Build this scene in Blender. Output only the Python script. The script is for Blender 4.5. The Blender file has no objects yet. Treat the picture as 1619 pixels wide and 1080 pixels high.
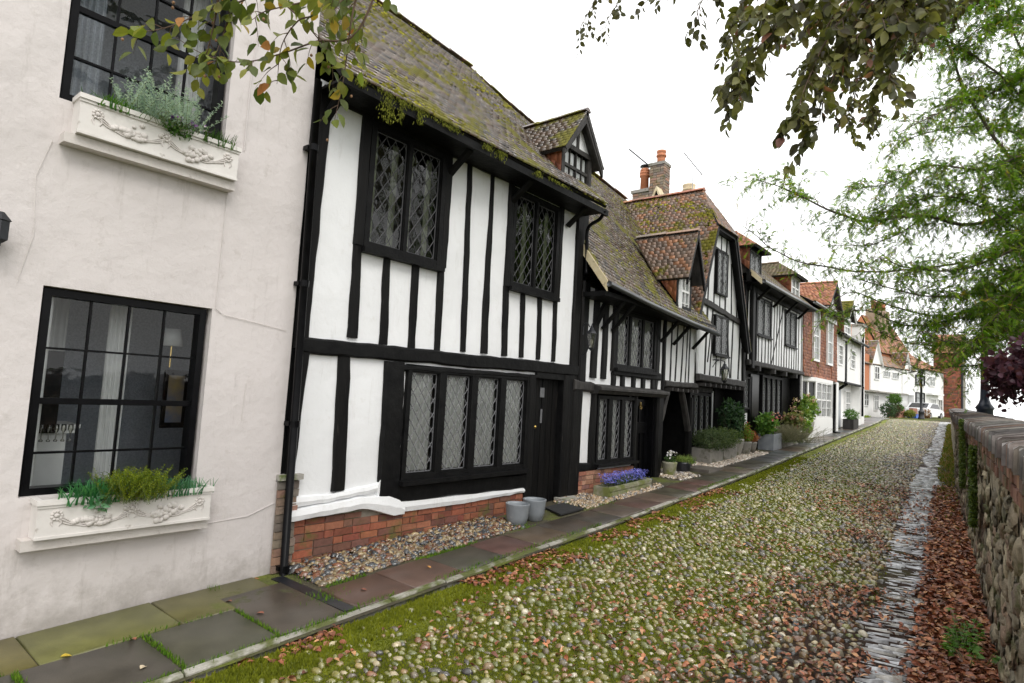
import bpy, math, random
import numpy as np
from mathutils import Vector, Matrix, noise as mnoise
R=math.radians
rnd=random.Random(7); rng=np.random.default_rng(7)
scene=bpy.context.scene; COL=scene.collection
# ------------------------------------------------------------ camera
# X runs across the street, Y along it, the eye is at the origin
def setup_camera():
    pitch,yaw,roll=0.0829,R(39.4),R(3.2)
    F=Vector((-math.sin(yaw)*math.cos(pitch),math.cos(yaw)*math.cos(pitch),math.sin(pitch)))
    r0=F.cross(Vector((0,0,1))).normalized(); u0=r0.cross(F)
    X=r0*math.cos(roll)+u0*math.sin(roll); U=u0*math.cos(roll)-r0*math.sin(roll)
    cd=bpy.data.cameras.new("Camera"); co=bpy.data.objects.new("Camera",cd); COL.objects.link(co)
    m=Matrix((X,U,-F)).transposed().to_4x4(); co.matrix_world=m
    cd.sensor_width=36; cd.lens=963/1619*36; cd.clip_start=.05; cd.clip_end=4000
    scene.camera=co
setup_camera()
# ------------------------------------------------------------ world and sun
SUN_EL,SUN_AZ=R(48),R(115)          # overcast: a wide weak sun, behind and right of the camera
w=bpy.data.worlds.new("World"); scene.world=w; w.use_nodes=True
nt=w.node_tree; bg=nt.nodes['Background']
sky=nt.nodes.new('ShaderNodeTexSky'); sky.sky_type='NISHITA'; sky.sun_disc=False
sky.sun_elevation=SUN_EL; sky.sun_rotation=SUN_AZ; sky.air_density=1.5; sky.dust_density=5
cl=nt.nodes.new('ShaderNodeTexNoise'); cl.inputs['Scale'].default_value=1.6; cl.inputs['Detail'].default_value=5
cr=nt.nodes.new('ShaderNodeMapRange'); cr.inputs[1].default_value=.3; cr.inputs[2].default_value=.7; cr.inputs[3].default_value=9.2; cr.inputs[4].default_value=11.5
tc=nt.nodes.new('ShaderNodeTexCoord'); nt.links.new(tc.outputs['Generated'],cl.inputs['Vector']); nt.links.new(cl.outputs['Fac'],cr.inputs[0])
cc=nt.nodes.new('ShaderNodeCombineColor')
for k in range(3): nt.links.new(cr.outputs[0],cc.inputs[k])
mx=nt.nodes.new('ShaderNodeMix'); mx.data_type='RGBA'; mx.inputs[0].default_value=.9
nt.links.new(sky.outputs[0],mx.inputs[6]); nt.links.new(cc.outputs[0],mx.inputs[7]); nt.links.new(mx.outputs[2],bg.inputs['Color'])
bg.inputs['Strength'].default_value=.125
sd=bpy.data.lights.new("Sun",'SUN'); sd.energy=1.0; sd.angle=R(25); sd.color=(1,.97,.92)
so=bpy.data.objects.new("Sun",sd); COL.objects.link(so)
sdir=Vector((math.sin(SUN_AZ)*math.cos(SUN_EL),math.cos(SUN_AZ)*math.cos(SUN_EL),math.sin(SUN_EL)))
so.rotation_euler=sdir.to_track_quat('Z','Y').to_euler()
vs=scene.view_settings; vs.view_transform='Standard'; vs.look='None'; vs.gamma=1; vs.exposure=.54; vs.use_curve_mapping=False
scene.cycles.use_denoising=True; scene.cycles.max_bounces=8; scene.cycles.transparent_max_bounces=16
scene.cycles.caustics_reflective=False; scene.cycles.caustics_refractive=False
# ------------------------------------------------------------ materials
MATS={}
def nodes(name):
    m=bpy.data.materials.new(name); m.use_nodes=True; n=m.node_tree
    return m,n,n.nodes['Principled BSDF']
def N(n,t,**k):
    x=n.nodes.new(t)
    for a,b in k.items():
        if a in('S','D','Ro','L'):
            x.inputs[{'S':'Scale','D':'Detail','Ro':'Roughness','L':'Distortion'}[a]].default_value=b
        else: setattr(x,a,b)
    return x
def objco(n,scale=None):
    tc=N(n,'ShaderNodeTexCoord')
    if scale is None: return tc.outputs['Object']
    mp=N(n,'ShaderNodeMapping'); mp.inputs['Scale'].default_value=scale
    n.links.new(tc.outputs['Object'],mp.inputs[0]); return mp.outputs[0]
def noise(n,co,s,d=4,r=.55):
    x=N(n,'ShaderNodeTexNoise',S=s,D=d,Ro=r); n.links.new(co,x.inputs['Vector']); return x.outputs['Fac']
def ramp(n,f,stops,interp='LINEAR'):
    x=N(n,'ShaderNodeValToRGB'); e=x.color_ramp; e.interpolation=interp
    while len(e.elements)<len(stops): e.elements.new(.5)
    for a,(p,c) in zip(e.elements,stops):
        a.position=p; a.color=(*c,1) if not isinstance(c,(int,float)) else (c,c,c,1)
    n.links.new(f,x.inputs[0]); return x.outputs[0]
def mix(n,f,a,b,mode='MIX'):
    x=N(n,'ShaderNodeMix',data_type='RGBA',blend_type=mode)
    for i,v in ((0,f),(6,a),(7,b)):
        if hasattr(v,'links'): n.links.new(v,x.inputs[i])
        elif i==0: x.inputs[0].default_value=v
        else: x.inputs[i].default_value=(*v,1)
    return x.outputs[2]
def bump(n,b,h,st,dist=.01,prev=None):
    x=N(n,'ShaderNodeBump'); x.inputs['Strength'].default_value=st; x.inputs['Distance'].default_value=dist
    n.links.new(h,x.inputs['Height'])
    if prev is not None: n.links.new(prev,x.inputs['Normal'])
    n.links.new(x.outputs[0],b.inputs['Normal']); return x.outputs[0]
def surf(name,c1,c2,scale=6,rough=.6,bs=.3,bscale=40,bd=.01,st=(1,1,1),spec=.5,spots=None,metal=0):
    """two-tone noisy surface with bump; spots=(colour,scale,lo,hi)"""
    m,n,b=nodes(name); co=objco(n,st)
    c=mix(n,ramp(n,noise(n,co,scale),[(.3,0),(.7,1)]),c1,c2)
    if spots: c=mix(n,ramp(n,noise(n,co,spots[1],6,.6),[(spots[2],0),(spots[3],1)]),c,spots[0])
    n.links.new(c,b.inputs['Base Color']); b.inputs['Roughness'].default_value=rough
    b.inputs['Specular IOR Level'].default_value=spec; b.inputs['Metallic'].default_value=metal
    if bs: bump(n,b,noise(n,co,bscale,5,.6),bs,bd)
    MATS[name]=m; return m
def attrmat(name,rough=.5,bs=.3,bscale=60,moss=None,spec=.5,vary=.25,vscale=30,bd=.005,transl=0):
    """base colour from the per-piece colour attribute, dirt noise, optional moss (colour a, colour b, scale, lo, hi)"""
    m,n,b=nodes(name); co=objco(n)
    at=N(n,'ShaderNodeAttribute',attribute_name='col'); c=at.outputs['Color']
    if vary:
        v=ramp(n,noise(n,co,vscale,5),[(.25,1-vary),(.75,1+vary)]); c=mix(n,1.0,c,v,'MULTIPLY')
    rr=None
    if moss:
        f=ramp(n,noise(n,co,moss[2],8,.7),[(moss[3],0),(moss[4],1)])
        mc=mix(n,noise(n,co,moss[2]*9,4),moss[0],moss[1]); c=mix(n,f,c,mc)
        rr=N(n,'ShaderNodeMapRange'); rr.inputs[3].default_value=rough; rr.inputs[4].default_value=.95
        n.links.new(f,rr.inputs[0]); n.links.new(rr.outputs[0],b.inputs['Roughness'])
    else: b.inputs['Roughness'].default_value=rough
    n.links.new(c,b.inputs['Base Color']); b.inputs['Specular IOR Level'].default_value=spec
    if bs: bump(n,b,noise(n,co,bscale,4),bs,bd)
    if transl:
        t=N(n,'ShaderNodeBsdfTranslucent'); n.links.new(mix(n,1.0,c,(1.3,1.35,.7),'MULTIPLY'),t.inputs[0])
        ms=N(n,'ShaderNodeMixShader'); ms.inputs[0].default_value=transl
        n.links.new(b.outputs[0],ms.inputs[1]); n.links.new(t.outputs[0],ms.inputs[2]); n.links.new(ms.outputs[0],n.nodes['Material Output'].inputs[0])
    MATS[name]=m; return m
def plaster(name,base,dirt,dcol,bs=.5):
    m,n,b=nodes(name); co=objco(n)
    c=mix(n,ramp(n,noise(n,co,1.6,5),[(.3,0),(.75,1)]),base,tuple(x*.93 for x in base))
    d=ramp(n,noise(n,co,5.5,9,.75),[(.57,0),(.78,dirt)]); c=mix(n,d,c,dcol)
    d2=ramp(n,noise(n,objco(n,(1,1,.16)),8,9,.75),[(.56,0),(.80,dirt*.9)]); c=mix(n,d2,c,tuple(x*.75 for x in dcol))
    # splashed dirt near the pavement keeps to a band with a ragged edge
    sx=N(n,'ShaderNodeSeparateXYZ'); g=N(n,'ShaderNodeNewGeometry'); n.links.new(g.outputs['Position'],sx.inputs[0])
    ad=N(n,'ShaderNodeMath',operation='MULTIPLY_ADD'); n.links.new(noise(n,co,6,7,.7),ad.inputs[0]); ad.inputs[1].default_value=.9; n.links.new(sx.outputs[2],ad.inputs[2])
    f=ramp(n,ad.outputs[0],[(0,0),(1,0)])
    mr=N(n,'ShaderNodeMapRange'); mr.inputs[1].default_value=-1.42; mr.inputs[2].default_value=-1.05; mr.inputs[3].default_value=.55; mr.inputs[4].default_value=0
    n.links.new(ad.outputs[0],mr.inputs[0]); c=mix(n,mr.outputs[0],c,tuple(x*.6 for x in dcol))
    n.links.new(c,b.inputs['Base Color']); b.inputs['Roughness'].default_value=.75; b.inputs['Specular IOR Level'].default_value=.3
    p=bump(n,b,noise(n,co,7,3),bs*.7,.05); bump(n,b,noise(n,objco(n,(1,1,1.6)),85,5,.65),bs*1.1,.006,p)
    MATS[name]=m; return m
def glassmat(name,cell=None,tint=(.85,.9,.9),wob=.2,rough=.02,refl=1.0):
    """window glass: clear with a Fresnel mirror; leaded panes tilt each quarry a little"""
    m,n,b=nodes(name); n.nodes.remove(b); out=n.nodes['Material Output']
    tr=N(n,'ShaderNodeBsdfTransparent'); tr.inputs[0].default_value=(*tint,1)
    gl=N(n,'ShaderNodeBsdfGlossy'); gl.inputs['Roughness'].default_value=rough
    fr=N(n,'ShaderNodeFresnel'); fr.inputs[0].default_value=1.6
    mu=N(n,'ShaderNodeMath',operation='MULTIPLY',use_clamp=True); mu.inputs[1].default_value=1.5*refl; n.links.new(fr.outputs[0],mu.inputs[0])
    ms=N(n,'ShaderNodeMixShader'); n.links.new(mu.outputs[0],ms.inputs[0]); n.links.new(tr.outputs[0],ms.inputs[1]); n.links.new(gl.outputs[0],ms.inputs[2])
    n.links.new(ms.outputs[0],out.inputs[0])
    co=objco(n)
    bp=N(n,'ShaderNodeBump'); bp.inputs['Strength'].default_value=wob; bp.inputs['Distance'].default_value=.02
    n.links.new(noise(n,co,6,2),bp.inputs['Height'])
    nm=bp.outputs[0]
    if cell:
        at=N(n,'ShaderNodeAttribute',attribute_name='col')  # each quarry carries its own random tilt
        sb=N(n,'ShaderNodeVectorMath',operation='SUBTRACT'); sb.inputs[1].default_value=(.5,.5,.5); n.links.new(at.outputs['Vector'],sb.inputs[0])
        sc=N(n,'ShaderNodeVectorMath',operation='SCALE'); sc.inputs[3].default_value=cell; n.links.new(sb.outputs[0],sc.inputs[0])
        ad=N(n,'ShaderNodeVectorMath',operation='ADD'); n.links.new(nm,ad.inputs[0]); n.links.new(sc.outputs[0],ad.inputs[1])
        nn=N(n,'ShaderNodeVectorMath',operation='NORMALIZE'); n.links.new(ad.outputs[0],nn.inputs[0]); nm=nn.outputs[0]
    n.links.new(nm,gl.inputs['Normal']); n.links.new(nm,fr.inputs['Normal'])
    MATS[name]=m; return m
plaster('plaster_pink',(.63,.588,.575),.6,(.36,.32,.28),.32)
plaster('plaster_white',(.80,.81,.82),.5,(.55,.53,.48),.22)
plaster('plaster_far',(.84,.84,.83),.22,(.6,.58,.52),.3)
surf('timber',(.0035,.0035,.004),(.009,.009,.009),7,.55,.8,14,.010,(1,1,1),.13)
surf('timber_v',(.003,.003,.0035),(.010,.0095,.009),9,.55,.9,30,.008,(1,1,.12),.13,((.05,.044,.038),22,.64,.80))
surf('timber_grey',(.012,.011,.011),(.050,.046,.043),9,.7,1.0,25,.01,(1,1,.3),.4)
surf('black_paint',(.002,.002,.0025),(.005,.005,.006),10,.3,.2,50,.003,spec=.11)
surf('lead_dark',(.05,.053,.056),(.10,.10,.105),20,.6,.2,60,.002,spec=.3)
surf('room_shade_paint',(.02,.02,.022),(.035,.033,.03),3,.9,0)  # near-black colour carries the shade of unlit rooms behind the windows
surf('wallpaper',(.30,.33,.38),(.50,.53,.58),60,.8,.6,90,.01)
surf('curtain_grey',(.62,.63,.63),(.80,.80,.79),5,.9,.3,30)
surf('curtain_olive',(.20,.21,.15),(.34,.35,.25),8,.9,.3,30)
surf('white_gloss',(.72,.72,.71),(.82,.82,.81),6,.35,.2,30,.004,spots=((.5,.48,.42),9,.64,.8))
surf('lead',(.10,.105,.11),(.17,.17,.18),20,.6,.2,60,.002,spec=.3)
surf('lead_light',(.22,.23,.24),(.34,.35,.36),20,.5,.2,60,.002)
surf('stucco_relief',(.64,.60,.57),(.58,.54,.51),9,.6,.5,40,.01,spots=((.3,.27,.24),12,.62,.75))
surf('mortar',(.20,.18,.15),(.32,.29,.24),8,.95,.6,60,.01,spots=((.08,.11,.03),4,.52,.66))
surf('stone',(.30,.29,.26),(.42,.40,.36),5,.8,.6,40,.01,spots=((.12,.15,.05),5,.52,.66))
surf('concrete',(.22,.21,.19),(.34,.32,.29),6,.85,.6,40,.01,spots=((.10,.10,.06),6,.52,.66))
surf('kerb_stone',(.24,.23,.19),(.50,.48,.43),2.2,.5,.6,40,.008,spots=((.10,.115,.03),2.6,.46,.54))
surf('soil',(.035,.025,.018),(.06,.045,.03),20,.95,.8,60,.02)
surf('terracotta',(.42,.15,.07),(.5,.2,.1),8,.75,.3,40,.005)
surf('buff_clay',(.60,.48,.30),(.68,.56,.38),8,.7,.3,40,.005)
surf('grey_glaze',(.20,.22,.24),(.27,.29,.31),6,.3,.15,30,.004,spots=((.35,.36,.36),14,.62,.7))
surf('rubber',(.012,.012,.013),(.03,.03,.03),60,.85,.9,120,.006)
surf('brass',(.6,.42,.12),(.7,.5,.2),5,.25,0,metal=1)
surf('iron',(.010,.011,.014),(.02,.022,.028),10,.35,.4,60,.003)
surf('iron_blue',(.012,.016,.03),(.02,.026,.045),10,.3,.4,60,.003)
surf('alu',(.3,.3,.31),(.4,.4,.4),5,.4,0,metal=.8)
surf('cream_board',(.55,.45,.26),(.62,.55,.38),8,.6,.3,30,spots=((.2,.15,.08),10,.55,.7))
surf('leadflash',(.22,.24,.27),(.33,.35,.38),5,.45,.3,20)
surf('bark',(.05,.04,.03),(.11,.09,.065),12,.9,1.0,40,.01,(1,1,.3))
surf('twig',(.10,.06,.04),(.17,.11,.08),20,.8,.6,80,.003)
surf('ground_far',(.06,.09,.03),(.10,.10,.05),.3,.95,.5,3,.05)
surf('road_base',(.05,.045,.03),(.09,.10,.035),2,.9,1,20,.03)
surf('blue_plastic',(.02,.10,.5),(.03,.13,.6),5,.4,0)
surf('orange_clay',(.62,.16,.05),(.7,.22,.08),5,.6,.2,30)
surf('car_white',(.75,.76,.77),(.78,.79,.8),3,.2,0)
surf('car_glass',(.01,.012,.014),(.02,.02,.022),3,.08,0)
surf('pic',(.02,.10,.28),(.45,.33,.14),4,.5,0)
surf('lamp_glow',(.75,.72,.62),(.8,.77,.68),5,.4,0)
glassmat('lead_glass',.10,(.92,.94,.92),.10,.03,.55)
glassmat('lead_glass_up',.10,(.8,.84,.8),.12,.04,.6)
glassmat('plain_glass',None,(.95,.97,.97),.08,.01,.45)
glassmat('lamp_glass',None,(.8,.8,.75),.2,.15,1.2)
MOSS=((.095,.098,.012),(.24,.215,.028))
attrmat('tile_wet',.26,.15,45,(MOSS[0],MOSS[1],2.4,.51,.57),.9,.35,14,.003)
attrmat('tile_red',.5,.2,45,(MOSS[0],MOSS[1],1.4,.53,.58),.4,.22,8,.003)
attrmat('tile_hung',.55,.5,45,None,.5,.25,9,.005)
attrmat('brick',.75,.8,60,((.07,.08,.02),(.16,.14,.04),3.2,.55,.68),.4,.25,25,.006)
attrmat('brick_clean',.8,.6,60,None,.4,.25,25,.006)
attrmat('cobble',.18,.5,60,None,1.0,.35,38,.004)
attrmat('sett',.16,.4,50,None,1.0,.3,30,.004)
attrmat('slab',.36,.5,120,((.05,.075,.012),(.12,.14,.02),2.0,.60,.72),.5,.28,5,.003)
attrmat('groundcol',.85,1.0,70,None,.3,.35,40,.02)
attrmat('rubble',.85,1.0,26,((.055,.065,.025),(.13,.13,.06),3.2,.50,.64),.3,.5,9,.018)
attrmat('coping',.45,.4,40,((.10,.11,.05),(.2,.2,.1),3,.62,.75),.5,.3,20,.006)
attrmat('leaf',.45,.2,60,None,.4,.15,40,.002,.42)
attrmat('leaf_fine',.5,0,60,None,.3,0,40,.002,.5)
attrmat('litter',.45,.3,60,None,.5,.3,60,.003)
attrmat('mosstuft',.95,.3,60,None,.1,.2,30,.003,.2)
attrmat('petal',.6,0,60,None,.3,0,40,.002,.3)
# ------------------------------------------------------------ object helpers
ORG={}
def tag(o,label=None,cat=None,group=None,kind=None):
    if label: o['label']=label
    if cat: o['category']=cat
    if group: o['group']=group
    if kind: o['kind']=kind
    return o
def thing(name,label,cat,loc=(0,0,0),group=None):
    o=bpy.data.objects.new(name,None); COL.objects.link(o); o.location=loc; o.empty_display_size=.2
    ORG[o]=Vector(loc); return tag(o,label,cat,group)
def link(name,me,mat,parent):
    o=bpy.data.objects.new(name,me); COL.objects.link(o)
    if mat: me.materials.append(MATS[mat])
    if parent: 
        o.parent=parent; ORG[o]=ORG.get(parent,Vector((0,0,0)))
    else: ORG[o]=Vector((0,0,0))
    return o
class MB:
    def __init__(s): s.v=[]; s.f=[]; s.c=[]
    def add(s,vs,fs,col=None):
        b=len(s.v); s.v+= [tuple(x) for x in vs]; s.f+=[tuple(b+i for i in f) for f in fs]
        if col is not None: s.c+=[col]*len(vs)
    def build(s,name,mat,parent=None,smooth=False,loc=None):
        """loc: give a top-level mesh its own origin there"""
        me=bpy.data.meshes.new(name); o0=ORG.get(parent,Vector((0,0,0))) if parent else Vector(loc or (0,0,0))
        me.from_pydata([(x-o0[0],y-o0[1],z-o0[2]) for x,y,z in s.v],[],s.f)
        if s.c and len(s.c)==len(s.v):
            a=me.color_attributes.new('col','FLOAT_COLOR','POINT')
            a.data.foreach_set('color',np.array([(*c,1) for c in s.c],dtype=np.float32).ravel())
        if smooth: me.shade_smooth()
        me.update(); o=link(name,me,mat,parent)
        if not parent and loc: o.location=loc; ORG[o]=Vector(loc)
        return o
def bulk(name,V,faces,cols,mat,parent=None,smooth=True,loc=None):
    """V (N,m,3) world coordinates; faces: template of index tuples; cols (N,3) or (N,m,3)"""
    o0=np.array(ORG.get(parent,Vector((0,0,0))) if parent else (loc or (0,0,0)),float)
    Nn,m=V.shape[:2]; me=bpy.data.meshes.new(name)
    lt=np.array([len(f) for f in faces]); li=np.array([i for f in faces for i in f])
    L=(li[None,:]+(np.arange(Nn)*m)[:,None]).ravel(); tot=np.tile(lt,Nn)
    me.vertices.add(Nn*m); me.vertices.foreach_set('co',(V-o0).astype(np.float32).ravel())
    me.loops.add(len(L)); me.loops.foreach_set('vertex_index',L.astype(np.int32))
    me.polygons.add(len(tot)); st=np.concatenate([[0],np.cumsum(tot)[:-1]])
    me.polygons.foreach_set('loop_start',st.astype(np.int32)); me.polygons.foreach_set('loop_total',tot.astype(np.int32))
    if smooth: me.polygons.foreach_set('use_smooth',np.ones(len(tot),bool))
    me.update(calc_edges=True); me.validate()
    if cols is not None:
        if cols.ndim==2: cols=np.repeat(cols[:,None,:],m,1)
        a=me.color_attributes.new('col','FLOAT_COLOR','POINT')
        c4=np.concatenate([cols.reshape(-1,3),np.ones((Nn*m,1))],1).astype(np.float32)
        a.data.foreach_set('color',c4.ravel())
    o=link(name,me,mat,parent)
    if not parent and loc: o.location=loc; ORG[o]=Vector(loc)
    return o
class Fr:
    """a vertical plane: a runs along it, d out of it"""
    def __init__(s,o,u,n): s.o=Vector(o); s.u=Vector(u).normalized(); s.n=Vector(n).normalized()
    def p(s,a,z,d=0): return s.o+s.u*a+s.n*d+Vector((0,0,z))
def facade(x): return Fr((x,0,0),(0,1,0),(1,0,0))
BOXF=[(0,1,2,3),(7,6,5,4),(0,4,5,1),(1,5,6,2),(2,6,7,3),(3,7,4,0)]
def fbox(mb,fr,a0,a1,z0,z1,d0,d1,col=None):
    mb.add([fr.p(a,z,d) for d in(d1,d0) for a,z in((a0,z0),(a1,z0),(a1,z1),(a0,z1))],BOXF,col)
def wbox(mb,x0,x1,y0,y1,z0,z1,col=None):
    mb.add([(x,y,z) for z in(z1,z0) for x,y in((x0,y0),(x1,y0),(x1,y1),(x0,y1))],BOXF,col)
def prism(mb,fr,pts,d0,d1,col=None):
    k=len(pts); vs=[fr.p(a,z,d1) for a,z in pts]+[fr.p(a,z,d0) for a,z in pts]
    mb.add(vs,[tuple(range(k)),tuple(range(2*k-1,k-1,-1))]+[(i,(i+1)%k,k+(i+1)%k,k+i)[::-1] for i in range(k)],col)
def tube(mb,pts,rad,seg=6,col=None,cap=True):
    pts=[Vector(p) for p in pts]; k=len(pts); rad=rad if hasattr(rad,'__len__') else [rad]*k
    vs=[]; up=Vector((.3,.2,1)).normalized()
    for i,p in enumerate(pts):
        t=(pts[min(i+1,k-1)]-pts[max(i-1,0)])
        t=t.normalized() if t.length>1e-9 else Vector((0,0,1))
        a=t.cross(up); a=a.normalized() if a.length>1e-3 else Vector((1,0,0)); b=t.cross(a)
        for j in range(seg):
            th=2*math.pi*j/seg; vs.append(p+(a*math.cos(th)+b*math.sin(th))*rad[i])
    fs=[(i*seg+j,i*seg+(j+1)%seg,(i+1)*seg+(j+1)%seg,(i+1)*seg+j) for i in range(k-1) for j in range(seg)]
    if cap: fs+=[tuple(range(seg)),tuple(range(k*seg-1,(k-1)*seg-1,-1))]
    mb.add(vs,fs,col)
def lathe(mb,c,prof,seg=20,col=None,sx=1,sy=1):
    vs=[]
    for r,z in prof:
        for j in range(seg):
            th=2*math.pi*j/seg; vs.append((c[0]+sx*r*math.cos(th),c[1]+sy*r*math.sin(th),c[2]+z))
    k=len(prof)
    fs=[(i*seg+j,i*seg+(j+1)%seg,(i+1)*seg+(j+1)%seg,(i+1)*seg+j) for i in range(k-1) for j in range(seg)]
    fs+=[tuple(range(seg-1,-1,-1)),tuple(range((k-1)*seg,k*seg))]
    mb.add(vs,fs,col)
def catmull(pts,n=5):
    pts=[Vector(p) for p in pts]; P=[2*pts[0]-pts[1]]+pts+[2*pts[-1]-pts[-2]]; out=[]
    for i in range(1,len(P)-2):
        a,b,c,d=P[i-1:i+3]
        for k in range(n):
            t=k/n; out.append(.5*((2*b)+(c-a)*t+(2*a-5*b+4*c-d)*t*t+(3*b-a-3*c+d)*t**3))
    out.append(pts[-1]); return out
def lattice(n,seed):
    g=np.random.default_rng(seed).random((n,n))
    def f(x,y):
        x=np.asarray(x,float); y=np.asarray(y,float); xi=np.floor(x).astype(int); yi=np.floor(y).astype(int)
        fx=x-xi; fy=y-yi; fx=fx*fx*(3-2*fx); fy=fy*fy*(3-2*fy); a=lambda i,j:g[i%n,j%n]
        return (a(xi,yi)*(1-fx)+a(xi+1,yi)*fx)*(1-fy)+(a(xi,yi+1)*(1-fx)+a(xi+1,yi+1)*fx)*fy
    return f
_l=lattice(64,3)
def fbm(x,y,s=1,seed=0):
    x=np.asarray(x,float)*s+seed*7.3; y=np.asarray(y,float)*s+seed*3.1
    return (_l(x,y)+.5*_l(x*2.1,y*2.1)+.25*_l(x*4.3,y*4.3)+.12*_l(x*8.7,y*8.7))/1.87
def jitcol(c,k=.15):
    f=1+rnd.uniform(-k,k); return tuple(max(0,x*f*(1+rnd.uniform(-.06,.06))) for x in c)
# ------------------------------------------------------------ building kit
def timber(fr,a0,z0,a1,z1,w0,w1,parent,d=.0,t=.03,name='stud',mat='timber_v',wob=.010):
    """hand-hewn timber along its centre line with a wavering edge; front face at d+t"""
    L=math.hypot(a1-a0,z1-z0); n=max(3,int(L/.11)); ux,uz=(a1-a0)/L,(z1-z0)/L; nx,nz=-uz,ux
    vs=[]; off=0; s=rnd.uniform(0,100)
    for i in range(n+1):
        k=i/n; w=w0+(w1-w0)*k
        c=(mnoise.noise(Vector((s,k*L*1.5,0))))*wob*1.5*math.sin(math.pi*min(1,max(0,k)))
        l=w/2+mnoise.noise(Vector((s+5,k*L*4,0)))*wob; r=w/2+mnoise.noise(Vector((s+9,k*L*4,0)))*wob
        ca,cz=a0+(a1-a0)*k+nx*c,z0+(z1-z0)*k+nz*c; b=t*.35
        tt=t+mnoise.noise(Vector((s+13,k*L*3,0)))*wob*.5
        for q,dd in((-r,-.02),(-r,tt-b),(-r+b,tt),(l-b,tt),(l,tt-b),(l,-.02)):
            vs.append(fr.p(ca+nx*q,cz+nz*q,d+dd))
    fs=[(i*6+j,i*6+j+1,i*6+7+j,i*6+6+j) for i in range(n) for j in range(5)]
    fs+=[tuple(range(6))[::-1],tuple(range(n*6,n*6+6))]
    mb=MB(); mb.add(vs,fs); return mb.build(name,mat,parent)
def holed_wall(fr,a0,a1,z0,z1,holes,mat,parent,name='wall',thick=.12,d=0,rough=.0):
    """a wall front with openings and their reveals, subdivided so it can waver"""
    A=sorted({a0,a1,*[h[0] for h in holes],*[h[1] for h in holes]}); Z=sorted({z0,z1,*[h[2] for h in holes],*[h[3] for h in holes]})
    def fill(L,step):
        o=[]
        for p,q in zip(L,L[1:]):
            k=max(1,int((q-p)/step)); o+=[p+(q-p)*i/k for i in range(k)]
        return o+[L[-1]]
    A=fill(A,.25); Z=fill(Z,.25); mb=MB(); idx={}
    def V(a,z):
        k=(a,z)
        if k not in idx:
            e=any(abs(a-x)<1e-6 for h in holes for x in h[:2]) or any(abs(z-x)<1e-6 for h in holes for x in h[2:])
            w=0 if e else rough*mnoise.noise(Vector((a*1.3,z*1.3,3)))
            idx[k]=len(mb.v); mb.v.append(tuple(fr.p(a,z,d+w)))
        return idx[k]
    for p,q in zip(A,A[1:]):
        for r,s in zip(Z,Z[1:]):
            ca,cz=(p+q)/2,(r+s)/2
            if any(h[0]<ca<h[1] and h[2]<cz<h[3] for h in holes): continue
            mb.f.append((V(p,r),V(q,r),V(q,s),V(p,s)))
    for h in holes:
        c=[(h[0],h[2]),(h[1],h[2]),(h[1],h[3]),(h[0],h[3])]
        for i in range(4):
            (p,r),(q,s)=c[i],c[(i+1)%4]
            mb.add([fr.p(p,r,d),fr.p(q,s,d),fr.p(q,s,d-thick),fr.p(p,r,d-thick)],[(0,1,2,3)])
    return mb.build(name,mat,parent)
def curtain(fr,a0,a1,z0,z1,d,mat,parent,folds=10,amp=.02,name='curtain'):
    mb=MB(); n=folds*6; vs=[]
    s=rnd.uniform(0,50)
    for i in range(n+1):
        k=i/n; a=a0+(a1-a0)*k; dd=math.sin(k*folds*2*math.pi+2*mnoise.noise(Vector((s,k*4,0))))*amp
        for z,m in((z0,1.2),((z0+z1)/2,1),(z1,.7)): vs.append(fr.p(a,z,d+dd*m))
    mb.add(vs,[(i*3+j,i*3+3+j,i*3+4+j,i*3+1+j) for i in range(n) for j in range(2)])
    return mb.build(name,mat,parent,True)
def room(fr,a0,a1,z0,z1,d0,dep,parent,mat='room_shade_paint'):
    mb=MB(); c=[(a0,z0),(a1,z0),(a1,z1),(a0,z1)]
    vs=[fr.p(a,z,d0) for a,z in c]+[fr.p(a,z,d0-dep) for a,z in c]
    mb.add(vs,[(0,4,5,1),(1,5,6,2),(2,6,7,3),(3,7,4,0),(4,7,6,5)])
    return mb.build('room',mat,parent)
def clipseg(x0,y0,x1,y1,A0,A1,Z0,Z1):
    t0,t1=0,1; dx,dy=x1-x0,y1-y0
    for p,q in((-dx,x0-A0),(dx,A1-x0),(-dy,y0-Z0),(dy,Z1-y0)):
        if abs(p)<1e-12:
            if q<0: return None
        else:
            r=q/p
            if p<0: t0=max(t0,r)
            else: t1=min(t1,r)
    if t0>=t1-1e-6: return None
    return x0+dx*t0,y0+dy*t0,x0+dx*t1,y0+dy*t1
def clippoly(poly,A0,A1,Z0,Z1):
    for ax,lim,sg in((0,A0,1),(0,A1,-1),(1,Z0,1),(1,Z1,-1)):
        out=[]
        for i in range(len(poly)):
            p,q=poly[i],poly[(i+1)%len(poly)]; fp,fq=(p[ax]-lim)*sg,(q[ax]-lim)*sg
            if fp>=0: out.append(p)
            if (fp>0)!=(fq>0) and abs(fp-fq)>1e-12:
                t=fp/(fp-fq); out.append((p[0]+(q[0]-p[0])*t,p[1]+(q[1]-p[1])*t))
        poly=out
        if len(poly)<3: return []
    return poly
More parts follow.
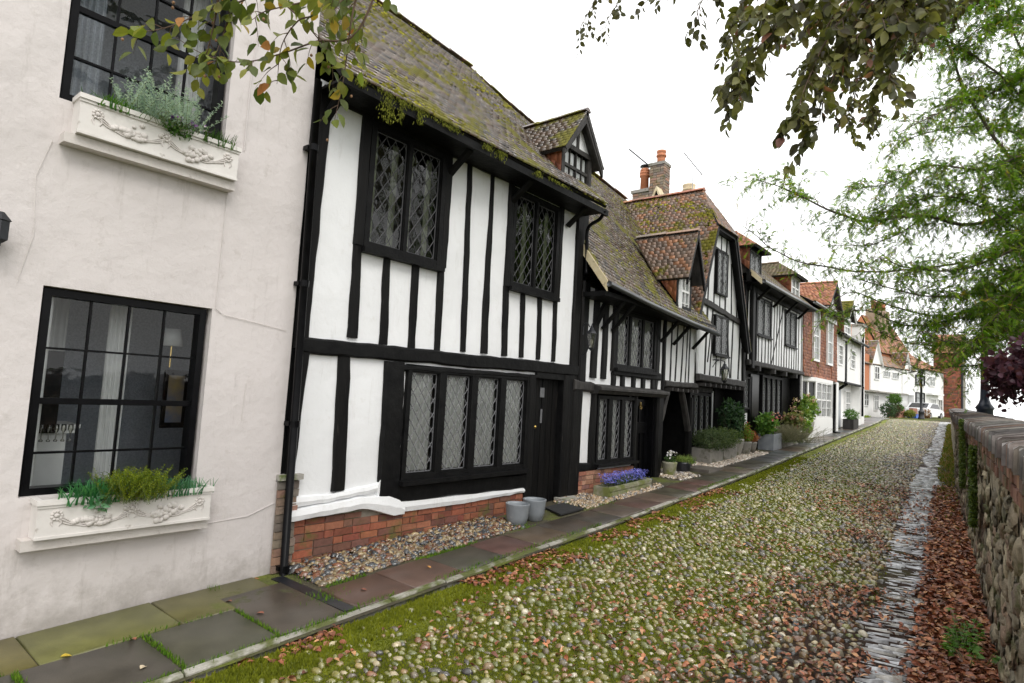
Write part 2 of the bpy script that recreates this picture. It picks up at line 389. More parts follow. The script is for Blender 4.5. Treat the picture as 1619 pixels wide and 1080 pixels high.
def leaded(fr,panes,d,parent,cw,ch,bar=.005,glass='lead_glass',lead='lead'):
    """diamond quarries: each quarry its own glass face, lead cames as thin ridges"""
    for a0,a1,z0,z1 in panes:
        g=MB(); m=MB()
        oa,oz=a0+rnd.uniform(0,cw),z0+rnd.uniform(0,ch); na=int((a1-a0)/cw)+3; nz=int((z1-z0)/ch)+3
        for i in range(-na*2,na*2+1):
            for j in range(-nz*2,nz*2+1):
                if (i+j)%2: continue
                ca,cz=oa+i*cw/2,oz+j*ch/2
                q=clippoly([(ca-cw/2,cz),(ca,cz-ch/2),(ca+cw/2,cz),(ca,cz+ch/2)],a0,a1,z0,z1)
                if len(q)>=3: g.add([fr.p(a,z,d) for a,z in q],[tuple(range(len(q)))],tuple(rnd.random() for _ in range(3)))
        span=(a1-a0)+(z1-z0)*cw/ch+2*cw; k=int(span/cw)+2
        for s in(1,-1):
            for i in range(-k,k+1):
                # lines through (oa+cw/2+i*cw, oz) with slope s*ch/cw
                x=oa+cw/2+i*cw; c=clipseg(x-20*cw,oz-s*20*ch,x+20*cw,oz+s*20*ch,a0,a1,z0,z1)
                if not c: continue
                x0,y0,x1,y1=c; L=math.hypot(x1-x0,y1-y0)
                if L<.01: continue
                nx,nz_=-(y1-y0)/L*bar,(x1-x0)/L*bar
                m.add([fr.p(x0-nx,y0-nz_,d+.001),fr.p(x0,y0,d+.006),fr.p(x0+nx,y0+nz_,d+.001),fr.p(x1-nx,y1-nz_,d+.001),fr.p(x1,y1,d+.006),fr.p(x1+nx,y1+nz_,d+.001)],[(0,3,4,1),(1,4,5,2)])
        for x0,x1,y0,y1 in((a0,a0+.012,z0,z1),(a1-.012,a1,z0,z1),(a0,a1,z0,z0+.012),(a0,a1,z1-.012,z1)): fbox(m,fr,x0,x1,y0,y1,d+.0015,d+.007)
        g.build('glass',glass,parent); m.build('lead_lattice',lead,parent)
def window(fr,a0,a1,z0,z1,parent,panes=2,fw=.05,mw=.045,d=0,t=.05,style='lead',mat='timber',cw=.12,ch=.17,cur=('curtain_grey',.5),
           rows=4,cols=4,sill=None,lead='lead',glass='lead_glass',bar=.005,inner=.0,depth=.6,roomed=True,dy=0,name='window',curd=.10,rail=None,solid=0):
    """window part > glass, lattice or glazing bars, curtain, room, sill. a0..z1 is the outside of the frame"""
    if solid==1: d+=.05
    if solid: roomed=False; curd=.030
    mb=MB()
    fbox(mb,fr,a0,a0+fw,z0,z1,d-.08,d+t); fbox(mb,fr,a1-fw,a1,z0,z1,d-.08,d+t)
    fbox(mb,fr,a0+fw,a1-fw,z0,z0+fw,d-.08,d+t-.003); fbox(mb,fr,a0+fw,a1-fw,z1-fw,z1,d-.08,d+t-.003)
    W=a1-a0-2*fw; pw=(W-mw*(panes-1))/panes; P=[]
    for i in range(panes):
        p0=a0+fw+i*(pw+mw); P.append((p0,p0+pw,z0+fw,z1-fw))
        if i: fbox(mb,fr,p0-mw,p0,z0+fw,z1-fw,d-.07,d+t-.008)
    wn=mb.build(name,mat,parent)
    if style=='lead':
        if inner:
            q=MB()
            for a,b,c,e in P:
                fbox(q,fr,a,a+inner,c,e,d-.05,d+t-.02); fbox(q,fr,b-inner,b,c,e,d-.05,d+t-.02); fbox(q,fr,a+inner,b-inner,c,c+inner,d-.05,d+t-.022); fbox(q,fr,a+inner,b-inner,e-inner,e,d-.05,d+t-.022)
            q.build('casement',mat,wn); P=[(a+inner,b-inner,c+inner,e-inner) for a,b,c,e in P]
        leaded(fr,P,d-.01,wn,cw,ch,bar,glass,lead)
    else:
        b=MB()
        for a,e,c,h in P:
            g=MB(); g.add([fr.p(a,c,d-.02),fr.p(e,c,d-.02),fr.p(e,h,d-.02),fr.p(a,h,d-.02)],[(0,1,2,3)]); g.build('glass','plain_glass',wn)
            for i in range(1,cols): x=a+(e-a)*i/cols; fbox(b,fr,x-.0075,x+.0075,c,h,d-.034,d-.006)
            zs=rail or [c+(h-c)*i/rows for i in range(1,rows)]
            for i,z in enumerate(zs):
                hw=.022 if (i==len(zs)//2) else .0075
                fbox(b,fr,a,e,z-hw,z+hw,d-.035,d-.004+hw*.3)
        if b.v: b.build('glazing_bar',mat,wn)
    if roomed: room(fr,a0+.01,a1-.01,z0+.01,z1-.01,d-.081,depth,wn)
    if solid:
        q=MB(); fbox(q,fr,a0+.01,a1-.01,z0+.01,z1-.01,d-.046,d-.041); q.build('room_shade_panel','room_shade_paint',wn)  # flat near-black sheet added on solid walls, painted as the room's shade
    amp=.006 if solid else .018
    if cur:
        full=cur[1]
        for a,e,c,h in P:
            if rnd.random()<.0: continue
            k=(e-a)*full
            curtain(fr,a+.005,a+k,c+.01,h-.005,d-curd,cur[0],wn,max(3,int(k/.05)),amp)
            if full<.95: curtain(fr,e-k*.8,e-.005,c+.01,h-.005,d-curd-(.006 if solid else .03),cur[0],wn,max(2,int(k/.05)),amp)
    if sill:
        s=MB(); fbox(s,fr,a0-sill[0],a1+sill[0],z0-sill[1],z0-.001,d-.02,d+sill[2]); s.build('sill',mat,wn)
    return wn
def tiles(parent,e0,e1,r0,r1,hint,mat,pal,gauge=.10,tw=.165,th=.014,name='roof',jit=1.0,board=True,sag=0,seed=0,overhang=0,under='timber'):
    """a tiled slope between the eave e0-e1 and the ridge r0-r1; each tile a thin slab lapping the course below"""
    g=np.random.default_rng(seed+11)
    e0,e1,r0,r1=[np.array(p,float) for p in(e0,e1,r0,r1)]
    up=((r0-e0)+(r1-e1))/2; H=np.linalg.norm(up); ax=(e1-e0) if np.linalg.norm(e1-e0)>np.linalg.norm(r1-r0) else (r1-r0)
    nrm=np.cross(ax,up); nrm/=np.linalg.norm(nrm)
    if nrm@np.array(hint,float)<0: nrm=-nrm
    rows=max(2,int(round(H/gauge))); V=[]; C=[]
    pal=np.array(pal,float)
    for r in range(rows):
        t0=r/rows; t1=min(1.0,(r+1.35)/rows)
        A0=e0+(r0-e0)*t0; A1=e1+(r1-e1)*t0; B0=e0+(r0-e0)*t1; B1=e1+(r1-e1)*t1
        L=np.linalg.norm(A1-A0); Lb=np.linalg.norm(B1-B0)
        k=max(1,int(round(max(L,.02)/tw))); s=(.5 if r%2 else 0)
        edges=np.clip((np.arange(k+2)-s)/k,0,1)
        for i in range(k+1):
            a,b=edges[i],edges[i+1]
            if b-a<.15/k: continue
            gap=.007/k; a2,b2=a+gap,b-gap
            j=g.normal(0,1,6)*jit*.55; lift=th*(1.45+.25*abs(j[0])); sl=.004*j[1]
            def P(B,q,n,dz): 
                c=B[0]+(B[1]-B[0])*q; sg=-sag*4*q*(1-q)*(1 if sag else 0)
                return c+nrm*n+np.array([0,0,sg])+up/H*dz
            lo=(A0,A1); hi=(B0,B1)
            V.append([P(lo,a2,lift+.003*j[2],sl),P(lo,b2,lift+.003*j[3],sl+.003*j[4]),P(hi,b2,th*.9,0),P(hi,a2,th*.9,0),
                      P(lo,a2,lift-th+.003*j[2],sl),P(lo,b2,lift-th+.003*j[3],sl+.003*j[4]),P(hi,b2,-.001,0),P(hi,a2,-.001,0)])
            c=pal[g.integers(len(pal))]*(1+g.normal(0,.12)); C.append(np.clip(c,.004,.9))
    F=[(0,1,2,3),(0,4,5,1),(1,5,6,2),(3,7,4,0)]
    o=bulk(name,np.array(V),F,np.array(C),mat,parent,False)
    if board:
        mb=MB(); n=16; vs=[]
        for i in range(n+1):
            q=i/n; sg=np.array([0,0,-sag*4*q*(1-q)])
            for p in(e0+(e1-e0)*q,r0+(r1-r0)*q): vs+=[p+sg-nrm*.004,p+sg-nrm*.05]
        fs=[]
        for i in range(n):
            b=i*4; fs+=[(b,b+4,b+6,b+2),(b+1,b+3,b+7,b+5),(b,b+1,b+5,b+4),(b+2,b+6,b+7,b+3)]
        fs+=[(0,2,3,1),(n*4,n*4+1,n*4+3,n*4+2)]
        mb.add(vs,fs); mb.build('roof_board',under,o)
    return o
def ridge(parent,p0,p1,mat,pal,r=.09,seed=0,sag=0):
    p0,p1=Vector(p0),Vector(p1); L=(p1-p0).length; n=max(1,int(L/.3)); t=(p1-p0).normalized()
    s=t.cross(Vector((0,0,1))).normalized(); u=Vector((0,0,1)); mb=MB(); g=random.Random(seed)
    for i in range(n):
        q0=p0+(p1-p0)*(i/n); q1=p0+(p1-p0)*((i+.98)/n); z=g.uniform(-.006,.008); k=g.uniform(.95,1.06)
        c=jitcol(g.choice(pal),.2); vs=[]
        for q,f,kk in((q0,i/n,1),(q1,(i+.98)/n,.93)):
            sg=-sag*4*f*(1-f)
            for a in(-1,-.6,0,.6,1): vs.append(q+s*(r*k*kk*a)+u*(z+sg+r*.75*kk*(1-a*a)-.02))
        mb.add(vs,[(j,j+1,j+6,j+5) for j in range(4)]+[(0,5,9,4),(4,3,2,1,0),(5,6,7,8,9)],c)
    return mb.build('ridge',mat,parent)
def bricks(parent,fr,a0,a1,z0,z1,d,pal,bw=.22,bh=.075,proud=.012,name='brickwork',mat='brick',seed=0,top=None,mortar='mortar'):
    """coursed bricks on a mortar bed; top(a) may lower the upper edge"""
    g=random.Random(seed); mb=MB(); r=0; z=z0
    while z<z1-.02:
        a=a0-(bw/2 if r%2 else 0)
        while a<a1:
            L=bw*(1 if g.random()<.7 else .5)
            p,q=max(a,a0),min(a+L-.012,a1); zz=min(z+bh-.011,z1 if top is None else top((p+q)/2))
            if q-p>.03 and zz-z>.015:
                e=proud+g.uniform(-.004,.005); j=[g.uniform(-.003,.003) for _ in range(8)]; c=jitcol(g.choice(pal),.22)
                vs=[fr.p(p+j[0],z+j[1],d+e),fr.p(q+j[2],z+j[3],d+e),fr.p(q+j[4],zz+j[5],d+e),fr.p(p+j[6],zz+j[7],d+e)]
                vs+=[fr.p(x,y,d-.01) for x,y in((p-.003,z-.003),(q+.003,z-.003),(q+.003,zz+.003),(p-.003,zz+.003))]
                mb.add(vs,[(0,1,2,3),(0,4,5,1),(1,5,6,2),(2,6,7,3),(3,7,4,0)],c)
            a+=L
        z+=bh; r+=1
    o=mb.build(name,mat,parent)
    return o
def backing(parent,fr,a0,a1,z0,z1,d0,d1,mat,name='wall'):
    mb=MB(); fbox(mb,fr,a0,a1,z0,z1,d0,d1); return mb.build(name,mat,parent)
def mossclumps(parent,pts,nrm,size,seed=0,name='moss_clump'):
    """little cushions"""
    g=np.random.default_rng(seed); pts=np.array(pts); n=len(pts); k=6
    T=[(math.cos(2*math.pi*j/k),math.sin(2*math.pi*j/k),0) for j in range(k)]+[(.6*math.cos(2*math.pi*(j+.5)/k),.6*math.sin(2*math.pi*(j+.5)/k),.6) for j in range(k)]+[(0,0,.85)]
    T=np.array(T); nr=np.array(nrm,float); nr/=np.linalg.norm(nr)
    a=np.cross(nr,[.3,.9,.1]); a/=np.linalg.norm(a); b=np.cross(nr,a)
    s=size*(.5+g.random((n,1,1))*1.2); J=1+g.normal(0,.22,(n,len(T),3)); TT=T[None]*J*s
    V=pts[:,None,:]+TT[:,:,0:1]*a+TT[:,:,1:2]*b+TT[:,:,2:3]*nr*.8
    F=[(j,(j+1)%k,k+j) for j in range(k)]+[((j+1)%k,k+(j+1)%k,k+j) for j in range(k)]+[(k+j,k+(j+1)%k,2*k) for j in range(k)]
    C=np.array(MOSS[0])*(1-g.random((n,1)))+np.array(MOSS[1])*g.random((n,1)); 
    return tag(bulk(name,V,F,C*(.8+.5*g.random((n,1))),'mosstuft',parent,True),kind='stuff')
surf('leaf_stem',(.08,.12,.03),(.12,.15,.05),20,.7,0)
surf('wall_mortar',(.26,.225,.165),(.40,.35,.26),5,.9,.9,30,.02,spots=((.13,.12,.075),4,.5,.68))
surf('white_box',(.66,.63,.60),(.74,.71,.68),8,.5,.3,30,.004,spots=((.25,.2,.16),10,.66,.8))
surf('leadflash_dark',(.05,.055,.06),(.10,.105,.11),5,.3,.3,20)
surf('mossy_stone',(.24,.23,.17),(.34,.33,.25),6,.9,.6,40,.01,spots=((.16,.18,.05),4,.46,.6))
surf('brown_stack',(.30,.22,.16),(.38,.28,.2),4,.9,.5,20)
surf('slab_step',(.09,.08,.07),(.16,.14,.12),5,.35,.5,40,.006)
surf('brown_brick',(.30,.13,.09),(.40,.2,.14),6,.85,.6,30)
# ------------------------------------------------------------ ground, street, pavement
def interp(t): 
    xs,ys=zip(*t); return lambda v:np.interp(v,xs,ys)
gz=interp([(-60,-4.5),(36,-.382),(56,-.36),(76,-.05),(90,-.05),(200,-3),(1500,-40)])
kerbX=interp([(-10,-3.8),(1.9,-3.83),(4,-3.87),(8,-3.88),(10.5,-3.93),(12.5,-3.97),(18.8,-4.24),(34,-4.83),(45,-5.9),(52,-7.6),(60,-7.3),(76,-4.6)])
wallX=interp([(-10,.62),(0,.30),(5.4,-.07),(9.4,-.39),(13.4,-.74),(23.7,-1.43),(35.7,-2.2),(60,-3.4),(76,-3.9)])
wallZ=interp([(-10,-.30),(0,-.17),(3.85,-.11),(9.3,-.03),(14.2,.06),(32,.32),(36,.36)])
settL=interp([(-10,-.2),(0,-.45),(4.6,-.78),(6.2,-.92),(7.9,-1.05),(11.3,-1.28),(15.9,-1.57),(23,-1.94),(35,-2.6),(45,-3.3)])
settR=interp([(-10,.1),(0,-.2),(4.9,-.51),(6.5,-.58),(8.1,-.68),(11.7,-.92),(16.2,-1.24),(23.4,-1.64),(35.5,-2.3),(45,-2.95)])
def moss(x,y):
    """how green the street is, 0..1: strongest by the kerb and down the middle, little by the wall"""
    x=np.asarray(x,float); y=np.asarray(y,float); kx=kerbX(y); sx=settL(y); f=(x-kx)/(sx-kx)
    m=fbm(x,y,1.3,1)*1.0+fbm(x,y,.35,2)*.8-.33
    m=m+np.where(f<.17,.8,0)*(1-f/.25)+.30*np.exp(-((f-.45)/.28)**2)-.75*np.clip(f-.62,0,1)*2
    m=m+.08*(y<6)*(f<.75)
    return np.clip(m*1.6,0,1)
def sheet(name,xs_of,ys,nx,zf,cf,mat,kind='structure',parent=None):
    ys=np.array(ys); V=[];C=[]
    for y in ys:
        a,b=xs_of(y); x=np.linspace(a,b,nx); V.append(np.stack([x,np.full(nx,y),zf(x,np.full(nx,y))],1))
    V=np.array(V).reshape(-1,3); ny=len(ys); mb=bpy.data.meshes.new(name)
    f=[(i*nx+j,i*nx+j+1,(i+1)*nx+j+1,(i+1)*nx+j) for i in range(ny-1) for j in range(nx-1)]
    mb.from_pydata(V.tolist(),[],f)
    if cf is not None:
        c=cf(V[:,0],V[:,1]); a=mb.color_attributes.new('col','FLOAT_COLOR','POINT')
        a.data.foreach_set('color',np.concatenate([c,np.ones((len(c),1))],1).astype(np.float32).ravel())
    mb.shade_smooth(); o=link(name,mb,mat,parent); return tag(o,kind=kind)
def land_z(x,y): return gz(y)-.16-np.clip(x-1.2,0,3)*1.0-np.clip(-x-40,0,100)*.05
GX=np.array([-400,-150,-60,-30,-14,-6,-2,.9,1.2,2,4.5,8,20,60,400.]); GY=[-60,-20,-5,0,5,10,20,30,36,45,56,66,76,90,140,200,500,1500]
mbg=MB(); mbg.add([(x,y,float(land_z(x,y))) for y in GY for x in GX],[(i*15+j,i*15+j+1,(i+1)*15+j+1,(i+1)*15+j) for i in range(len(GY)-1) for j in range(14)])
tag(mbg.build('ground','ground_far'),kind='structure')
def road_z(x,y): return gz(y)+.012*(fbm(x,y,.9,5)-.5)*2+.010*moss(x,y)
def road_c(x,y):
    m=moss(x,y)[:,None]; n=fbm(x,y,3.1,9)[:,None]; k=fbm(x,y,9,4)[:,None]
    soil=np.array([.055,.042,.028])*(.6+.9*n); g=np.array([.095,.125,.012])*(1-k)+np.array([.26,.28,.035])*k
    f=((x-kerbX(y))/(settL(y)-kerbX(y)))[:,None]
    soil=np.where(f>.8,np.array([.075,.038,.022])*(.6+.9*n),soil)
    return (soil*(1-m)+g*m)*np.where(f<.16,.9,.45)
ysn=np.concatenate([np.arange(-3,14,.06),np.arange(14,36,.2),np.arange(36,80,1.0)])
sheet('road',lambda y:(kerbX(y)+.02,wallX(y)+.12),ysn,110,road_z,road_c,'groundcol')
# domed cobbles
def dome(seg,rings):
    v=[];f=[]
    for r in range(rings):
        ph=(math.pi/2)*(r/rings)-.25*(r==0)
        for j in range(seg):
            th=2*math.pi*(j+.5*(r%2))/seg; v.append((math.cos(ph)*math.cos(th),math.cos(ph)*math.sin(th),math.sin(ph)))
    v.append((0,0,1))
    for r in range(rings-1):
        for j in range(seg): f.append((r*seg+j,r*seg+(j+1)%seg,(r+1)*seg+(j+1)%seg,(r+1)*seg+j))
    f+=[((rings-1)*seg+j,(rings-1)*seg+(j+1)%seg,rings*seg) for j in range(seg)]
    return np.array(v),f
STONE=np.array([(.34,.22,.10),(.60,.50,.30),(.18,.165,.13),(.13,.12,.105),(.28,.13,.06),(.80,.72,.54),(.22,.175,.11),(.46,.34,.15),(.06,.055,.05),(.36,.30,.19)])
def stones(name,X,Y,Z,rx,ry,rz,rot,cols,seg=8,rings=3,mat='cobble',parent=None,jit=.10,seed=1,kind=None,label=None,tilt=0):
    g=np.random.default_rng(seed); T,F=dome(seg,rings); n=len(X)
    P=T[None]*(1+g.normal(0,jit,(n,len(T),1))*np.array([1,1,.6])); P=P*np.stack([rx,ry,rz],1)[:,None,:]
    if tilt:
        a=g.normal(0,tilt,(n,1)); P=P.copy(); P[:,:,2]+=P[:,:,0]*a
    c,s=np.cos(rot)[:,None],np.sin(rot)[:,None]
    V=np.stack([P[:,:,0]*c-P[:,:,1]*s+X[:,None],P[:,:,0]*s+P[:,:,1]*c+Y[:,None],P[:,:,2]+Z[:,None]],2)
    o=bulk(name,V,F,cols,mat,parent,True); 
    if kind: tag(o,kind=kind)
    if label: o['label']=label
    return o
def street_stones(y0,y1,dx,dy,seg,rings,seed,k=1):
    g=np.random.default_rng(seed); ys=np.arange(y0,y1,dy); X=[];Y=[]
    for i,y in enumerate(ys):
        a,b=kerbX(y)+.16,settL(y)-.02; x=np.arange(a+(i%2)*dx/2,b,dx); X.append(x); Y.append(np.full(len(x),y))
    X=np.concatenate(X); Y=np.concatenate(Y); X=X+g.normal(0,dx*.17,len(X)); Y=Y+g.normal(0,dy*.2,len(Y))
    f=(X-kerbX(Y))/(settL(Y)-kerbX(Y)); m=moss(X,Y)
    keep=g.random(len(X))<np.where(f<.10,.12,np.where(f<.17,.55,1)); X,Y,m,f=X[keep],Y[keep],m[keep],f[keep]; n=len(X)
    s=np.clip(g.lognormal(0,.22,n),.55,1.5)
    rx,ry=dx*.37*s*g.uniform(.8,1.25,n),dy*.37*s*g.uniform(.75,1.2,n); rz=.026*k*s*g.uniform(.7,1.3,n)
    Z=road_z(X,Y)-.003-.010*m*g.random(n); rot=g.normal(.15,.45,n)
    C=.62*STONE[g.choice(len(STONE),n,p=[.16,.12,.13,.08,.10,.06,.12,.12,.05,.06])]*(1+g.normal(0,.18,(n,1)))
    gm=(g.random(n)<.08+m*.55)[:,None]; C=np.where(gm,C*.45+np.array([.10,.115,.015]),C)
    return stones('cobblestones',X,Y,Z,rx,ry,rz,rot,np.clip(C,.02,.8),seg,rings,seed=seed,kind='structure',tilt=.12)
street_stones(1.2,7,.081,.051,9,3,21)
street_stones(7,16,.082,.053,8,3,22)
street_stones(16,46,.092,.064,6,2,23)
# slate setts of the drain channel, laid across
def setts():
    g=np.random.default_rng(5); V=[];C=[]; y=1.0
    while y<46:
        h=g.uniform(.018,.036)*(1 if y<16 else 1.8); a,b=settL(y)+.05*math.sin(y*1.7)*math.sin(y*.6)+g.normal(0,.035),settR(y)+.05+g.normal(0,.05); x=a
        while x<b-.04:
            L=g.uniform(.10,.26); e=min(x+L,b+.03); z=float(gz(y))+.004+g.uniform(-.008,.010); t=g.normal(0,.012); sk=(x-a)*.10
            yy=y+sk; r=.006
            V.append([(x+.004,yy,z-.03),(e-.004,yy+.1*(e-x),z-.03),(e-.004,yy+h-.004+.1*(e-x),z-.03),(x+.004,yy+h-.004,z-.03),
              (x+r,yy+r,z+g.normal(0,.003)),(e-r,yy+r+.1*(e-x),z+t),(e-r,yy+h-r-.004+.1*(e-x),z+t+g.normal(0,.003)),(x+r,yy+h-r-.004,z+g.normal(0,.003))])
            C.append(np.array([(.50,.51,.53),(.62,.63,.64),(.36,.36,.37),(.45,.43,.39)][g.integers(4)])*g.uniform(.75,1.25)); x=e
        y+=h
    F=[(4,5,6,7),(0,1,5,4),(1,2,6,5),(2,3,7,6),(3,0,4,7)]
    tag(bulk('drain_channel',np.array(V),F,np.array(C),'sett',None,False),kind='structure')
setts()
# pavement bed, slabs, kerb
def pav_c(x,y):
    n=fbm(x,y,3,2)[:,None]; k=fbm(x,y,11,6)[:,None]; g=np.array([.07,.10,.012])*(1-k)+np.array([.17,.19,.03])*k
    s=np.array([.08,.07,.045])*(.6+.8*n); m=np.clip((n-.52)*5,0,1); return s*(1-m)+g*m
sheet('pavement_bed',lambda y:(-5.9 if y>7.7 else -5.35,kerbX(y)+.02),np.concatenate([np.arange(-3,12,.12),np.arange(12,50,.5)]),24,lambda x,y:gz(y)+.036+.006*fbm(x,y,6,3),pav_c,'groundcol')
def slabs():
    g=random.Random(12); V=[];C=[]
    def slab(x0,x1,y0,y1,c,skew=0,dz=0):
        z=lambda y:float(gz(y))+.056+dz; r=.008; j=[g.uniform(-.004,.004) for _ in range(4)]; t=[g.uniform(-.004,.004) for _ in range(4)]
        P=[(x0,y0),(x1,y0+skew),(x1,y1+skew),(x0,y1)]
        V.append([(x,y,z(y)-.05) for x,y in P]+[(x,y,z(y)-r+a) for (x,y),a in zip(P,t)]+[(x+(r if i in(0,3) else -r),y+(r if i<2 else -r),z(y)+a) for i,((x,y),a) in enumerate(zip(P,t))])
        C.append(jitcol(c,.12))
    dark=(.068,.060,.045); red=(.105,.062,.048); brown=(.10,.075,.055); olive=(.12,.108,.035); grey=(.085,.085,.08)
    for i in range(7): slab(-5.19,-4.62,-2.9+i*.83,-2.9+i*.83+.82,olive)
    for i in range(3): slab(-4.60,-3.93,-.45-i*.9,-.45-i*.9+.88,dark)
    slab(-4.60,-3.94,.46,1.10,dark); slab(-4.60,-3.94,1.13,1.80,dark); slab(-4.60,-3.95,1.83,2.43,dark); slab(-4.88,-3.95,2.46,2.99,dark)
    y=3.13; seq=[red,red,dark,red,brown,dark,dark,brown,red,brown,dark]; i=0
    while y<11.4:
        L=.62 if i%3 else .58; c=seq[i%len(seq)]; xo=-.02 if i%2 else .0
        slab(-4.50+xo if y<7.4 else -4.56,float(kerbX(y))-.10,y,y+L-.012,c); y+=L; i+=1
    while y<34:
        L=g.uniform(.55,.85); x0=-4.72 if y<16 else float(kerbX(y))-.66; c=g.choice([brown,grey,dark,brown,(.13,.10,.075)])
        m=(x0+float(kerbX(y))-.10)/2+g.uniform(-.1,.1)
        slab(x0,float(kerbX(y))-.10,y,y+L-.012,c); y+=L
    while y<50:
        x1=float(kerbX(y))-.1; slab(x1-.9,x1,y,y+.98,grey); y+=1
    F=[(0,1,5,4),(1,2,6,5),(2,3,7,6),(3,0,4,7),(4,5,9,8),(5,6,10,9),(6,7,11,10),(7,4,8,11),(8,9,10,11)]
    tag(bulk('pavement_slabs',np.array(V),F,np.array(C),'slab',None,False),kind='structure')
slabs()
mb=MB(); y=-3.0
while y<50:
    L=rnd.uniform(.6,1.0); k0,k1=float(kerbX(y)),float(kerbX(y+L)); z0,z1=float(gz(y)),float(gz(y+L)); t=rnd.uniform(-.006,.008); q=rnd.uniform(-.01,.01)
    a,b=-.078+q,-.022+q; r=.008
    mb.add([(k0+a,y,z0),(k0+b,y,z0-.05),(k1+b,y+L-.01,z1-.05),(k1+a,y+L-.01,z1),(k0+a,y,z0+.05+t),(k0+b,y,z0+.04+t),(k1+b,y+L-.01,z1+.04+t),(k1+a,y+L-.01,z1+.05+t),
       (k0+a+r,y,z0+.058+t),(k0+b-r,y,z0+.054+t),(k1+b-r,y+L-.01,z1+.054+t),(k1+a+r,y+L-.01,z1+.058+t)],
       [(0,1,5,4),(1,2,6,5),(2,3,7,6),(3,0,4,7),(4,5,9,8),(5,6,10,9),(6,7,11,10),(7,4,8,11),(8,9,10,11)]); y+=L
tag(mb.build('kerb','kerb_stone'),kind='structure')
# loose pebbles along the house walls
def pebbles(label,x0,x1,y0,y1,n,r,pal,seed,pile=.03):
    g=np.random.default_rng(seed); X=g.uniform(x0,x1,n); Y=g.uniform(y0,y1,n); s=np.clip(g.lognormal(0,.3,n),.5,1.8)
    Z=gz(Y)+.045+pile*g.random(n)*np.clip((x1-X)/(x1-x0)*1.6,.2,1)
    pal=np.array(pal); C=pal[g.integers(len(pal),size=n)]*(1+g.normal(0,.2,(n,1)))
    o=stones('pebbles',X,Y,Z,r*s*1.2,r*s*.85,r*s*.7,g.uniform(0,6.3,n),np.clip(C,.02,.85),7,3,seed=seed,kind='stuff',tilt=.3)
    return tag(o,label,'pebbles')
pebbles('strip of loose brown and grey cobbles at the foot of the low brick plinth',-5.17,-4.60,3.2,6.0,2400,.026,[(.17,.10,.05),(.07,.07,.07),(.22,.16,.09),(.15,.06,.03),(.05,.055,.06),(.30,.23,.12)],31,.05)
pebbles('small pebbles between the doormat and the blue flower trough',-5.16,-4.6,7.45,8.3,420,.026,[(.34,.24,.14),(.4,.3,.2),(.2,.18,.16)],32)
pebbles('narrow line of pebbles in front of the blue flower trough',-4.72,-4.57,8.3,9.9,300,.022,[(.34,.24,.14),(.4,.3,.2),(.2,.18,.16)],33)
pebbles('beige pebbles at the mouth of the dark passage',-5.5,-4.62,10.75,11.5,900,.030,[(.45,.36,.26),(.3,.24,.18),(.5,.45,.38),(.2,.17,.15)],34)
pebbles('pale pink beige gravel along the row of square planters',-5.35,-4.76,12.6,16.3,2600,.026,[(.55,.46,.36),(.62,.56,.48),(.42,.33,.26),(.5,.42,.34)],35)
def blades(name,label,X,Y,Z,h,w,cols,mat='mosstuft',seed=0,lean=.5,cat='moss',parent=None,kind='stuff'):
    g=np.random.default_rng(seed); n=len(X); a=g.uniform(0,6.3,n); ld=g.uniform(0,6.3,n); l=lean*h*g.random(n)
    B=np.stack([X,Y,Z],1); W=np.stack([np.cos(a)*w,np.sin(a)*w,0*a],1); T=B+np.stack([np.cos(ld)*l,np.sin(ld)*l,h],1)
    V=np.stack([B-W,B+W,(B+T)/2+W*.7+np.stack([np.cos(ld)*l*-.15,np.sin(ld)*l*-.15,h*.05],1),T],1)
    o=bulk(name,V,[(0,1,2),(0,2,3)],cols,mat,parent,True)
    return tag(o,label,cat,kind=kind) if not parent else tag(o,kind=kind)
def street_moss():
    g=np.random.default_rng(41); n=230000; Y=1.4+15*g.random(n)**1.5; X=kerbX(Y)+.03+(settL(Y)-kerbX(Y))*g.random(n); m=moss(X,Y)
    k=g.random(n)<m*1.0*(m>.22); X,Y,m=X[k],Y[k],m[k]; n=len(X); f=(X-kerbX(Y))/(settL(Y)-kerbX(Y))
    h=g.uniform(.007,.015,n)*(1+1.3*(f<.12)); q=fbm(X,Y,7,3)[:,None]*.6+.4*g.random((n,1))
    C=(np.array([.09,.12,.010])*(1-q)+np.array([.34,.36,.03])*q)*np.where(f<.15,.85,.85)[:,None]
    blades('moss','bright green moss and fine grass growing between the cobbles',X,Y,road_z(X,Y),h,g.uniform(.004,.008,n),C,seed=42)
street_moss()
def joint_moss():
    g=np.random.default_rng(43); X=[];Y=[]
    for y0 in (1.815,2.445,1.115): 
        n=260; X.append(g.uniform(-4.60,-3.95,n)); Y.append(y0+g.normal(0,.012,n))
    for x0,a,b,n in((-4.61,-.8,2.4,500),(-3.93,.6,3.1,900),(-3.96,3.1,12,2600),(-4.53,3.2,7,1500)):
        y=g.uniform(a,b,n); y=y[fbm(y,y*0+x0*9,1.2,8)>.42]; X.append(x0+g.normal(0,.018,len(y))+(kerbX(y)+3.85 if x0>-4 else 0)); Y.append(y)
    for cx,cy,s,n in((-4.9,3.5,.13,500),(-5.02,4.62,.10,420),(-4.98,4.95,.09,300),(-4.7,6.0,.12,300),(-4.85,7.6,.12,260),(-4.35,3.05,.08,140),(-4.62,8.0,.1,160),(-5.15,2.55,.03,40)):
        X.append(cx+g.normal(0,s,n)); Y.append(cy+g.normal(0,s,n))
    X=np.concatenate(X); Y=np.concatenate(Y); n=len(X); q=g.random((n,1))
    blades('grass','tufts of bright grass in the joints of the pavement slabs',X,Y,gz(Y)+.045,g.uniform(.012,.045,n),g.uniform(.002,.005,n),np.array([.05,.13,.01])*(1-q)+np.array([.17,.28,.03])*q,seed=44,cat='grass')
joint_moss()
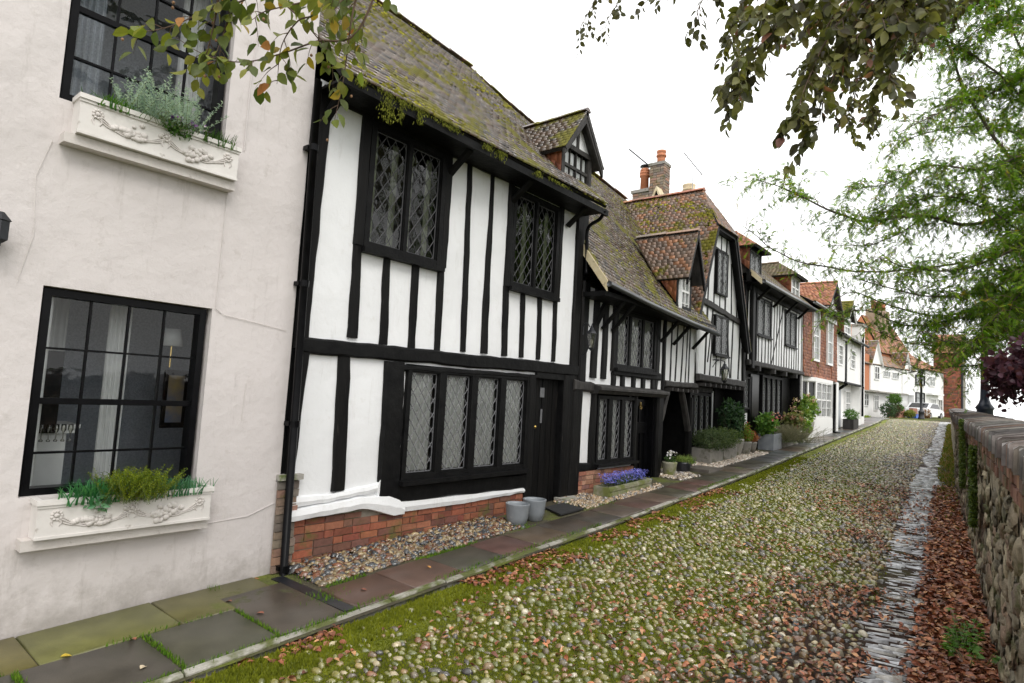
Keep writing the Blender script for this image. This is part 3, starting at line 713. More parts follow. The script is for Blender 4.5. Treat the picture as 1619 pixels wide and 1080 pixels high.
# leaves: template blade of eight points
LF=[(0,4,1),(0,1,5),(1,4,6,2),(1,2,7,5),(2,6,8,9),(2,9,10,7),(9,8,3),(9,3,10)]
def leafcloud(name,P,D,Nn,size,wd,cols,mat,parent=None,curl=.2,fold=.15,seed=0,loc=None):
    g=np.random.default_rng(seed); n=len(P); D=D/np.linalg.norm(D,axis=1,keepdims=True); Nn=Nn-D*(Nn*D).sum(1,keepdims=True); Nn/=np.linalg.norm(Nn,axis=1,keepdims=True)+1e-9
    S=np.cross(D,Nn); L=size[:,None]; c=(curl*(1+g.normal(0,.6,n)))[:,None]; w=L*wd/2
    def pt(t,s,f): return P+D*(L*t)+S*(w*s)+Nn*(-c*L*t*t+f*L)
    V=np.stack([pt(0,0,0),pt(.22,0,0),pt(.5,0,0),pt(1,0,0),pt(.17,.62,fold*.7),pt(.17,-.62,fold*.7),pt(.45,1.0,fold),pt(.45,-1.0,fold),pt(.78,.66,fold*.7),pt(.80,0,0),pt(.78,-.66,fold*.7)],1)
    return bulk(name,V,LF,cols,mat,parent,True,loc)
LIT=np.array([(.26,.09,.04),(.36,.14,.06),(.15,.055,.03),(.48,.25,.12),(.31,.105,.055),(.20,.075,.04)])
def litter(label,X,Y,Z,seed,size=(.035,.075)):
    g=np.random.default_rng(seed); n=len(X); a=g.uniform(0,6.3,n); D=np.stack([np.cos(a),np.sin(a),g.normal(0,.25,n)],1); Nn=np.stack([g.normal(0,.35,n),g.normal(0,.35,n),np.ones(n)],1)
    C=LIT[g.integers(len(LIT),size=n)]*(1+g.normal(0,.2,(n,1))); s=g.uniform(*size,n)
    o=leafcloud('fallen_leaves',np.stack([X,Y,Z],1),D,Nn,s,.62,np.clip(C,.01,.8),'litter',curl=.25,fold=.16,seed=seed); return tag(o,label,'leaves',kind='stuff')
def all_litter():
    g=np.random.default_rng(51)
    n=15000; Y=1.5+12.5*g.random(n)**1.25; a,b=settR(Y)-.04,wallX(Y)-.01; X=a+(b-a)*g.random(n)**.75
    k=g.random(n)<np.clip(1.25-(Y-8)*.12,.12,1); X,Y=X[k],Y[k]; litter('deep drift of russet fallen leaves along the foot of the stone wall',X,Y,gz(Y)+.012+.035*g.random(len(X)),52)
    n=15000; Y=1.3+12*g.random(n)**1.3; X=settL(Y)-1.7+g.random(n)*(settR(Y)-settL(Y)+1.7); f=(X-settL(Y)+1.7)/1.7
    k=(g.random(n)<np.clip(f,0,1)**1.5*.9+.05)&((fbm(X,Y,1.4,4)>.46)&(X<settL(Y)+.02))|((X>settL(Y))&(g.random(n)<.6)&(fbm(X,Y,3.8,14)>.49)); X,Y=X[k],Y[k]; litter('russet leaves scattered over the cobbles and slate channel',X,Y,gz(Y)+.030+.012*g.random(len(X)),53,(.028,.06))
    n=2600; Y=1.5+9*g.random(n)**1.2; X=kerbX(Y)+.03+.42*g.random(n)**1.6; k=fbm(X,Y,1.6,6)>.50; X,Y=X[k],Y[k]; litter('brown leaves gathered in the mossy gutter beside the kerb',X,Y,gz(Y)+.022+.012*g.random(len(X)),54)
    n=1200; Y=1.3+6*g.random(n); X=kerbX(Y)+.3+2.2*g.random(n); k=fbm(X,Y,1.7,12)>.54; X,Y=X[k],Y[k]; litter('sparse brown leaves lying among the mossy cobbles',X,Y,gz(Y)+.034+.008*g.random(len(X)),55,(.025,.055))
all_litter()
def single_leaves():
    g=random.Random(3)
    spec=[(-4.62,1.35,'curled yellow leaf on the dark paving slab nearest the camera',(.5,.36,.04)),(-4.55,1.75,'russet leaf lying flat on the second dark slab',(.3,.1,.05)),
     (-4.1,1.62,'pale cream leaf on the second dark slab, nearer the kerb',(.6,.5,.35)),(-4.75,2.5,'brown leaf on the dark slab beside the black drainpipe',(.25,.09,.05)),
     (-4.35,2.55,'reddish leaf near the middle of the slab before the drain gap',(.28,.1,.06)),(-4.25,3.35,'long brown leaf on the first reddish slab',(.22,.08,.05)),
     (-4.3,4.15,'small orange leaf on the second reddish slab',(.5,.25,.08)),(-5.0,1.0,'brown leaf on the mossy strip under the lower flower box',(.3,.12,.06))]
    for i,(x,y,l,c) in enumerate(spec):
        a=g.uniform(0,6); z=float(gz(y))+.062
        o=leafcloud('fallen_leaf',np.array([[x,y,z]]),np.array([[math.cos(a),math.sin(a),.05]]),np.array([[.1,.1,1.]]),np.array([.062]),.65,np.array([c]),'litter',curl=.2,fold=.14,seed=i,loc=(x,y,z)); tag(o,l,'leaf',group='single leaves fallen on the pavement')
single_leaves()
# iron drain cover strip across the pavement
mb=MB(); f0=Fr((-4.9,3.06,float(gz(3.06))+.05),(1,0,0),(0,0,1))
wbox(mb,-5.05,-3.98,3.0,3.11,-1.86,float(gz(3))+.050)
tag(mb.build('drain_cover','iron',None,loc=(-4.5,3.05,-1.8)),'dark iron drain strip across the pavement at the foot of the black pipe','drain')
# ------------------------------------------------------------ stone wall on the right
def stonewall():
    t=thing('stone_wall','long rubble stone wall with an on-edge brick coping along the right of the lane','wall',(float(wallX(5)),5,float(gz(5))))
    g=np.random.default_rng(61); ys=np.concatenate([np.arange(.6,14,.08),np.arange(14,36.2,.5)]); nz=22; V=[]
    for y in ys:
        for j in range(nz):
            z0,z1=float(gz(y))-.25,float(wallZ(y))-.10; z=z0+(z1-z0)*j/(nz-1); x=float(wallX(y))-.012+.022*mnoise.noise(Vector((y*2.5,z*3.5,1)))+.016*mnoise.noise(Vector((y*7,z*8,2)))
            V.append((x+.03,y,z))
    ny=len(ys); f=[(i*nz+j,i*nz+j+1,(i+1)*nz+j+1,(i+1)*nz+j) for i in range(ny-1) for j in range(nz-1)]
    mb=MB(); mb.add(V,f)
    b=len(mb.v) # back and ends
    for y in ys:
        mb.v.append((float(wallX(y))+.42,y,float(gz(y))-2.2)); mb.v.append((float(wallX(y))+.42,y,float(wallZ(y))-.10))
    for i in range(ny-1): mb.f.append((b+2*i,b+2*i+2,b+2*i+3,b+2*i+1))
    for i in (0,ny-1): mb.f.append((i*nz,i*nz+nz-1,b+2*i+1,b+2*i))
    mb.build('wall_core','wall_mortar',t,True)
    # face stones
    X=[];F_=None; T,F=dome(11,4); n=5200; Y=.7+15*g.random(n)**1.1; u=g.random(n); lo=gz(Y)-.1; hi=wallZ(Y)-.28; Z=lo+(hi-lo)*u
    # poisson-ish thinning on a grid
    key={}; keep=[]
    for i in range(n):
        k=(int(Y[i]/.26),int(Z[i]/.125))
        if k in key: continue
        key[k]=1; keep.append(i)
    Y,Z=Y[keep],Z[keep]; n=len(Y); s=g.uniform(.7,1.25,n)
    P=T[None]*(1+g.normal(0,.20,(n,len(T),1)))*np.stack([.14*s,.072*s*g.uniform(.6,1.3,n),.020*g.uniform(.3,1.6,n)],1)[:,None,:]
    r=g.normal(0,.25,n)[:,None]; a=P[:,:,0]*np.cos(r)-P[:,:,1]*np.sin(r); b2=P[:,:,0]*np.sin(r)+P[:,:,1]*np.cos(r)
    W=np.stack([wallX(Y)[:,None]+.016-P[:,:,2],Y[:,None]+a,Z[:,None]+b2],2)
    pal=np.array([(.24,.20,.145),(.30,.255,.18),(.18,.16,.12),(.25,.18,.13),(.33,.285,.20),(.16,.125,.10)]); C=pal[g.integers(6,size=n)]*(1+g.normal(0,.15,(n,1)))
    F=[tuple(x[::-1]) for x in F]; bulk('rubble_face',W,F,C,'rubble',t,True)
    # string courses of brick beneath the coping
    mb=MB(); rr=random.Random(4)
    for c in range(2):
        y=.8+c*.1
        while y<36:
            L=rr.uniform(.17,.24); z=float(wallZ(y))-.205-c*.075+ (-.0); x=float(wallX(y)); e=rr.uniform(0,.012); x2=float(wallX(y+L))
            mb.add([(x-.012-e,y,z),(x2-.012-e,y+L-.014,z),(x2-.012-e,y+L-.014,z+.063),(x-.012-e,y,z+.063),(x+.06,y,z),(x2+.06,y+L-.014,z),(x2+.06,y+L-.014,z+.063),(x+.06,y,z+.063)],[(3,2,1,0),(0,1,5,4),(2,3,7,6),(1,2,6,5),(3,0,4,7)],jitcol(rr.choice([(.20,.10,.07),(.25,.14,.10),(.17,.12,.10)]),.2)); y+=L
    mb.build('brick_course','rubble',t)
    # coping: bricks on edge, each tilted its own way, rising to the back
    mb=MB(); y=.5
    while y<36.1:
        L=rr.uniform(.055,.085); a=float(wallX(y))-.05+rr.uniform(-.012,.008); z=float(wallZ(y))+rr.uniform(-.014,.012); b3=a+.5+rr.uniform(-.02,.02); sk=.08; tl=rr.uniform(-.012,.012)
        v=[(a,y,z-.12),(b3,y+sk,z-.12),(b3,y+sk+L-.020,z-.12),(a,y+L-.018,z-.12)]
        v+=[(a+.004,y+.003,z-.015+tl),(a+.025,y+.004,z),(a+.25,y+sk*.5+.003,z+.035+tl),(b3,y+sk+.003,z+.03),(b3,y+sk+L-.022,z+.03),(a+.25,y+sk*.5+L-.022,z+.035-tl),(a+.025,y+L-.022,z),(a+.004,y+L-.019,z-.015-tl)]
        mb.add(v,[(4,5,10,11),(5,6,9,10),(6,7,8,9),(0,4,11,3),(0,1,7,6,5,4),(3,11,10,9,8,2),(1,2,8,7)],jitcol(rr.choice([(.15,.125,.11),(.20,.175,.155),(.10,.09,.08),(.18,.125,.10),(.17,.16,.15)]),.2)); y+=L
    mb.build('coping','coping',t)
    # trailing plants on the face
    for (cy,cz,w,h,n,l) in((7.1,-.62,.17,.36,2600,'green trailing plant hanging down the wall face, the nearer clump'),(9.6,-.45,.35,.42,3000,'dark green trailing plant hanging from the wall, the farther clump')):
        u=g.normal(0,.42,n); v=g.uniform(-1,1,n); Yp=cy+u*w*(1-.35*np.abs(v)); Zp=cz+v*h; dep=.03+.05*g.random(n); P=np.stack([wallX(Yp)-dep,Yp,Zp],1)
        D=np.stack([-.5-g.random(n)*.5,g.normal(0,.6,n),g.normal(-.3,.6,n)],1); Nn=np.stack([-np.ones(n),g.normal(0,.5,n),.6+g.normal(0,.4,n)],1); q=g.random((n,1))
        q0=leafcloud('trailing_plant',P,D,Nn,g.uniform(.018,.035,n),.7,np.array([.035,.07,.012])*(1-q)+np.array([.13,.17,.035])*q,'leaf',None,seed=int(n),loc=(float(wallX(cy)),cy,cz)); tag(q0,l,'plant')
stonewall()
def weeds():
    g=np.random.default_rng(71)
    t=thing('weed','bright green leafy weed among russet leaves at the foot of the stone wall','weed',(-.24,5.6,float(gz(5.6))))
    mb=MB(); P=[];D=[]
    for i in range(26):
        a=g.uniform(0,6.3); l=g.uniform(.08,.24); b=np.array([-.26+g.normal(0,.04),5.6+g.normal(0,.14),gz(5.6)+.01]); e=b+np.array([math.cos(a)*l*.6-.04,math.sin(a)*l*.9,l*.75])
        tube(mb,[b,(b+e)/2+np.array([0,0,.03]),e],[.003,.0025,.0015],4)
        for k in range(9):
            f=.4+.6*g.random(); P.append(b+(e-b)*f+g.normal(0,.012,3)); D.append(np.array([math.cos(a+g.normal(0,1.2)),math.sin(a+g.normal(0,1.2)),.2]))
    mb.build('stem','leaf_stem',t); P=np.array(P);D=np.array(D);n=len(P);q=g.random((n,1))
    leafcloud('foliage',P,D,np.stack([g.normal(0,.4,n),g.normal(0,.4,n),np.ones(n)],1),g.uniform(.03,.055,n),.7,np.array([.06,.16,.02])*(1-q)+np.array([.15,.3,.04])*q,'leaf',t,seed=5)
weeds()

def verge():
    g=np.random.default_rng(95); n=16000; Y=g.uniform(9,36,n)**1.0; X=settR(Y)+.02+(wallX(Y)-settR(Y))*g.random(n)
    k=g.random(n)<np.clip((Y-10)*.09,.05,.85)*(.35+.65*(fbm(X,Y,.8,7)>.48)); X,Y=X[k],Y[k]; n=len(X); q=g.random((n,1)); b=(g.random((n,1))<.35)
    C=np.array([.07,.12,.015])*(1-q)+np.array([.22,.26,.04])*q; C=np.where(b,np.array([.34,.22,.09]),C)
    blades('grass','dry and green grass along the far foot of the stone wall',X,Y,gz(Y),g.uniform(.03,.10,n),g.uniform(.006,.012,n),C,seed=96,cat='grass',lean=1.2)
verge()
# ------------------------------------------------------------ the houses
F0=facade(-5.2)
PAL_WET=[(.085,.060,.044),(.125,.088,.062),(.055,.044,.036),(.11,.068,.045),(.15,.115,.085)]
PAL_MIX=[(.27,.19,.15),(.21,.16,.13),(.30,.18,.13),(.24,.18,.15),(.38,.19,.11)]
PAL_RED=[(.42,.15,.08),(.36,.13,.07),(.48,.20,.11),(.30,.11,.07)]
PAL_ORG=[(.42,.17,.09),(.34,.14,.08),(.46,.22,.13),(.26,.12,.08)]
PAL_BR=[(.26,.085,.05),(.21,.07,.045),(.31,.12,.07),(.16,.075,.055),(.29,.10,.055)]
PAL_BRM=[(.22,.17,.13),(.26,.20,.15),(.17,.14,.12),(.28,.17,.12)]
def body(parent,fr,a0,a1,z0,z1,depth,mat,d=-.14,name='wall'):
    """side and back walls behind the front"""
    mb=MB(); vs=[fr.p(a,z,dd) for dd in(d,-depth) for a,z in((a0,z0),(a1,z0),(a1,z1),(a0,z1))]
    mb.add(vs,[(0,3,7,4),(1,5,6,2),(4,7,6,5),(3,2,6,7)]); return mb.build(name,mat,parent)
def gable_wall(parent,x0,x1,xr,y,z0,ze,zr,t,mat,name='gable_wall'):
    """triangle topped wall across the street line at y"""
    f=Fr((0,y,0),(-1,0,0),(0,-1,0)); mb=MB(); prism(mb,f,[(-x0,z0),(-x0,ze),(-xr,zr),(-x1,ze),(-x1,z0)][::-1],-t,0); return mb.build(name,mat,parent)
def dormer(parent,yl,yr,xf,zb,ze,zp,xe,tz,tan,hip=0,oh=.13,ohf=.2,pal=PAL_MIX,mat='tile_red',cheek=PAL_RED,seed=0,front=None,barge='timber_grey',cheekmat='tile_hung',frontmat='timber_grey',rj=1.0):
    """roof dormer > roof, cheeks, front. main roof plane passes (xe,tz) rising tan inward"""
    rx=lambda z: xe-(z-tz)/tan
    ym=(yl+yr)/2; t=MB()
    fr=facade(xf); zl=zb-.02
    # posts and lintel
    fbox(t,fr,yl,yl+.07,zb-.25,ze,-.08,.0); fbox(t,fr,yr-.07,yr,zb-.25,ze,-.08,.0); fbox(t,fr,yl,yr,ze-.07,ze+.002,-.085,.012); fbox(t,fr,yl+.07,yr-.07,zb-.25,zb-.002,-.08,.01)
    d=t.build('dormer',frontmat,parent)
    xb=rx(ze)
    zc=ze
    for y,hy in((yl,-1),(yr,1)):
        yy=y+(-.001 if hy<0 else .001)
        e0=(xf-.01,yy,rx and zb-.3); 
        # cheek: tiles between a sloping foot and a level head
        tiles(d,(xf-.01,yy,tz+(xe-xf)*tan),(xb,yy,ze-.01),(xf-.01,yy,ze),(xb,yy,ze),(0,hy,0),cheekmat,cheek,gauge=.095,tw=.16,name='cheek',seed=seed+1,under='timber')
    rt=mat
    ox=xf+ohf
    if not hip:
        xr=rx(zp)
        for s,y in((-1,yl-oh),(1,yr+oh)):
            sl=(zp-ze)/((yr-yl)/2+.0); zo=ze-oh*sl
            tiles(d,(ox,y,zo),(rx(zo)-.05,y,zo),(ox,ym,zp+.01),(xr-.05,ym,zp+.01),(0,s,.5),rt,pal,gauge=.082,tw=.115,name='dormer_roof',seed=seed+s+3,jit=rj,under='timber_grey')
        ridge(d,(ox+.01,ym,zp+.03),(xr,ym,zp+.03),rt,pal,.08,seed)
        g=MB(); sl=(zp-ze)/((yr-yl)/2)
        for s,y in((-1,yl-oh),(1,yr+oh)):
            zo=ze-oh*sl; dz=.10
            g.add([(ox-.01,y,zo-.03),(ox-.01,ym,zp-.03),(ox-.01,ym,zp-.03-dz*1.4),(ox-.01,y,zo-.03-dz),(ox-.05,y,zo-.03),(ox-.05,ym,zp-.03),(ox-.05,ym,zp-.03-dz*1.4),(ox-.05,y,zo-.03-dz)],[(0,1,2,3),(7,6,5,4),(0,4,5,1),(3,2,6,7),(0,3,7,4)])
        g.build('bargeboard',barge,d)
        p=MB(); prism(p,fr,[(yl+.03,ze),(yr-.03,ze),(ym,zp-.09)],-.05,-.02); p.build('gable_panel',front or 'plaster_white',d)
        s_=MB(); fbox(s_,fr,ym-.03,ym+.03,ze,zp-.1,-.03,.0); s_.build('king_post',frontmat,d)
    else:
        zo=ze-.03; xr=rx(zp); xh=xf-hip
        for s,y in((-1,yl-oh),(1,yr+oh)):
            tiles(d,(ox,y,zo),(rx(zo)-.05,y,zo),(xh,ym,zp),(xr-.05,ym,zp),(0,s,.5),rt,pal,gauge=.082,tw=.115,name='dormer_roof',seed=seed+s+3,jit=rj,under='timber_grey')
        tiles(d,(ox,yl-oh,zo),(ox,yr+oh,zo),(xh,ym-.001,zp),(xh,ym+.001,zp),(1,0,.5),rt,pal,gauge=.082,tw=.115,name='dormer_roof',seed=seed+9,jit=rj,under='timber_grey')
        ridge(d,(xh,ym,zp+.02),(xr,ym,zp+.02),rt,pal,.07,seed)
    return d
# ---------- pale pink rendered house, nearest
def relief(mb,fr,a0,a1,z0,z1,d):
    W=a1-a0; H=z1-z0; zc=(z0+z1)/2; g=random.Random(9)
    def blob(a,z,r,k=7):
        c=fr.p(a,z,d); n=fr.n; T,F=dome(7,3); J=[1+g.uniform(-.15,.15) for _ in T]
        vs=[c+fr.u*(x*r*j)+Vector((0,0,1))*(y*r*j)+n*(q*r*.75) for (x,y,q),j in zip(T,J)]; mb.add(vs,F)
    for a in(a0+.09*W,a0+.5*W,a0+.93*W):
        for i in range(9):
            th=i*2*math.pi/9; blob(a+.028*math.cos(th),zc+H*.22+.028*math.sin(th),.013)
        blob(a,zc+H*.22,.02)
        for s in(-1,1): tube(mb,[fr.p(a+s*.02,zc+H*.1,d),fr.p(a+s*.03,zc-H*.05,d+.004),fr.p(a+s*.018,zc-H*.2,d)],[.006,.008,.003],5)
    for c in(a0+.29*W,a0+.72*W):
        for i in range(34):
            blob(c+g.gauss(0,.055),zc-H*.10+g.gauss(0,.026),g.uniform(.016,.028))
    for p,q in((a0+.09*W,a0+.29*W),(a0+.29*W,a0+.5*W),(a0+.5*W,a0+.72*W),(a0+.72*W,a0+.93*W)):
        for off in(-.012,.0,.012):
            pts=[]
            for i in range(13):
                k=i/12; up=(p<a0+.2*W or (a0+.45*W<p<a0+.6*W)); zz=(1-k if up else k)
                pts.append(fr.p(p+(q-p)*k,zc+H*(.16-.34*(1-zz)**1.0)+off*(1+.5*math.sin(k*9))-.03*math.sin(k*math.pi),d+.002))
            tube(mb,pts,.0055,5)
def flowerbox(label,a0,a1,zt,h,dp,ledge,plants):
    t=thing('flower_box',label,'flower box',(-5.2,(a0+a1)/2,zt-h))
    mb=MB(); f=F0
    fbox(mb,f,a0,a1,zt-h,zt-.035,dp-.02,dp); fbox(mb,f,a0,a0+.02,zt-h,zt-.035,.0,dp-.02); fbox(mb,f,a1-.02,a1,zt-h,zt-.035,.0,dp-.02); fbox(mb,f,a0+.02,a1-.02,zt-h,zt-h+.02,0,dp-.02); fbox(mb,f,a0+.02,a1-.02,zt-h,zt-.035,.001,.015)
    fbox(mb,f,a0-.012,a1+.012,zt-.035,zt,dp-.03,dp+.02); fbox(mb,f,a0-.012,a0+.028,zt-.035,zt,0,dp-.03); fbox(mb,f,a1-.028,a1+.012,zt-.035,zt,0,dp-.03)
    fbox(mb,f,a0-.006,a1+.006,zt-.055,zt-.036,dp-.01,dp+.009); fbox(mb,f,a0-.004,a1+.004,zt-h+.001,zt-h+.02,dp-.01,dp+.006)
    mb.build('box','white_box',t)
    mb=MB(); relief(mb,f,a0+.01,a1-.01,zt-h+.03,zt-.06,dp+.001); mb.build('garland','stucco_relief',t,True)
    mb=MB(); fbox(mb,f,a0+.021,a1-.021,zt-h+.03,zt-.06,.016,dp-.021); mb.build('soil','soil',t)
    mb=MB(); fbox(mb,f,a0-.06,a1+.012,zt-h-ledge,zt-h-.003,-.01,dp*.72); mb.build('ledge','stucco_relief',t)
    plants(t,zt-.05)
def spiky(name,parent,cx,cy,cz,n,h,spread,c1,c2,w=.005,lean=.6,seed=0,mat='leaf_fine',rx=None):
    g=np.random.default_rng(seed); X=cx+g.normal(0,1,n)*(rx or spread); Y=cy+g.normal(0,spread,n); a=g.uniform(0,6.3,n); L=h*g.uniform(.5,1,n); l=L*lean*g.random(n)
    k=5; V=[]
    for j in range(k):
        t=j/(k-1); ww=w*(1-t*.85); px=X+np.cos(a)*l*t**1.6; py=Y+np.sin(a)*l*t**1.6; pz=cz+L*t*(1-.25*t*t*(l/L))
        V+= [np.stack([px-np.sin(a)*ww,py+np.cos(a)*ww,pz],1),np.stack([px+np.sin(a)*ww,py-np.cos(a)*ww,pz],1)]
    q=g.random((n,1)); return bulk(name,np.stack(V,1),[(2*j,2*j+1,2*j+3,2*j+2) for j in range(k-1)],np.array(c1)*(1-q)+np.array(c2)*q,mat,parent,True)
def feathery(name,parent,c,n,h,sp,c1,c2,leaf=.012,seed=0,wd=.35,droop=0,stems='leaf_stem',mat='leaf_fine',upw=.8):
    """upright stems set with small leaves"""
    g=np.random.default_rng(seed); P=[];D=[];mb=MB()
    for i in range(n):
        b=np.array(c)+np.array([g.normal(0,sp*.5),g.normal(0,sp*.5),0]); L=h*g.uniform(.55,1); d=np.array([g.normal(0,.35)*sp/h*2,g.normal(0,.35)*sp/h*2,1.]); e=b+d*L*.9+np.array([0,0,-droop*L])
        m_=(b+e)/2+g.normal(0,.01,3); tube(mb,[b,m_,e],[.002,.0016,.0008],3,cap=False)
        k=int(L/leaf*2.6)
        for j in range(k):
            f=.15+.85*j/k; a=j*2.4; p=b+(e-b)*f; P.append(p); D.append([math.cos(a),math.sin(a),upw])
    mb.build('stem',stems,parent); P=np.array(P);D=np.array(D,float);q=g.random((len(P),1)); N_=np.stack([-D[:,0],-D[:,1],np.ones(len(P))],1)
    return leafcloud(name,P,D,N_,g.uniform(.7,1.3,len(P))*leaf,wd,np.array(c1)*(1-q)+np.array(c2)*q,mat,parent,seed=seed)
def bush(name,parent,c,r,n,size,c1,c2,seed=0,wd=.5,mat='leaf',hang=0,shell=.55,c3=None,p3=0):
    g=np.random.default_rng(seed); d=g.normal(0,1,(n,3)); d/=np.linalg.norm(d,axis=1,keepdims=True); rad=shell+(1-shell)*g.random((n,1)); bump_=1+.25*np.sin(d[:,0:1]*5+seed)*np.cos(d[:,1:2]*4)+.12*np.sin(d[:,2:3]*9+seed)
    P=np.array(c)+d*rad*bump_*np.array(r); D=d*.6+g.normal(0,.6,(n,3))+np.array([0,0,.25-hang]); N_=d+g.normal(0,.5,(n,3))+np.array([0,0,.4]); q=g.random((n,1))
    C=np.array(c1)*(1-q)+np.array(c2)*q
    if c3 is not None: k=g.random(n)<p3; C[k]=np.array(c3)*(.8+.4*g.random((k.sum(),1)))
    return leafcloud(name,P,D,N_,size*g.uniform(.6,1.3,n),wd,C,mat,parent,seed=seed)
def twigs(parent,c,r,n,seed=0,mat='twig',rad=.004,name='branch'):
    g=random.Random(seed); mb=MB(); b=Vector(c)-Vector((0,0,r[2]))
    for i in range(n):
        a=g.uniform(0,6.3); e=Vector(c)+Vector((math.cos(a)*r[0]*g.uniform(.3,.9),math.sin(a)*r[1]*g.uniform(.3,.9),r[2]*g.uniform(-.2,.8)))
        m_=(b+e)/2+Vector((g.uniform(-.03,.03),g.uniform(-.03,.03),.02)); tube(mb,[b,m_,e],[rad,rad*.8,rad*.4],4,cap=False)
    return mb.build(name,mat,parent)
def flowers(name,parent,P,size,cols,seed=0,petals=5):
    g=np.random.default_rng(seed); P=np.array(P); n=len(P); a=np.repeat(np.arange(petals)*2*math.pi/petals,1)
    PP=np.repeat(P,petals,0); aa=np.tile(a,n)+np.repeat(g.uniform(0,6,n),petals); up=np.repeat(g.normal(0,.35,(n,3))+np.array([.45,-.1,.7]),petals,0); up/=np.linalg.norm(up,axis=1,keepdims=True)
    t1=np.cross(up,[.1,.9,.2]); t1/=np.linalg.norm(t1,axis=1,keepdims=True); t2=np.cross(up,t1); D=t1*np.cos(aa)[:,None]+t2*np.sin(aa)[:,None]+up*.3
    cols=np.array(cols); C=np.repeat(cols[g.integers(len(cols),size=n)]*(1+g.normal(0,.12,(n,1))),petals,0)
    return leafcloud(name,PP,D,up,np.full(n*petals,size),.75,np.clip(C,0,.9),'petal',parent,curl=.1,seed=seed)
def house_pink():
    t=thing('rendered_house','pale pink rendered house nearest the camera with black gridded windows','house',(-5.2,1,-1.9))
    H=[(1.17,2.335,-.90,.56),(1.13,2.30,1.90,3.42)]
    holed_wall(F0,-6,3.09,-2.3,5.6,H,'plaster_pink',t,'wall',.14,0,.022)
    body(t,F0,-6,3.09,-2.3,5.6,5,'plaster_pink')
    mb=MB(); wbox(mb,-10.2,-5.0,-6,3.13,5.6,5.72); mb.build('parapet','plaster_pink',t)
    # wall is also seen in the strip above the neighbour's eaves
    for a0,a1,z0,z1,r in((1.19,2.315,-.90,.55,[-.61,-.245,.13]),(1.15,2.28,1.92,3.40,[2.27,2.64,3.01])):
        wn=window(F0,a0,a1,z0,z1,t,1,.05,0,-.09,.035,'grid','black_paint',cur=None,cols=4,rail=r,roomed=False)
        if z0<0:
            room(F0,a0-.5,a1+1.2,z0-.3,z1+.5,-.145,1.6,wn,'wallpaper')
            curtain(F0,a0+.02,a0+.10,z0,z1,-.20,'white_gloss',wn,2,.012)
            curtain(F0,1.78,1.95,z0,z1+.2,-.62,'curtain_grey',wn,5,.014,'blind')
            curtain(F0,1.42,1.62,z0-.1,z1+.2,-1.1,'curtain_grey',wn,3,.03)
            mb=MB(); fbox(mb,F0,1.30,1.62,-.52,-.48,-.95,-.6); fbox(mb,F0,1.34,1.58,-1.2,-.52,-.92,-.65); fbox(mb,F0,1.27,1.65,-.48,-.45,-.97,-.58); mb.build('mantelpiece','white_gloss',wn)
            mb=MB(); fbox(mb,F0,2.32,2.52,-.50,.03,-.80,-.77); mb.build('picture_frame','black_paint',wn); mb=MB(); fbox(mb,F0,2.35,2.49,-.45,-.02,-.769,-.765); mb.build('picture','pic',wn)
            mb=MB(); lathe(mb,(-5.2-.55,2.26,.24),[(.09,0),(.065,.15)],16); mb.build('lamp_shade','curtain_grey',wn,True); mb=MB(); tube(mb,[(-5.75,2.26,.05),(-5.75,2.26,.26)],.008,6); mb.build('lamp_stem','brass',wn)
            mb=MB(); fbox(mb,F0,1.22,1.44,-.5,.12,-.42,-.39); mb.build('dark_panel','black_paint',wn)
            for k in range(6):
                mb=MB(); lathe(mb,(-5.2-.36,1.30+.045*k,-.56),[(.012,0),(.014,.01),(.004,.02),(.004,.06),(.018,.09),(.016,.13)],10); mb.build('wine_glass','lamp_glass',wn,True)
        else:
            room(F0,a0-.2,a1+.9,z0-.2,z1+.4,-.145,1.2,wn,'wallpaper')
            curtain(F0,1.30,1.48,z0,z1,-.5,'wallpaper',wn,4,.02); curtain(F0,2.02,2.22,z0,z1,-.4,'curtain_grey',wn,5,.02)
    # cable clipped along the wall
    mb=MB(); tube(mb,[(-5.19,2.44,-1.23),(-5.186,2.8,-1.21),(-5.188,3.05,-1.12)],.004,5); mb.build('cable','plaster_pink',t); mb=MB(); tube(mb,[(-5.19,2.47,1.98),(-5.188,2.47,2.6),(-5.188,2.50,3.2),(-5.188,2.50,5)],.005,5); mb.build('cable','plaster_pink',t); mb=MB(); tube(mb,[(-5.19,2.36,1.92),(-5.19,2.36,.56),(-5.19,2.41,.53)],.004,5)
    mb.build('cable','plaster_pink',t)
    mb=MB(); tube(mb,[(-5.19,2.42,.52),(-5.189,2.7,.49),(-5.189,3.02,.45)],.0025,4); mb.build('wall_crack','stucco_relief',t); mb=MB(); tube(mb,[(-5.19,1.12,1.58),(-5.189,1.05,1.3),(-5.189,1.08,.9),(-5.189,1.02,.55)],.0022,4); mb.build('wall_crack','stucco_relief',t); mb=MB(); tube(mb,[(-5.19,2.68,-.05),(-5.189,2.67,-.38)],.0022,4); mb.build('wall_crack','stucco_relief',t)
    mb=MB(); wbox(mb,-5.192,-5.15,2.92,3.095,-1.86,-1.76); mb.build('brick_footing','terracotta',t)
    # carriage lamp cut by the left edge
    l=thing('wall_lamp','black carriage lamp stub on the pink wall at the left edge of the photo','lamp',(-5.2,.86,.75))
    mb=MB(); fbox(mb,F0,.84,.90,.72,.86,.0,.03); wbox(mb,-5.17,-5.06,.85,.89,.76,.79); mb.build('bracket','iron',l)
    mb=MB(); lathe(mb,(-5.06,.87,.78),[(.03,0),(.055,.02),(.055,.14),(.065,.145),(.02,.2)],6); mb.build('lantern','iron',l)
house_pink()
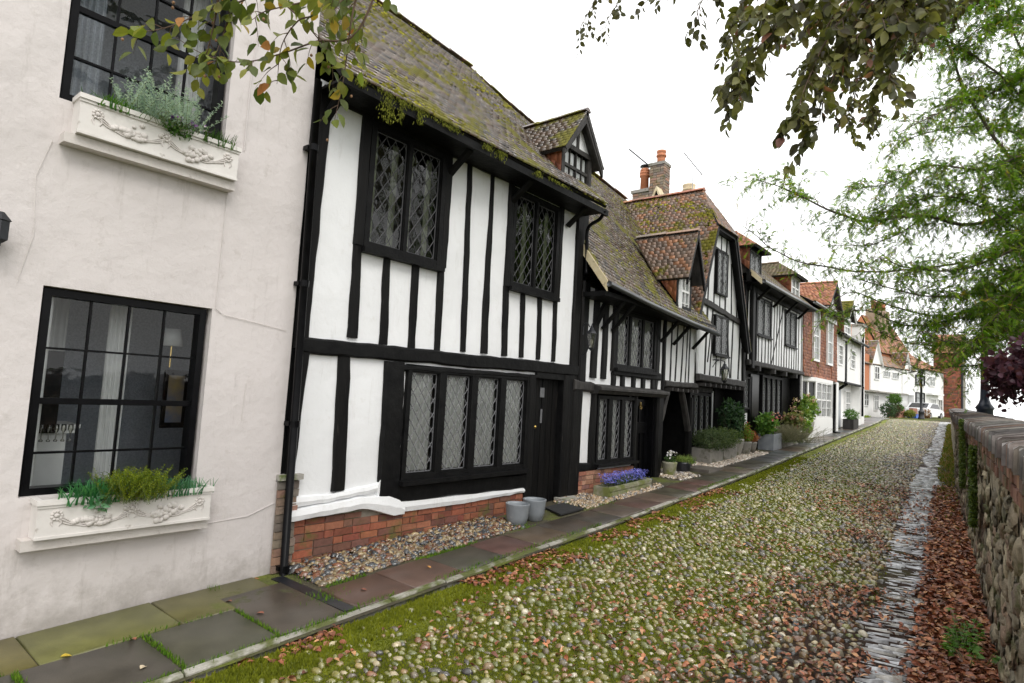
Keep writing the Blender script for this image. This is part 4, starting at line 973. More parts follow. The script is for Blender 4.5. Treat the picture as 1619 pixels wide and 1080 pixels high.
def lowbox(t,z):
    feathery('foliage',t,(-5.06,1.84,z),260,.25,.17,(.10,.17,.015),(.30,.34,.03),.020,1,.4)
    spiky('grass_leaves',t,-5.07,1.60,z,330,.19,.10,(.03,.16,.06),(.12,.34,.14),.008,1.1,2,rx=.03)
    spiky('blue_grass_leaves',t,-5.07,2.10,z,360,.16,.12,(.05,.17,.10),(.14,.32,.19),.007,1.0,3,rx=.03)
    bush('succulent_leaves',t,(-5.02,1.60,z-.0),(.05,.06,.045),60,.05,(.10,.28,.14),(.2,.38,.22),4,.5)
flowerbox('lower white flower box with rose garland, filled with yellow green heather and grass',1.25,2.40,-.90,.265,.155,.075,lowbox)
def upbox(t,z):
    spiky('grass_leaves',t,-5.07,1.44,z,200,.13,.07,(.04,.13,.02),(.14,.26,.04),.007,1.0,5,rx=.03)
    feathery('lavender_leaves',t,(-5.08,1.76,z),120,.36,.24,(.28,.38,.44),(.48,.58,.64),.024,6,.45)
    bush('flower_leaves',t,(-5.05,1.86,z+.03),(.06,.14,.06),420,.035,(.05,.16,.03),(.14,.28,.06),7)
    g=random.Random(2); flowers('blossom',t,[(-5.03+g.uniform(-.03,.05),1.86+g.gauss(0,.08),z+.09+g.uniform(-.01,.03)) for _ in range(70)],.020,[(.42,.18,.6),(.75,.65,.8),(.3,.12,.5)],8)
    spiky('dark_leaves',t,-5.07,2.16,z,160,.16,.09,(.02,.05,.02),(.10,.2,.04),.007,.9,9,rx=.03)
    twigs(t,(-5.07,2.02,z+.08),(.05,.12,.08),14,3,'bark',.003)
flowerbox('upper white flower box with rose garland, holding grey lavender and small purple flowers',1.22,2.36,1.93,.285,.155,.075,upbox)
# ---------- first timber framed house
def drainpipe(label,pts,r=.036,brs=(),name='drainpipe',mat='black_paint'):
    p0=pts[0]; t=thing(name,label,'drainpipe',p0)
    mb=MB(); tube(mb,pts,r,12); mb.build('pipe',mat,t,True)
    for b in brs:
        mb=MB(); lathe(mb,(b[0],b[1],b[2]),[(r*1.22,-.03),(r*1.22,.03)],12); wbox(mb,b[0]-.10,b[0]-.02,b[1]-.05,b[1]+.05,b[2]-.02,b[2]+.02); mb.build('bracket',mat,t)
    return t
drainpipe('tall glossy black drainpipe between the pink house and the timber framed house',[(-5.09,3.14,-1.84),(-5.09,3.115,0),(-5.09,3.07,2.85)],.036,[(-5.09,3.118-.018*z,z) for z in(-1.7,-.4,.9,2.2)])
def house_one():
    t=thing('timber_framed_house','tall black and white timber framed house with mossy roof and one small dormer','house',(-5.2,5.5,-1.75))
    wins=[(3.78,4.90,1.42,2.76),(6.16,7.25,1.42,2.76),(4.50,6.72,-1.06,.25),(6.90,7.60,-1.70,.27)]
    holed_wall(F0,3.16,7.9,-1.3,2.95,wins,'plaster_white',t,'wall',.10,0,.018)
    body(t,F0,3.12,7.92,-2.1,2.95,5.6,'timber')
    gable_wall(t,-5.22,-10.8,-8,7.93,-2,2.9,6.05,.2,'timber')
    mb=MB(); fbox(mb,F0,3.1,3.155,-1.2,2.95,-.14,-.02); mb.build('wall_edge','timber',t)
    # studs above
    T=lambda a0,z0,a1,z1,w0,w1=None,d=0,th=.03,name='stud',mat='timber_v',wob=.010: timber(F0,a0,z0,a1,z1,w0,w1 or w0,t,d,th,name,mat,wob)
    T(3.17,.3,3.21,2.8,.13,.16,th=.05,name='corner_post')
    T(3.75,.46,3.73,1.45,.125,.10)
    T(3.73,1.42,3.73,2.80,.115,.12,th=.045)
    T(4.15,.43,4.12,1.36,.11,.09); T(4.55,.43,4.53,1.36,.10,.10); T(4.945,.43,4.92,1.40,.09,.10)
    T(4.93,1.42,4.93,2.80,.12,.12,th=.045)
    T(5.38,.46,5.305,2.80,.09,.07); T(5.76,.47,5.735,2.80,.13,.06)
    T(6.17,.47,6.13,1.40,.11,.11); T(6.13,1.40,6.13,2.82,.10,.10,th=.045)
    T(6.53,.48,6.50,1.40,.085); T(6.92,.48,6.88,1.40,.085); T(7.29,.48,7.27,1.40,.085); T(7.30,1.4,7.32,2.82,.09,.09,th=.045)
    T(7.82,-1.0,7.84,2.85,.17,.20,th=.05,name='corner_post')
    T(3.18,.335,7.92,.385,.155,.17,th=.06,name='beam',mat='timber',wob=.012)
    T(3.2,2.84,7.9,2.88,.12,.14,th=.05,name='wall_plate',mat='timber')
    # ground floor
    T(3.16,-1.22,3.20,.27,.07,.13,th=.05,name='corner_post'); T(3.72,-1.07,3.675,.27,.15,.14,th=.035)
    T(4.35,-1.24,4.32,.26,.29,.27,th=.055,name='window_post',mat='timber',wob=.02)
    T(4.42,-1.16,6.88,-1.20,.20,.19,th=.05,name='sill_beam',mat='timber',wob=.012)
    T(6.80,-1.6,6.78,.26,.16,.15,th=.06,name='door_post'); T(7.67,-1.62,7.67,.3,.22,.22,th=.06,name='door_post')
    T(4.3,.20,6.9,.235,.07,.06,th=.055,name='window_head',mat='timber')
    # windows
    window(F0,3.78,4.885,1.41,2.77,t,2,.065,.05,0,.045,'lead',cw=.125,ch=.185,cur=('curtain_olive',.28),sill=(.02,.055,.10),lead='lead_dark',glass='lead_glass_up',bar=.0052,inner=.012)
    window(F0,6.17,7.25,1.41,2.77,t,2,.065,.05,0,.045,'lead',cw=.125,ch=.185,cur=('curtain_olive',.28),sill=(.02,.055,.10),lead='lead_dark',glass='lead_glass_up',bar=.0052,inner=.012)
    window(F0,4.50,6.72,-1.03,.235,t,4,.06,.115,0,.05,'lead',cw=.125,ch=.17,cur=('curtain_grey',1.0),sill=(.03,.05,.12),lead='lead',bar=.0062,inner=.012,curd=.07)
    # door
    mb=MB(); n=5; w_=(7.555-6.90)/n
    for i in range(n):
        a=6.90+i*w_; fbox(mb,F0,a+.002,a+w_-.008,-1.66,.22,-.10,-.06-.004*(i%2))
    fbox(mb,F0,6.9,7.555,-1.66,.22,-.12,-.101); d=mb.build('door','timber_v',t)
    mb=MB(); c=F0.p(6.955,-.47,-.045); lathe(mb,(0,0,0),[(.012,0),(.010,.02),(.024,.035),(.022,.05),(.008,.058)],14)
    mb.v=[(c[0]+z,c[1]+x,c[2]+y) for x,y,z in mb.v]; mb.build('door_knob','brass',d,True)
    mb=MB(); fbox(mb,F0,7.10,7.20,-.05,.09,-.058,-.05); fbox(mb,F0,7.13,7.17,-.42,-.22,-.058,-.05); mb.build('knocker','lead',d)
    mb=MB(); fbox(mb,F0,7.555,7.612,-1.7,.22,-.13,.03); fbox(mb,F0,6.88,7.58,.22,.30,-.1,.045); fbox(mb,F0,6.88,7.62,-1.70,-1.62,-.14,.05); mb.build('door_frame','timber',t)
    # white plaster skirting over the brick plinth
    def band(pts_t,pts_b,d,thick,name,seed):
        mb=MB(); n=len(pts_t); vs=[]; 
        for (a,z),(a2,z2) in zip(pts_t,pts_b):
            w=.008*mnoise.noise(Vector((a*6,seed,0)))
            vs+=[F0.p(a,z+w,.0),F0.p(a,z-.01+w,d*.9),F0.p((a+a2)/2,(z+z2)/2,d+.01+w),F0.p(a2,z2+.012+w,d),F0.p(a2,z2+w,0)]
        fs=[(i*5+j,i*5+5+j,i*5+6+j,i*5+1+j)[::-1] for i in range(n-1) for j in range(4)]; fs+=[(0,1,2,3,4),tuple(range(n*5-1,n*5-6,-1))]
        mb.add(vs,fs); return mb.build(name,'plaster_white',t)
    def lin(pts,n=40):
        xs,zs=zip(*pts); A=np.linspace(xs[0],xs[-1],n); return [(float(a),float(np.interp(a,xs,zs))+.006*mnoise.noise(Vector((float(a)*9,2,1)))) for a in A]
    band(lin([(3.16,-1.20),(4.0,-1.15),(4.35,-1.17),(4.48,-1.22),(4.56,-1.28)]),lin([(3.16,-1.31),(4.05,-1.28),(4.2,-1.33),(4.42,-1.40),(4.56,-1.40)]),.075,.1,'plaster_band',1)
    band(lin([(3.16,-1.08),(3.6,-1.09),(4.28,-1.03)]),lin([(3.16,-1.19),(3.6,-1.18),(4.28,-1.12)]),.035,.1,'plaster_band',3)
    band(lin([(4.50,-1.25),(5.5,-1.27),(6.86,-1.29)]),lin([(4.50,-1.38),(5.5,-1.39),(6.86,-1.36)]),.045,.1,'plaster_band',5)
    mb=MB(); prism(mb,F0,[(4.20,-1.05),(4.22,-1.0),(4.27,-.98),(4.30,-1.03),(4.33,-1.12),(4.30,-1.18),(4.20,-1.18)],.0,.045); mb.build('plaster_lump','plaster_white',t)
    backing(t,F0,3.14,6.86,-2.1,-1.25,-.12,.008,'mortar','plinth_core')
    bricks(t,F0,3.16,6.86,-1.96,-1.30,.01,PAL_BR,seed=3,top=lambda a:-1.31-.05*(a>4.1))
    # brick pier with stone cap behind the pipe
    backing(t,F0,3.07,3.26,-2.1,-.90,-.1,.028,'mortar','pier_core'); bricks(t,F0,3.06,3.27,-1.9,-.92,.03,PAL_BRM,bw=.20,seed=5,name='brick_pier')
    mb=MB(); fbox(mb,F0,3.05,3.29,-.92,-.87,-.02,.07); mb.build('pier_cap','stone',t)
    # roof
    e=2.86
    r=tiles(t,(-4.74,3.10,e-.0),(-4.74,7.88,e+.06),(-8,3.10,6.27),(-8,8.0,6.14),(1,0,1),'tile_wet',PAL_WET,gauge=.098,tw=.14,th=.026,seed=1,jit=.9)
    tiles(t,(-11.26,3.10,e),(-11.26,7.88,e),(-8,3.10,6.27),(-8,8.0,6.14),(-1,0,1),'tile_wet',PAL_WET,gauge=.2,tw=.3,th=.016,seed=2)
    ridge(t,(-8,3.1,6.32),(-8,8.0,6.19),'tile_wet',PAL_MIX,.12,3)
    g=np.random.default_rng(8); n=2600; a=g.random(n); u=g.random(n)**1.1; k=fbm(a*11,u*9,1,5)>.53; a,u=a[k],u[k]; u[:len(u)//3]*=.06
    P=np.stack([-4.74-3.26*u,3.12+4.75*a,2.88+3.36*u+.03],1); mossclumps(t,P,(.7,0,.7),.020,9)
    mb=MB(); fbox(mb,F0,3.12,7.86,2.80,2.825,0,.43); mb.build('soffit','timber',t)
    mb=MB(); fbox(mb,F0,3.12,7.95,2.77,2.86,.40,.445); mb.build('gutter_board','timber',t)
    # rafter brackets under the eaves
    for a in(3.25,4.97,6.16,7.5):
        timber(Fr((0,a,0),(1,0,0),(0,-1,0)),-5.18,2.56,-4.86,2.80,.06,.05,t,0,.07,'bracket','timber',.005)
    # moss hanging over the eaves
    X=[];Y=[];Z=[];H=[]
    for cy,w,h in((3.63,.10,.30),(3.80,.04,.24),(4.05,.05,.16),(3.3,.1,.08),(4.5,.2,.05),(5.1,.12,.06),(5.35,.1,.1),(6.1,.08,.07),(6.55,.3,.03),(3.9,.5,.04)):
        n=int(700*w*h*12)+60; X.append(-4.73+g.normal(0,.015,n)); y=cy+g.normal(0,w*.5,n); Y.append(y); d=h*(g.random(n)); Z.append(2.89-d); H.append(g.uniform(.015,.04,n))
    X,Y,Z,H=map(np.concatenate,(X,Y,Z,H)); n=len(X); q=g.random((n,1)); blades('hanging_moss',None,X,Y,Z,-H,np.full(n,.004),np.array([.08,.10,.01])*(1-q)+np.array([.26,.27,.05])*q,seed=9,parent=t,lean=.9)
    # dormer
    d=dormer(t,7.0,7.80,-5.0,3.14,3.70,4.24,-4.74,e,1.03,0,.13,pal=PAL_WET,mat='tile_wet',seed=40,ohf=.14)
    window(facade(-5.0),7.07,7.73,3.12,3.65,d,2,.02,.02,-.02,.01,'grid','timber_grey',cols=2,rows=2,cur=('white_gloss',1.0),depth=.4,name='dormer_window',curd=.05)
    # end of gutter, down to the lower roof
    p=thing('drainpipe','short black downpipe at the right end of the first mossy eaves','drainpipe',(-5.0,7.9,2.0)); mb=MB(); tube(mb,catmull([(-4.76,7.84,2.83),(-4.85,7.86,2.72),(-5.08,7.9,2.62),(-5.1,7.92,2.3),(-5.1,7.93,1.9)]),.028,8); mb.build('pipe','black_paint',p,True)
house_one()
def pot(label,c,r,h,mat='grey_glaze',cat='plant pot',group=None):
    mb=MB(); lathe(mb,c,[(r*.62,0),(r*.78,.04*h),(r*.94,.4*h),(r*1.0,.82*h),(r*1.05,.97*h),(r*1.05,h),(r*.93,h),(r*.88,.9*h),(r*.6,.25*h)],32); mb.v=[(x-0,y,z) for x,y,z in mb.v]
    o=mb.build('plant_pot',mat,None,True,loc=c); return tag(o,label,cat,group)
pot('empty grey glazed pot beside the first black door, the left one',(-4.74,6.06,-1.635),.145,.27)
pot('empty grey glazed pot beside the first black door, the right one',(-4.75,6.42,-1.62),.145,.27)
mb=MB(); mb.add([(-5.0,7.0,-1.575),(-4.58,6.78,-1.575),(-4.58,7.35,-1.56),(-5.0,7.45,-1.56),(-5.0,7.0,-1.555),(-4.58,6.78,-1.555),(-4.58,7.35,-1.54),(-5.0,7.45,-1.54)],[(4,5,6,7),(0,1,5,4),(1,2,6,5),(2,3,7,6),(3,0,4,7)])
tag(mb.build('doormat','rubber',None,loc=(-4.8,7.15,-1.56)),'black rubber doormat on the slabs in front of the first black door','doormat')
mb=MB(); wbox(mb,-5.2,-4.98,7.5,7.95,-1.75,-1.50); tag(mb.build('stone_block','stone',None,loc=(-5.1,7.8,-1.6)),'rough stone block at the brick corner right of the first black door','stone block')
# ---------- second, low timber framed house with passage
def lantern(label,c,s=1,arm=None,name='wall_lantern',lit=False):
    """six sided lantern hanging at c (its top)"""
    t=thing(name,label,'lantern',c)
    mb=MB(); x,y,z=c; lathe(mb,(x,y,z-.10*s),[(.075*s,0),(.06*s,.025*s),(.03*s,.06*s),(.03*s,.075*s),(.012*s,.09*s),(.012*s,.11*s),(.003,.125*s)],6)
    lathe(mb,(x,y,z-.30*s),[(.012*s,-.03*s),(.035*s,-.005*s),(.04*s,.012*s)],6)
    for j in range(6):
        th=math.pi/3*j; tube(mb,[(x+.068*s*math.cos(th),y+.068*s*math.sin(th),z-.10*s),(x+.040*s*math.cos(th),y+.040*s*math.sin(th),z-.29*s)],.004*s,4)
    mb.build('frame','iron',t)
    mb=MB(); lathe(mb,(x,y,z-.29*s),[(.037*s,0),(.064*s,.19*s)],6); mb.build('glass','lamp_glass',t)
    mb=MB(); lathe(mb,(x,y,z-.28*s),[(.010*s,0),(.012*s,.03*s),(.022*s,.07*s),(.010*s,.11*s)],10); mb.build('bulb','lamp_glow',t,True)
    if arm:
        mb=MB()
        for a in arm: tube(mb,catmull(a,4),.008*s,6)
        mb.build('bracket','iron',t,True)
    return t
def house_two():
    t=thing('low_timber_framed_house','low timber framed house with sweeping mossy roof, black door and dark covered passage','house',(-5.2,10,-1.6))
    wins=[(8.98,10.62,.50,1.62),(8.52,9.88,-1.09,.08),(9.86,10.62,-1.75,.06)]
    holed_wall(F0,7.93,10.98,-1.2,1.75,wins,'plaster_white',t,'wall',.10,0,.015)
    mb=MB(); fbox(mb,F0,11.02,12.54,.38,1.75,-.15,0); mb.build('passage_wall','plaster_white',t)
    mb=MB(); vs=[]; 
    for (a0,a1,z0,z1) in((7.95,10.98,-2,1.6),): pass
    body(t,F0,7.95,12.5,.45,1.65,5.4,'timber'); body(t,F0,7.95,10.95,-2,.45,5.4,'timber')
    mb=MB(); fbox(mb,F0,11.0,12.56,.34,.38,-5.4,-.0); mb.build('passage_ceiling','timber',t)
    mb=MB(); fbox(mb,F0,11.0,12.6,-2,.34,-3.2,-3.0); fbox(mb,F0,12.56,12.62,-2,.34,-3.0,-.1); mb.build('passage_back','timber',t)
    T=lambda a0,z0,a1,z1,w0,w1=None,d=0,th=.011,name='stud',mat='timber_v',wob=.010: timber(F0,a0,z0,a1,z1,w0,w1 or w0,t,d,th,name,mat,wob)
    T(8.02,.1,8.05,1.8,.20,.2,th=.07,name='corner_post'); T(7.92,-1.5,7.95,.1,.28,.24,th=.07,name='corner_post')
    T(8.40,.3,8.44,1.75,.18,.15,th=.04); T(8.72,.3,8.74,1.75,.15,.15,th=.04)
    T(8.02,.62,8.75,1.62,.14,.12,th=.055,name='brace')
    T(9.02,.45,9.04,1.7,.13,.14,th=.05); T(10.66,.45,10.68,1.7,.15,.15,th=.05); T(9.0,.44,10.8,.44,.13,.13,th=.06,name='beam',mat='timber'); T(9.0,1.60,10.75,1.62,.16,.16,th=.055,name='beam',mat='timber')
    for a in(9.05,9.37,9.76,10.13,10.52): T(a,.18,a,.42,.12,.12,th=.045)
    T(10.63,.18,10.66,.42,.12,.12,th=.045)
    T(7.8,.17,8.4,.14,.17,.15,th=.08,name='beam',mat='timber_grey',wob=.02)
    # hood over window and door
    mb=MB(); A=[(-5.2,.21),(-5.0,.17),(-4.985,.15),(-4.985,.115),(-5.03,.10),(-5.06,.06),(-5.2,.05)]
    mb.add([(x,8.36,z) for x,z in A]+[(x,10.86,z) for x,z in A],[(i,(i+1)%7,7+(i+1)%7,7+i) for i in range(7)]+[(6,5,4,3,2,1,0),(7,8,9,10,11,12,13)]); mb.build('hood','timber_grey',t)
    T(8.44,-1.15,8.46,.07,.16,.12,th=.055,name='window_post'); T(7.98,-1.10,8.6,-1.10,.14,.12,th=.05,name='sill_beam',mat='timber')
    T(9.86,-1.5,9.86,.06,.09,.09,th=.06,name='door_post'); T(10.74,-1.62,10.74,.06,.20,.19,th=.10,name='door_post',mat='timber_v')
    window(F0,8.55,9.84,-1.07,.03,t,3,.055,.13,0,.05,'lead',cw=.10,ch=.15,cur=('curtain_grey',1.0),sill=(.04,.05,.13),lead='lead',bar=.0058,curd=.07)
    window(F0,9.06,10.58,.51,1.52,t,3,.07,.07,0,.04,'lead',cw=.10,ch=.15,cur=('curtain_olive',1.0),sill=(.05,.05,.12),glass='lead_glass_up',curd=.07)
    # panelled door
    mb=MB(); f=F0; a0,a1=9.92,10.56; z0,z1=-1.52,.0
    fbox(mb,f,a0,a1,z0,z1,-.14,-.10)
    for q in((a0,a0+.10,z0,z1),(a1-.10,a1,z0,z1),(a0+.1,a1-.1,z1-.12,z1),(a0+.1,a1-.1,-.62,-.42),(a0+.1,a1-.1,z0,z0+.18)): fbox(mb,f,*q,-.10,-.075)
    for k in(1,2): x=a0+.1+(a1-a0-.2)*k/3; fbox(mb,f,x-.025,x+.025,z0+.18,-.62,-.10,-.077)
    x=(a0+a1)/2; fbox(mb,f,x-.03,x+.03,-.42,z1-.12,-.10,-.077)
    d=mb.build('door','black_paint',t)
    mb=MB(); lathe(mb,(0,0,0),[(.010,0),(.022,.03),(.02,.045)],12); c=f.p(10.0,-.52,-.075); mb.v=[(c[0]+z,c[1]+x,c[2]+y) for x,y,z in mb.v]; mb.build('door_knob','black_paint',d,True)
    mb=MB(); tube(mb,[f.p(10.24+.035*math.cos(k*.7),-.14+.04*math.sin(k*.7),-.06) for k in range(10)],.006,5); fbox(mb,f,10.225,10.255,-.13,-.05,-.077,-.06); mb.build('knocker','brass',d)
    mb=MB(); fbox(mb,f,10.56,10.66,-1.6,.05,-.13,.03); mb.build('door_jamb','black_paint',t); mb=MB(); fbox(mb,f,9.90,10.64,-1.60,-1.53,-.12,.12); mb.build('threshold','leadflash',t)
    backing(t,F0,7.95,9.88,-2,-1.17,-.12,.03,'mortar','plinth_core'); bricks(t,F0,7.96,9.87,-1.86,-1.15,.035,[(.30,.12,.08),(.36,.17,.11),(.24,.12,.09),(.40,.22,.15)],seed=8,bh=.07)
    # passage front studs and beam
    for a,b,w in((11.02,11.02,.09),(11.30,11.32,.055),(11.53,11.60,.055),(11.80,11.90,.05),(12.02,12.10,.035),(12.18,12.22,.045)): T(a,.40,b,1.7,w,w)
    T(10.9,-1.5,10.97,1.7,.08,.08,th=.05,name='post'); T(12.52,.4,12.53,1.72,.06,.06)
    T(11.0,.335,12.56,.345,.12,.11,th=.07,name='beam',mat='timber_grey',wob=.015)
    for k in range(6): 
        mb=MB(); y=11.15+k*.245; wbox(mb,-5.3,-5.06,y-.03,y+.03,.20,.26); mb.build('joist_end','timber_grey',t)
    for a,z0,z1 in((11.05,-1.5,-.1),(12.5,-1.45,.1)): T(a,z0,a,z1,.13,.12,d=-.12,th=.1,name='post')
    timber(F0,11.10,-.4,11.4,.25,.09,.08,t,-.12,.1,'brace','timber_grey',.015); timber(F0,12.45,-.6,12.05,.25,.10,.09,t,-.12,.1,'brace','timber_grey',.015)
    timber(facade(-6.6),12.2,-1.6,12.35,.3,.16,.15,t,0,.1,'post','timber_grey',.015); timber(facade(-6.6),11.35,-1.6,11.3,.3,.12,.13,t,0,.1,'post','timber_grey',.015)
    # roof
    tiles(t,(-4.70,7.93,1.74),(-4.70,12.35,1.45),(-8,7.93,6.10),(-8,14.3,5.30),(1,0,1),'tile_wet',PAL_WET,gauge=.105,tw=.14,th=.028,seed=5,sag=.06,jit=1.0)
    tiles(t,(-11.3,7.93,1.74),(-11.3,12.35,1.45),(-8,7.93,6.10),(-8,14.3,5.30),(-1,0,1),'tile_wet',PAL_WET,gauge=.2,tw=.3,th=.016,seed=6)
    ridge(t,(-8,7.95,6.12),(-8,14.2,5.36),'tile_wet',PAL_MIX,.12,7,.06)
    g=np.random.default_rng(18); n=3400; a=g.random(n); u=g.random(n); k=fbm(a*7,u*6,1,15)+.22*(a>.78)>.58; a,u=a[k],u[k]; y0=7.93+4.42*a; y1=7.93+6.37*a
    P=np.stack([-4.70-3.3*u,y0+(y1-y0)*u,(1.74-.29*a)*(1-u)+(6.10-.8*a)*u-.24*a*(1-a)+.03],1); mossclumps(t,P,(.8,0,.6),.024,19)
    mb=MB(); tube(mb,[(-4.66,7.9,1.71),(-4.66,9.5,1.585),(-4.66,11,1.50),(-4.66,12.4,1.425)],.045,8); mb.build('gutter','leadflash_dark',t,True)
    mb=MB(); mb.add([(-4.70,7.90,1.60),(-8,7.90,5.95),(-8,7.90,6.12),(-4.70,7.90,1.77),(-4.70,7.93,1.60),(-8,7.93,5.95),(-8,7.93,6.12),(-4.70,7.93,1.77)],[(0,1,2,3),(7,6,5,4),(3,2,6,7),(0,3,7,4)][::1]); mb.build('verge_board','cream_board',t)
    mb=MB(); fbox(mb,F0,7.95,12.5,1.55,1.62,-.1,.45); mb.build('soffit','timber',t)
    for a in(8.62,8.95,10.78,11.35,12.3): timber(Fr((0,a,0),(1,0,0),(0,-1,0)),-5.17,1.12,-4.78,1.55,.05,.05,t,0,.05,'bracket','timber',.004)
    # dormer with a white timbered front
    d=dormer(t,10.87,11.56,-4.92,1.85,2.50,3.32,-4.70,1.60,1.32,0,.07,pal=PAL_MIX,mat='tile_red',seed=60,frontmat='timber',barge='timber',ohf=.26)
    window(facade(-4.92),11.10,11.50,1.66,2.42,d,2,.02,.02,-.02,.01,'grid','white_gloss',cols=1,rows=3,cur=('curtain_grey',1.0),depth=.3,name='dormer_window',curd=.06)
    mb=MB(); fbox(mb,facade(-4.92),10.94,11.095,1.55,2.43,-.03,.012); mb.build('white_panel','plaster_white',d)
house_two()
lantern('small black wall lantern on the corner post left of the low house',(-4.98,7.98,1.08),1.15,[[(-5.13,7.97,.95),(-5.12,7.97,1.1),(-5.06,7.98,1.13),(-5.02,7.98,1.07)],[(-5.13,7.97,.62),(-5.08,7.97,.66),(-5.02,7.98,.75)]])
def trough(label,x0,x1,y0,y1,z0,z1,z0b,mat,ribs=0,name='flower_trough',cat='trough'):
    t=thing(name,label,cat,((x0+x1)/2,(y0+y1)/2,z0)); mb=MB(); w=.035
    def bx(a,b,c,d,p,q,zs=0): 
        za,zb=lambda y:(z0b-z0)*(y-y0)/(y1-y0),0; mb.add([(x,y,z+za(y)) for z in(q,p) for x,y in((a,c),(b,c),(b,d),(a,d))],BOXF)
    bx(x1-w,x1,y0,y1,z0,z1); bx(x0,x0+w,y0,y1,z0,z1); bx(x0+w,x1-w,y0,y0+w,z0,z1-.001); bx(x0+w,x1-w,y1-w,y1,z0,z1-.001); bx(x0+w,x1-w,y0+w,y1-w,z0+.01,z1-.04)
    for k in range(ribs): zz=z0+(z1-z0)*(k+.5)/ribs; bx(x1,x1+.014,y0+.01,y1-.01,zz-.022,zz+.022)
    mb.build('trough',mat,t); return t
t=trough('mossy stone trough full of blue lobelia in front of the low brick wall',-4.97,-4.70,8.22,9.62,-1.58,-1.36,-1.54,'mossy_stone',3)
bush('foliage',t,(-4.84,8.92,-1.30),(.11,.62,.07),1500,.028,(.06,.10,.04),(.14,.19,.08),12)
g=random.Random(5); flowers('blossom',t,[(-4.83+g.gauss(0,.06),8.92+g.uniform(-.64,.64),-1.26+g.uniform(-.06,.09)) for _ in range(1100)],.013,[(.14,.16,.62),(.22,.24,.72),(.30,.26,.70),(.11,.12,.5)],3)
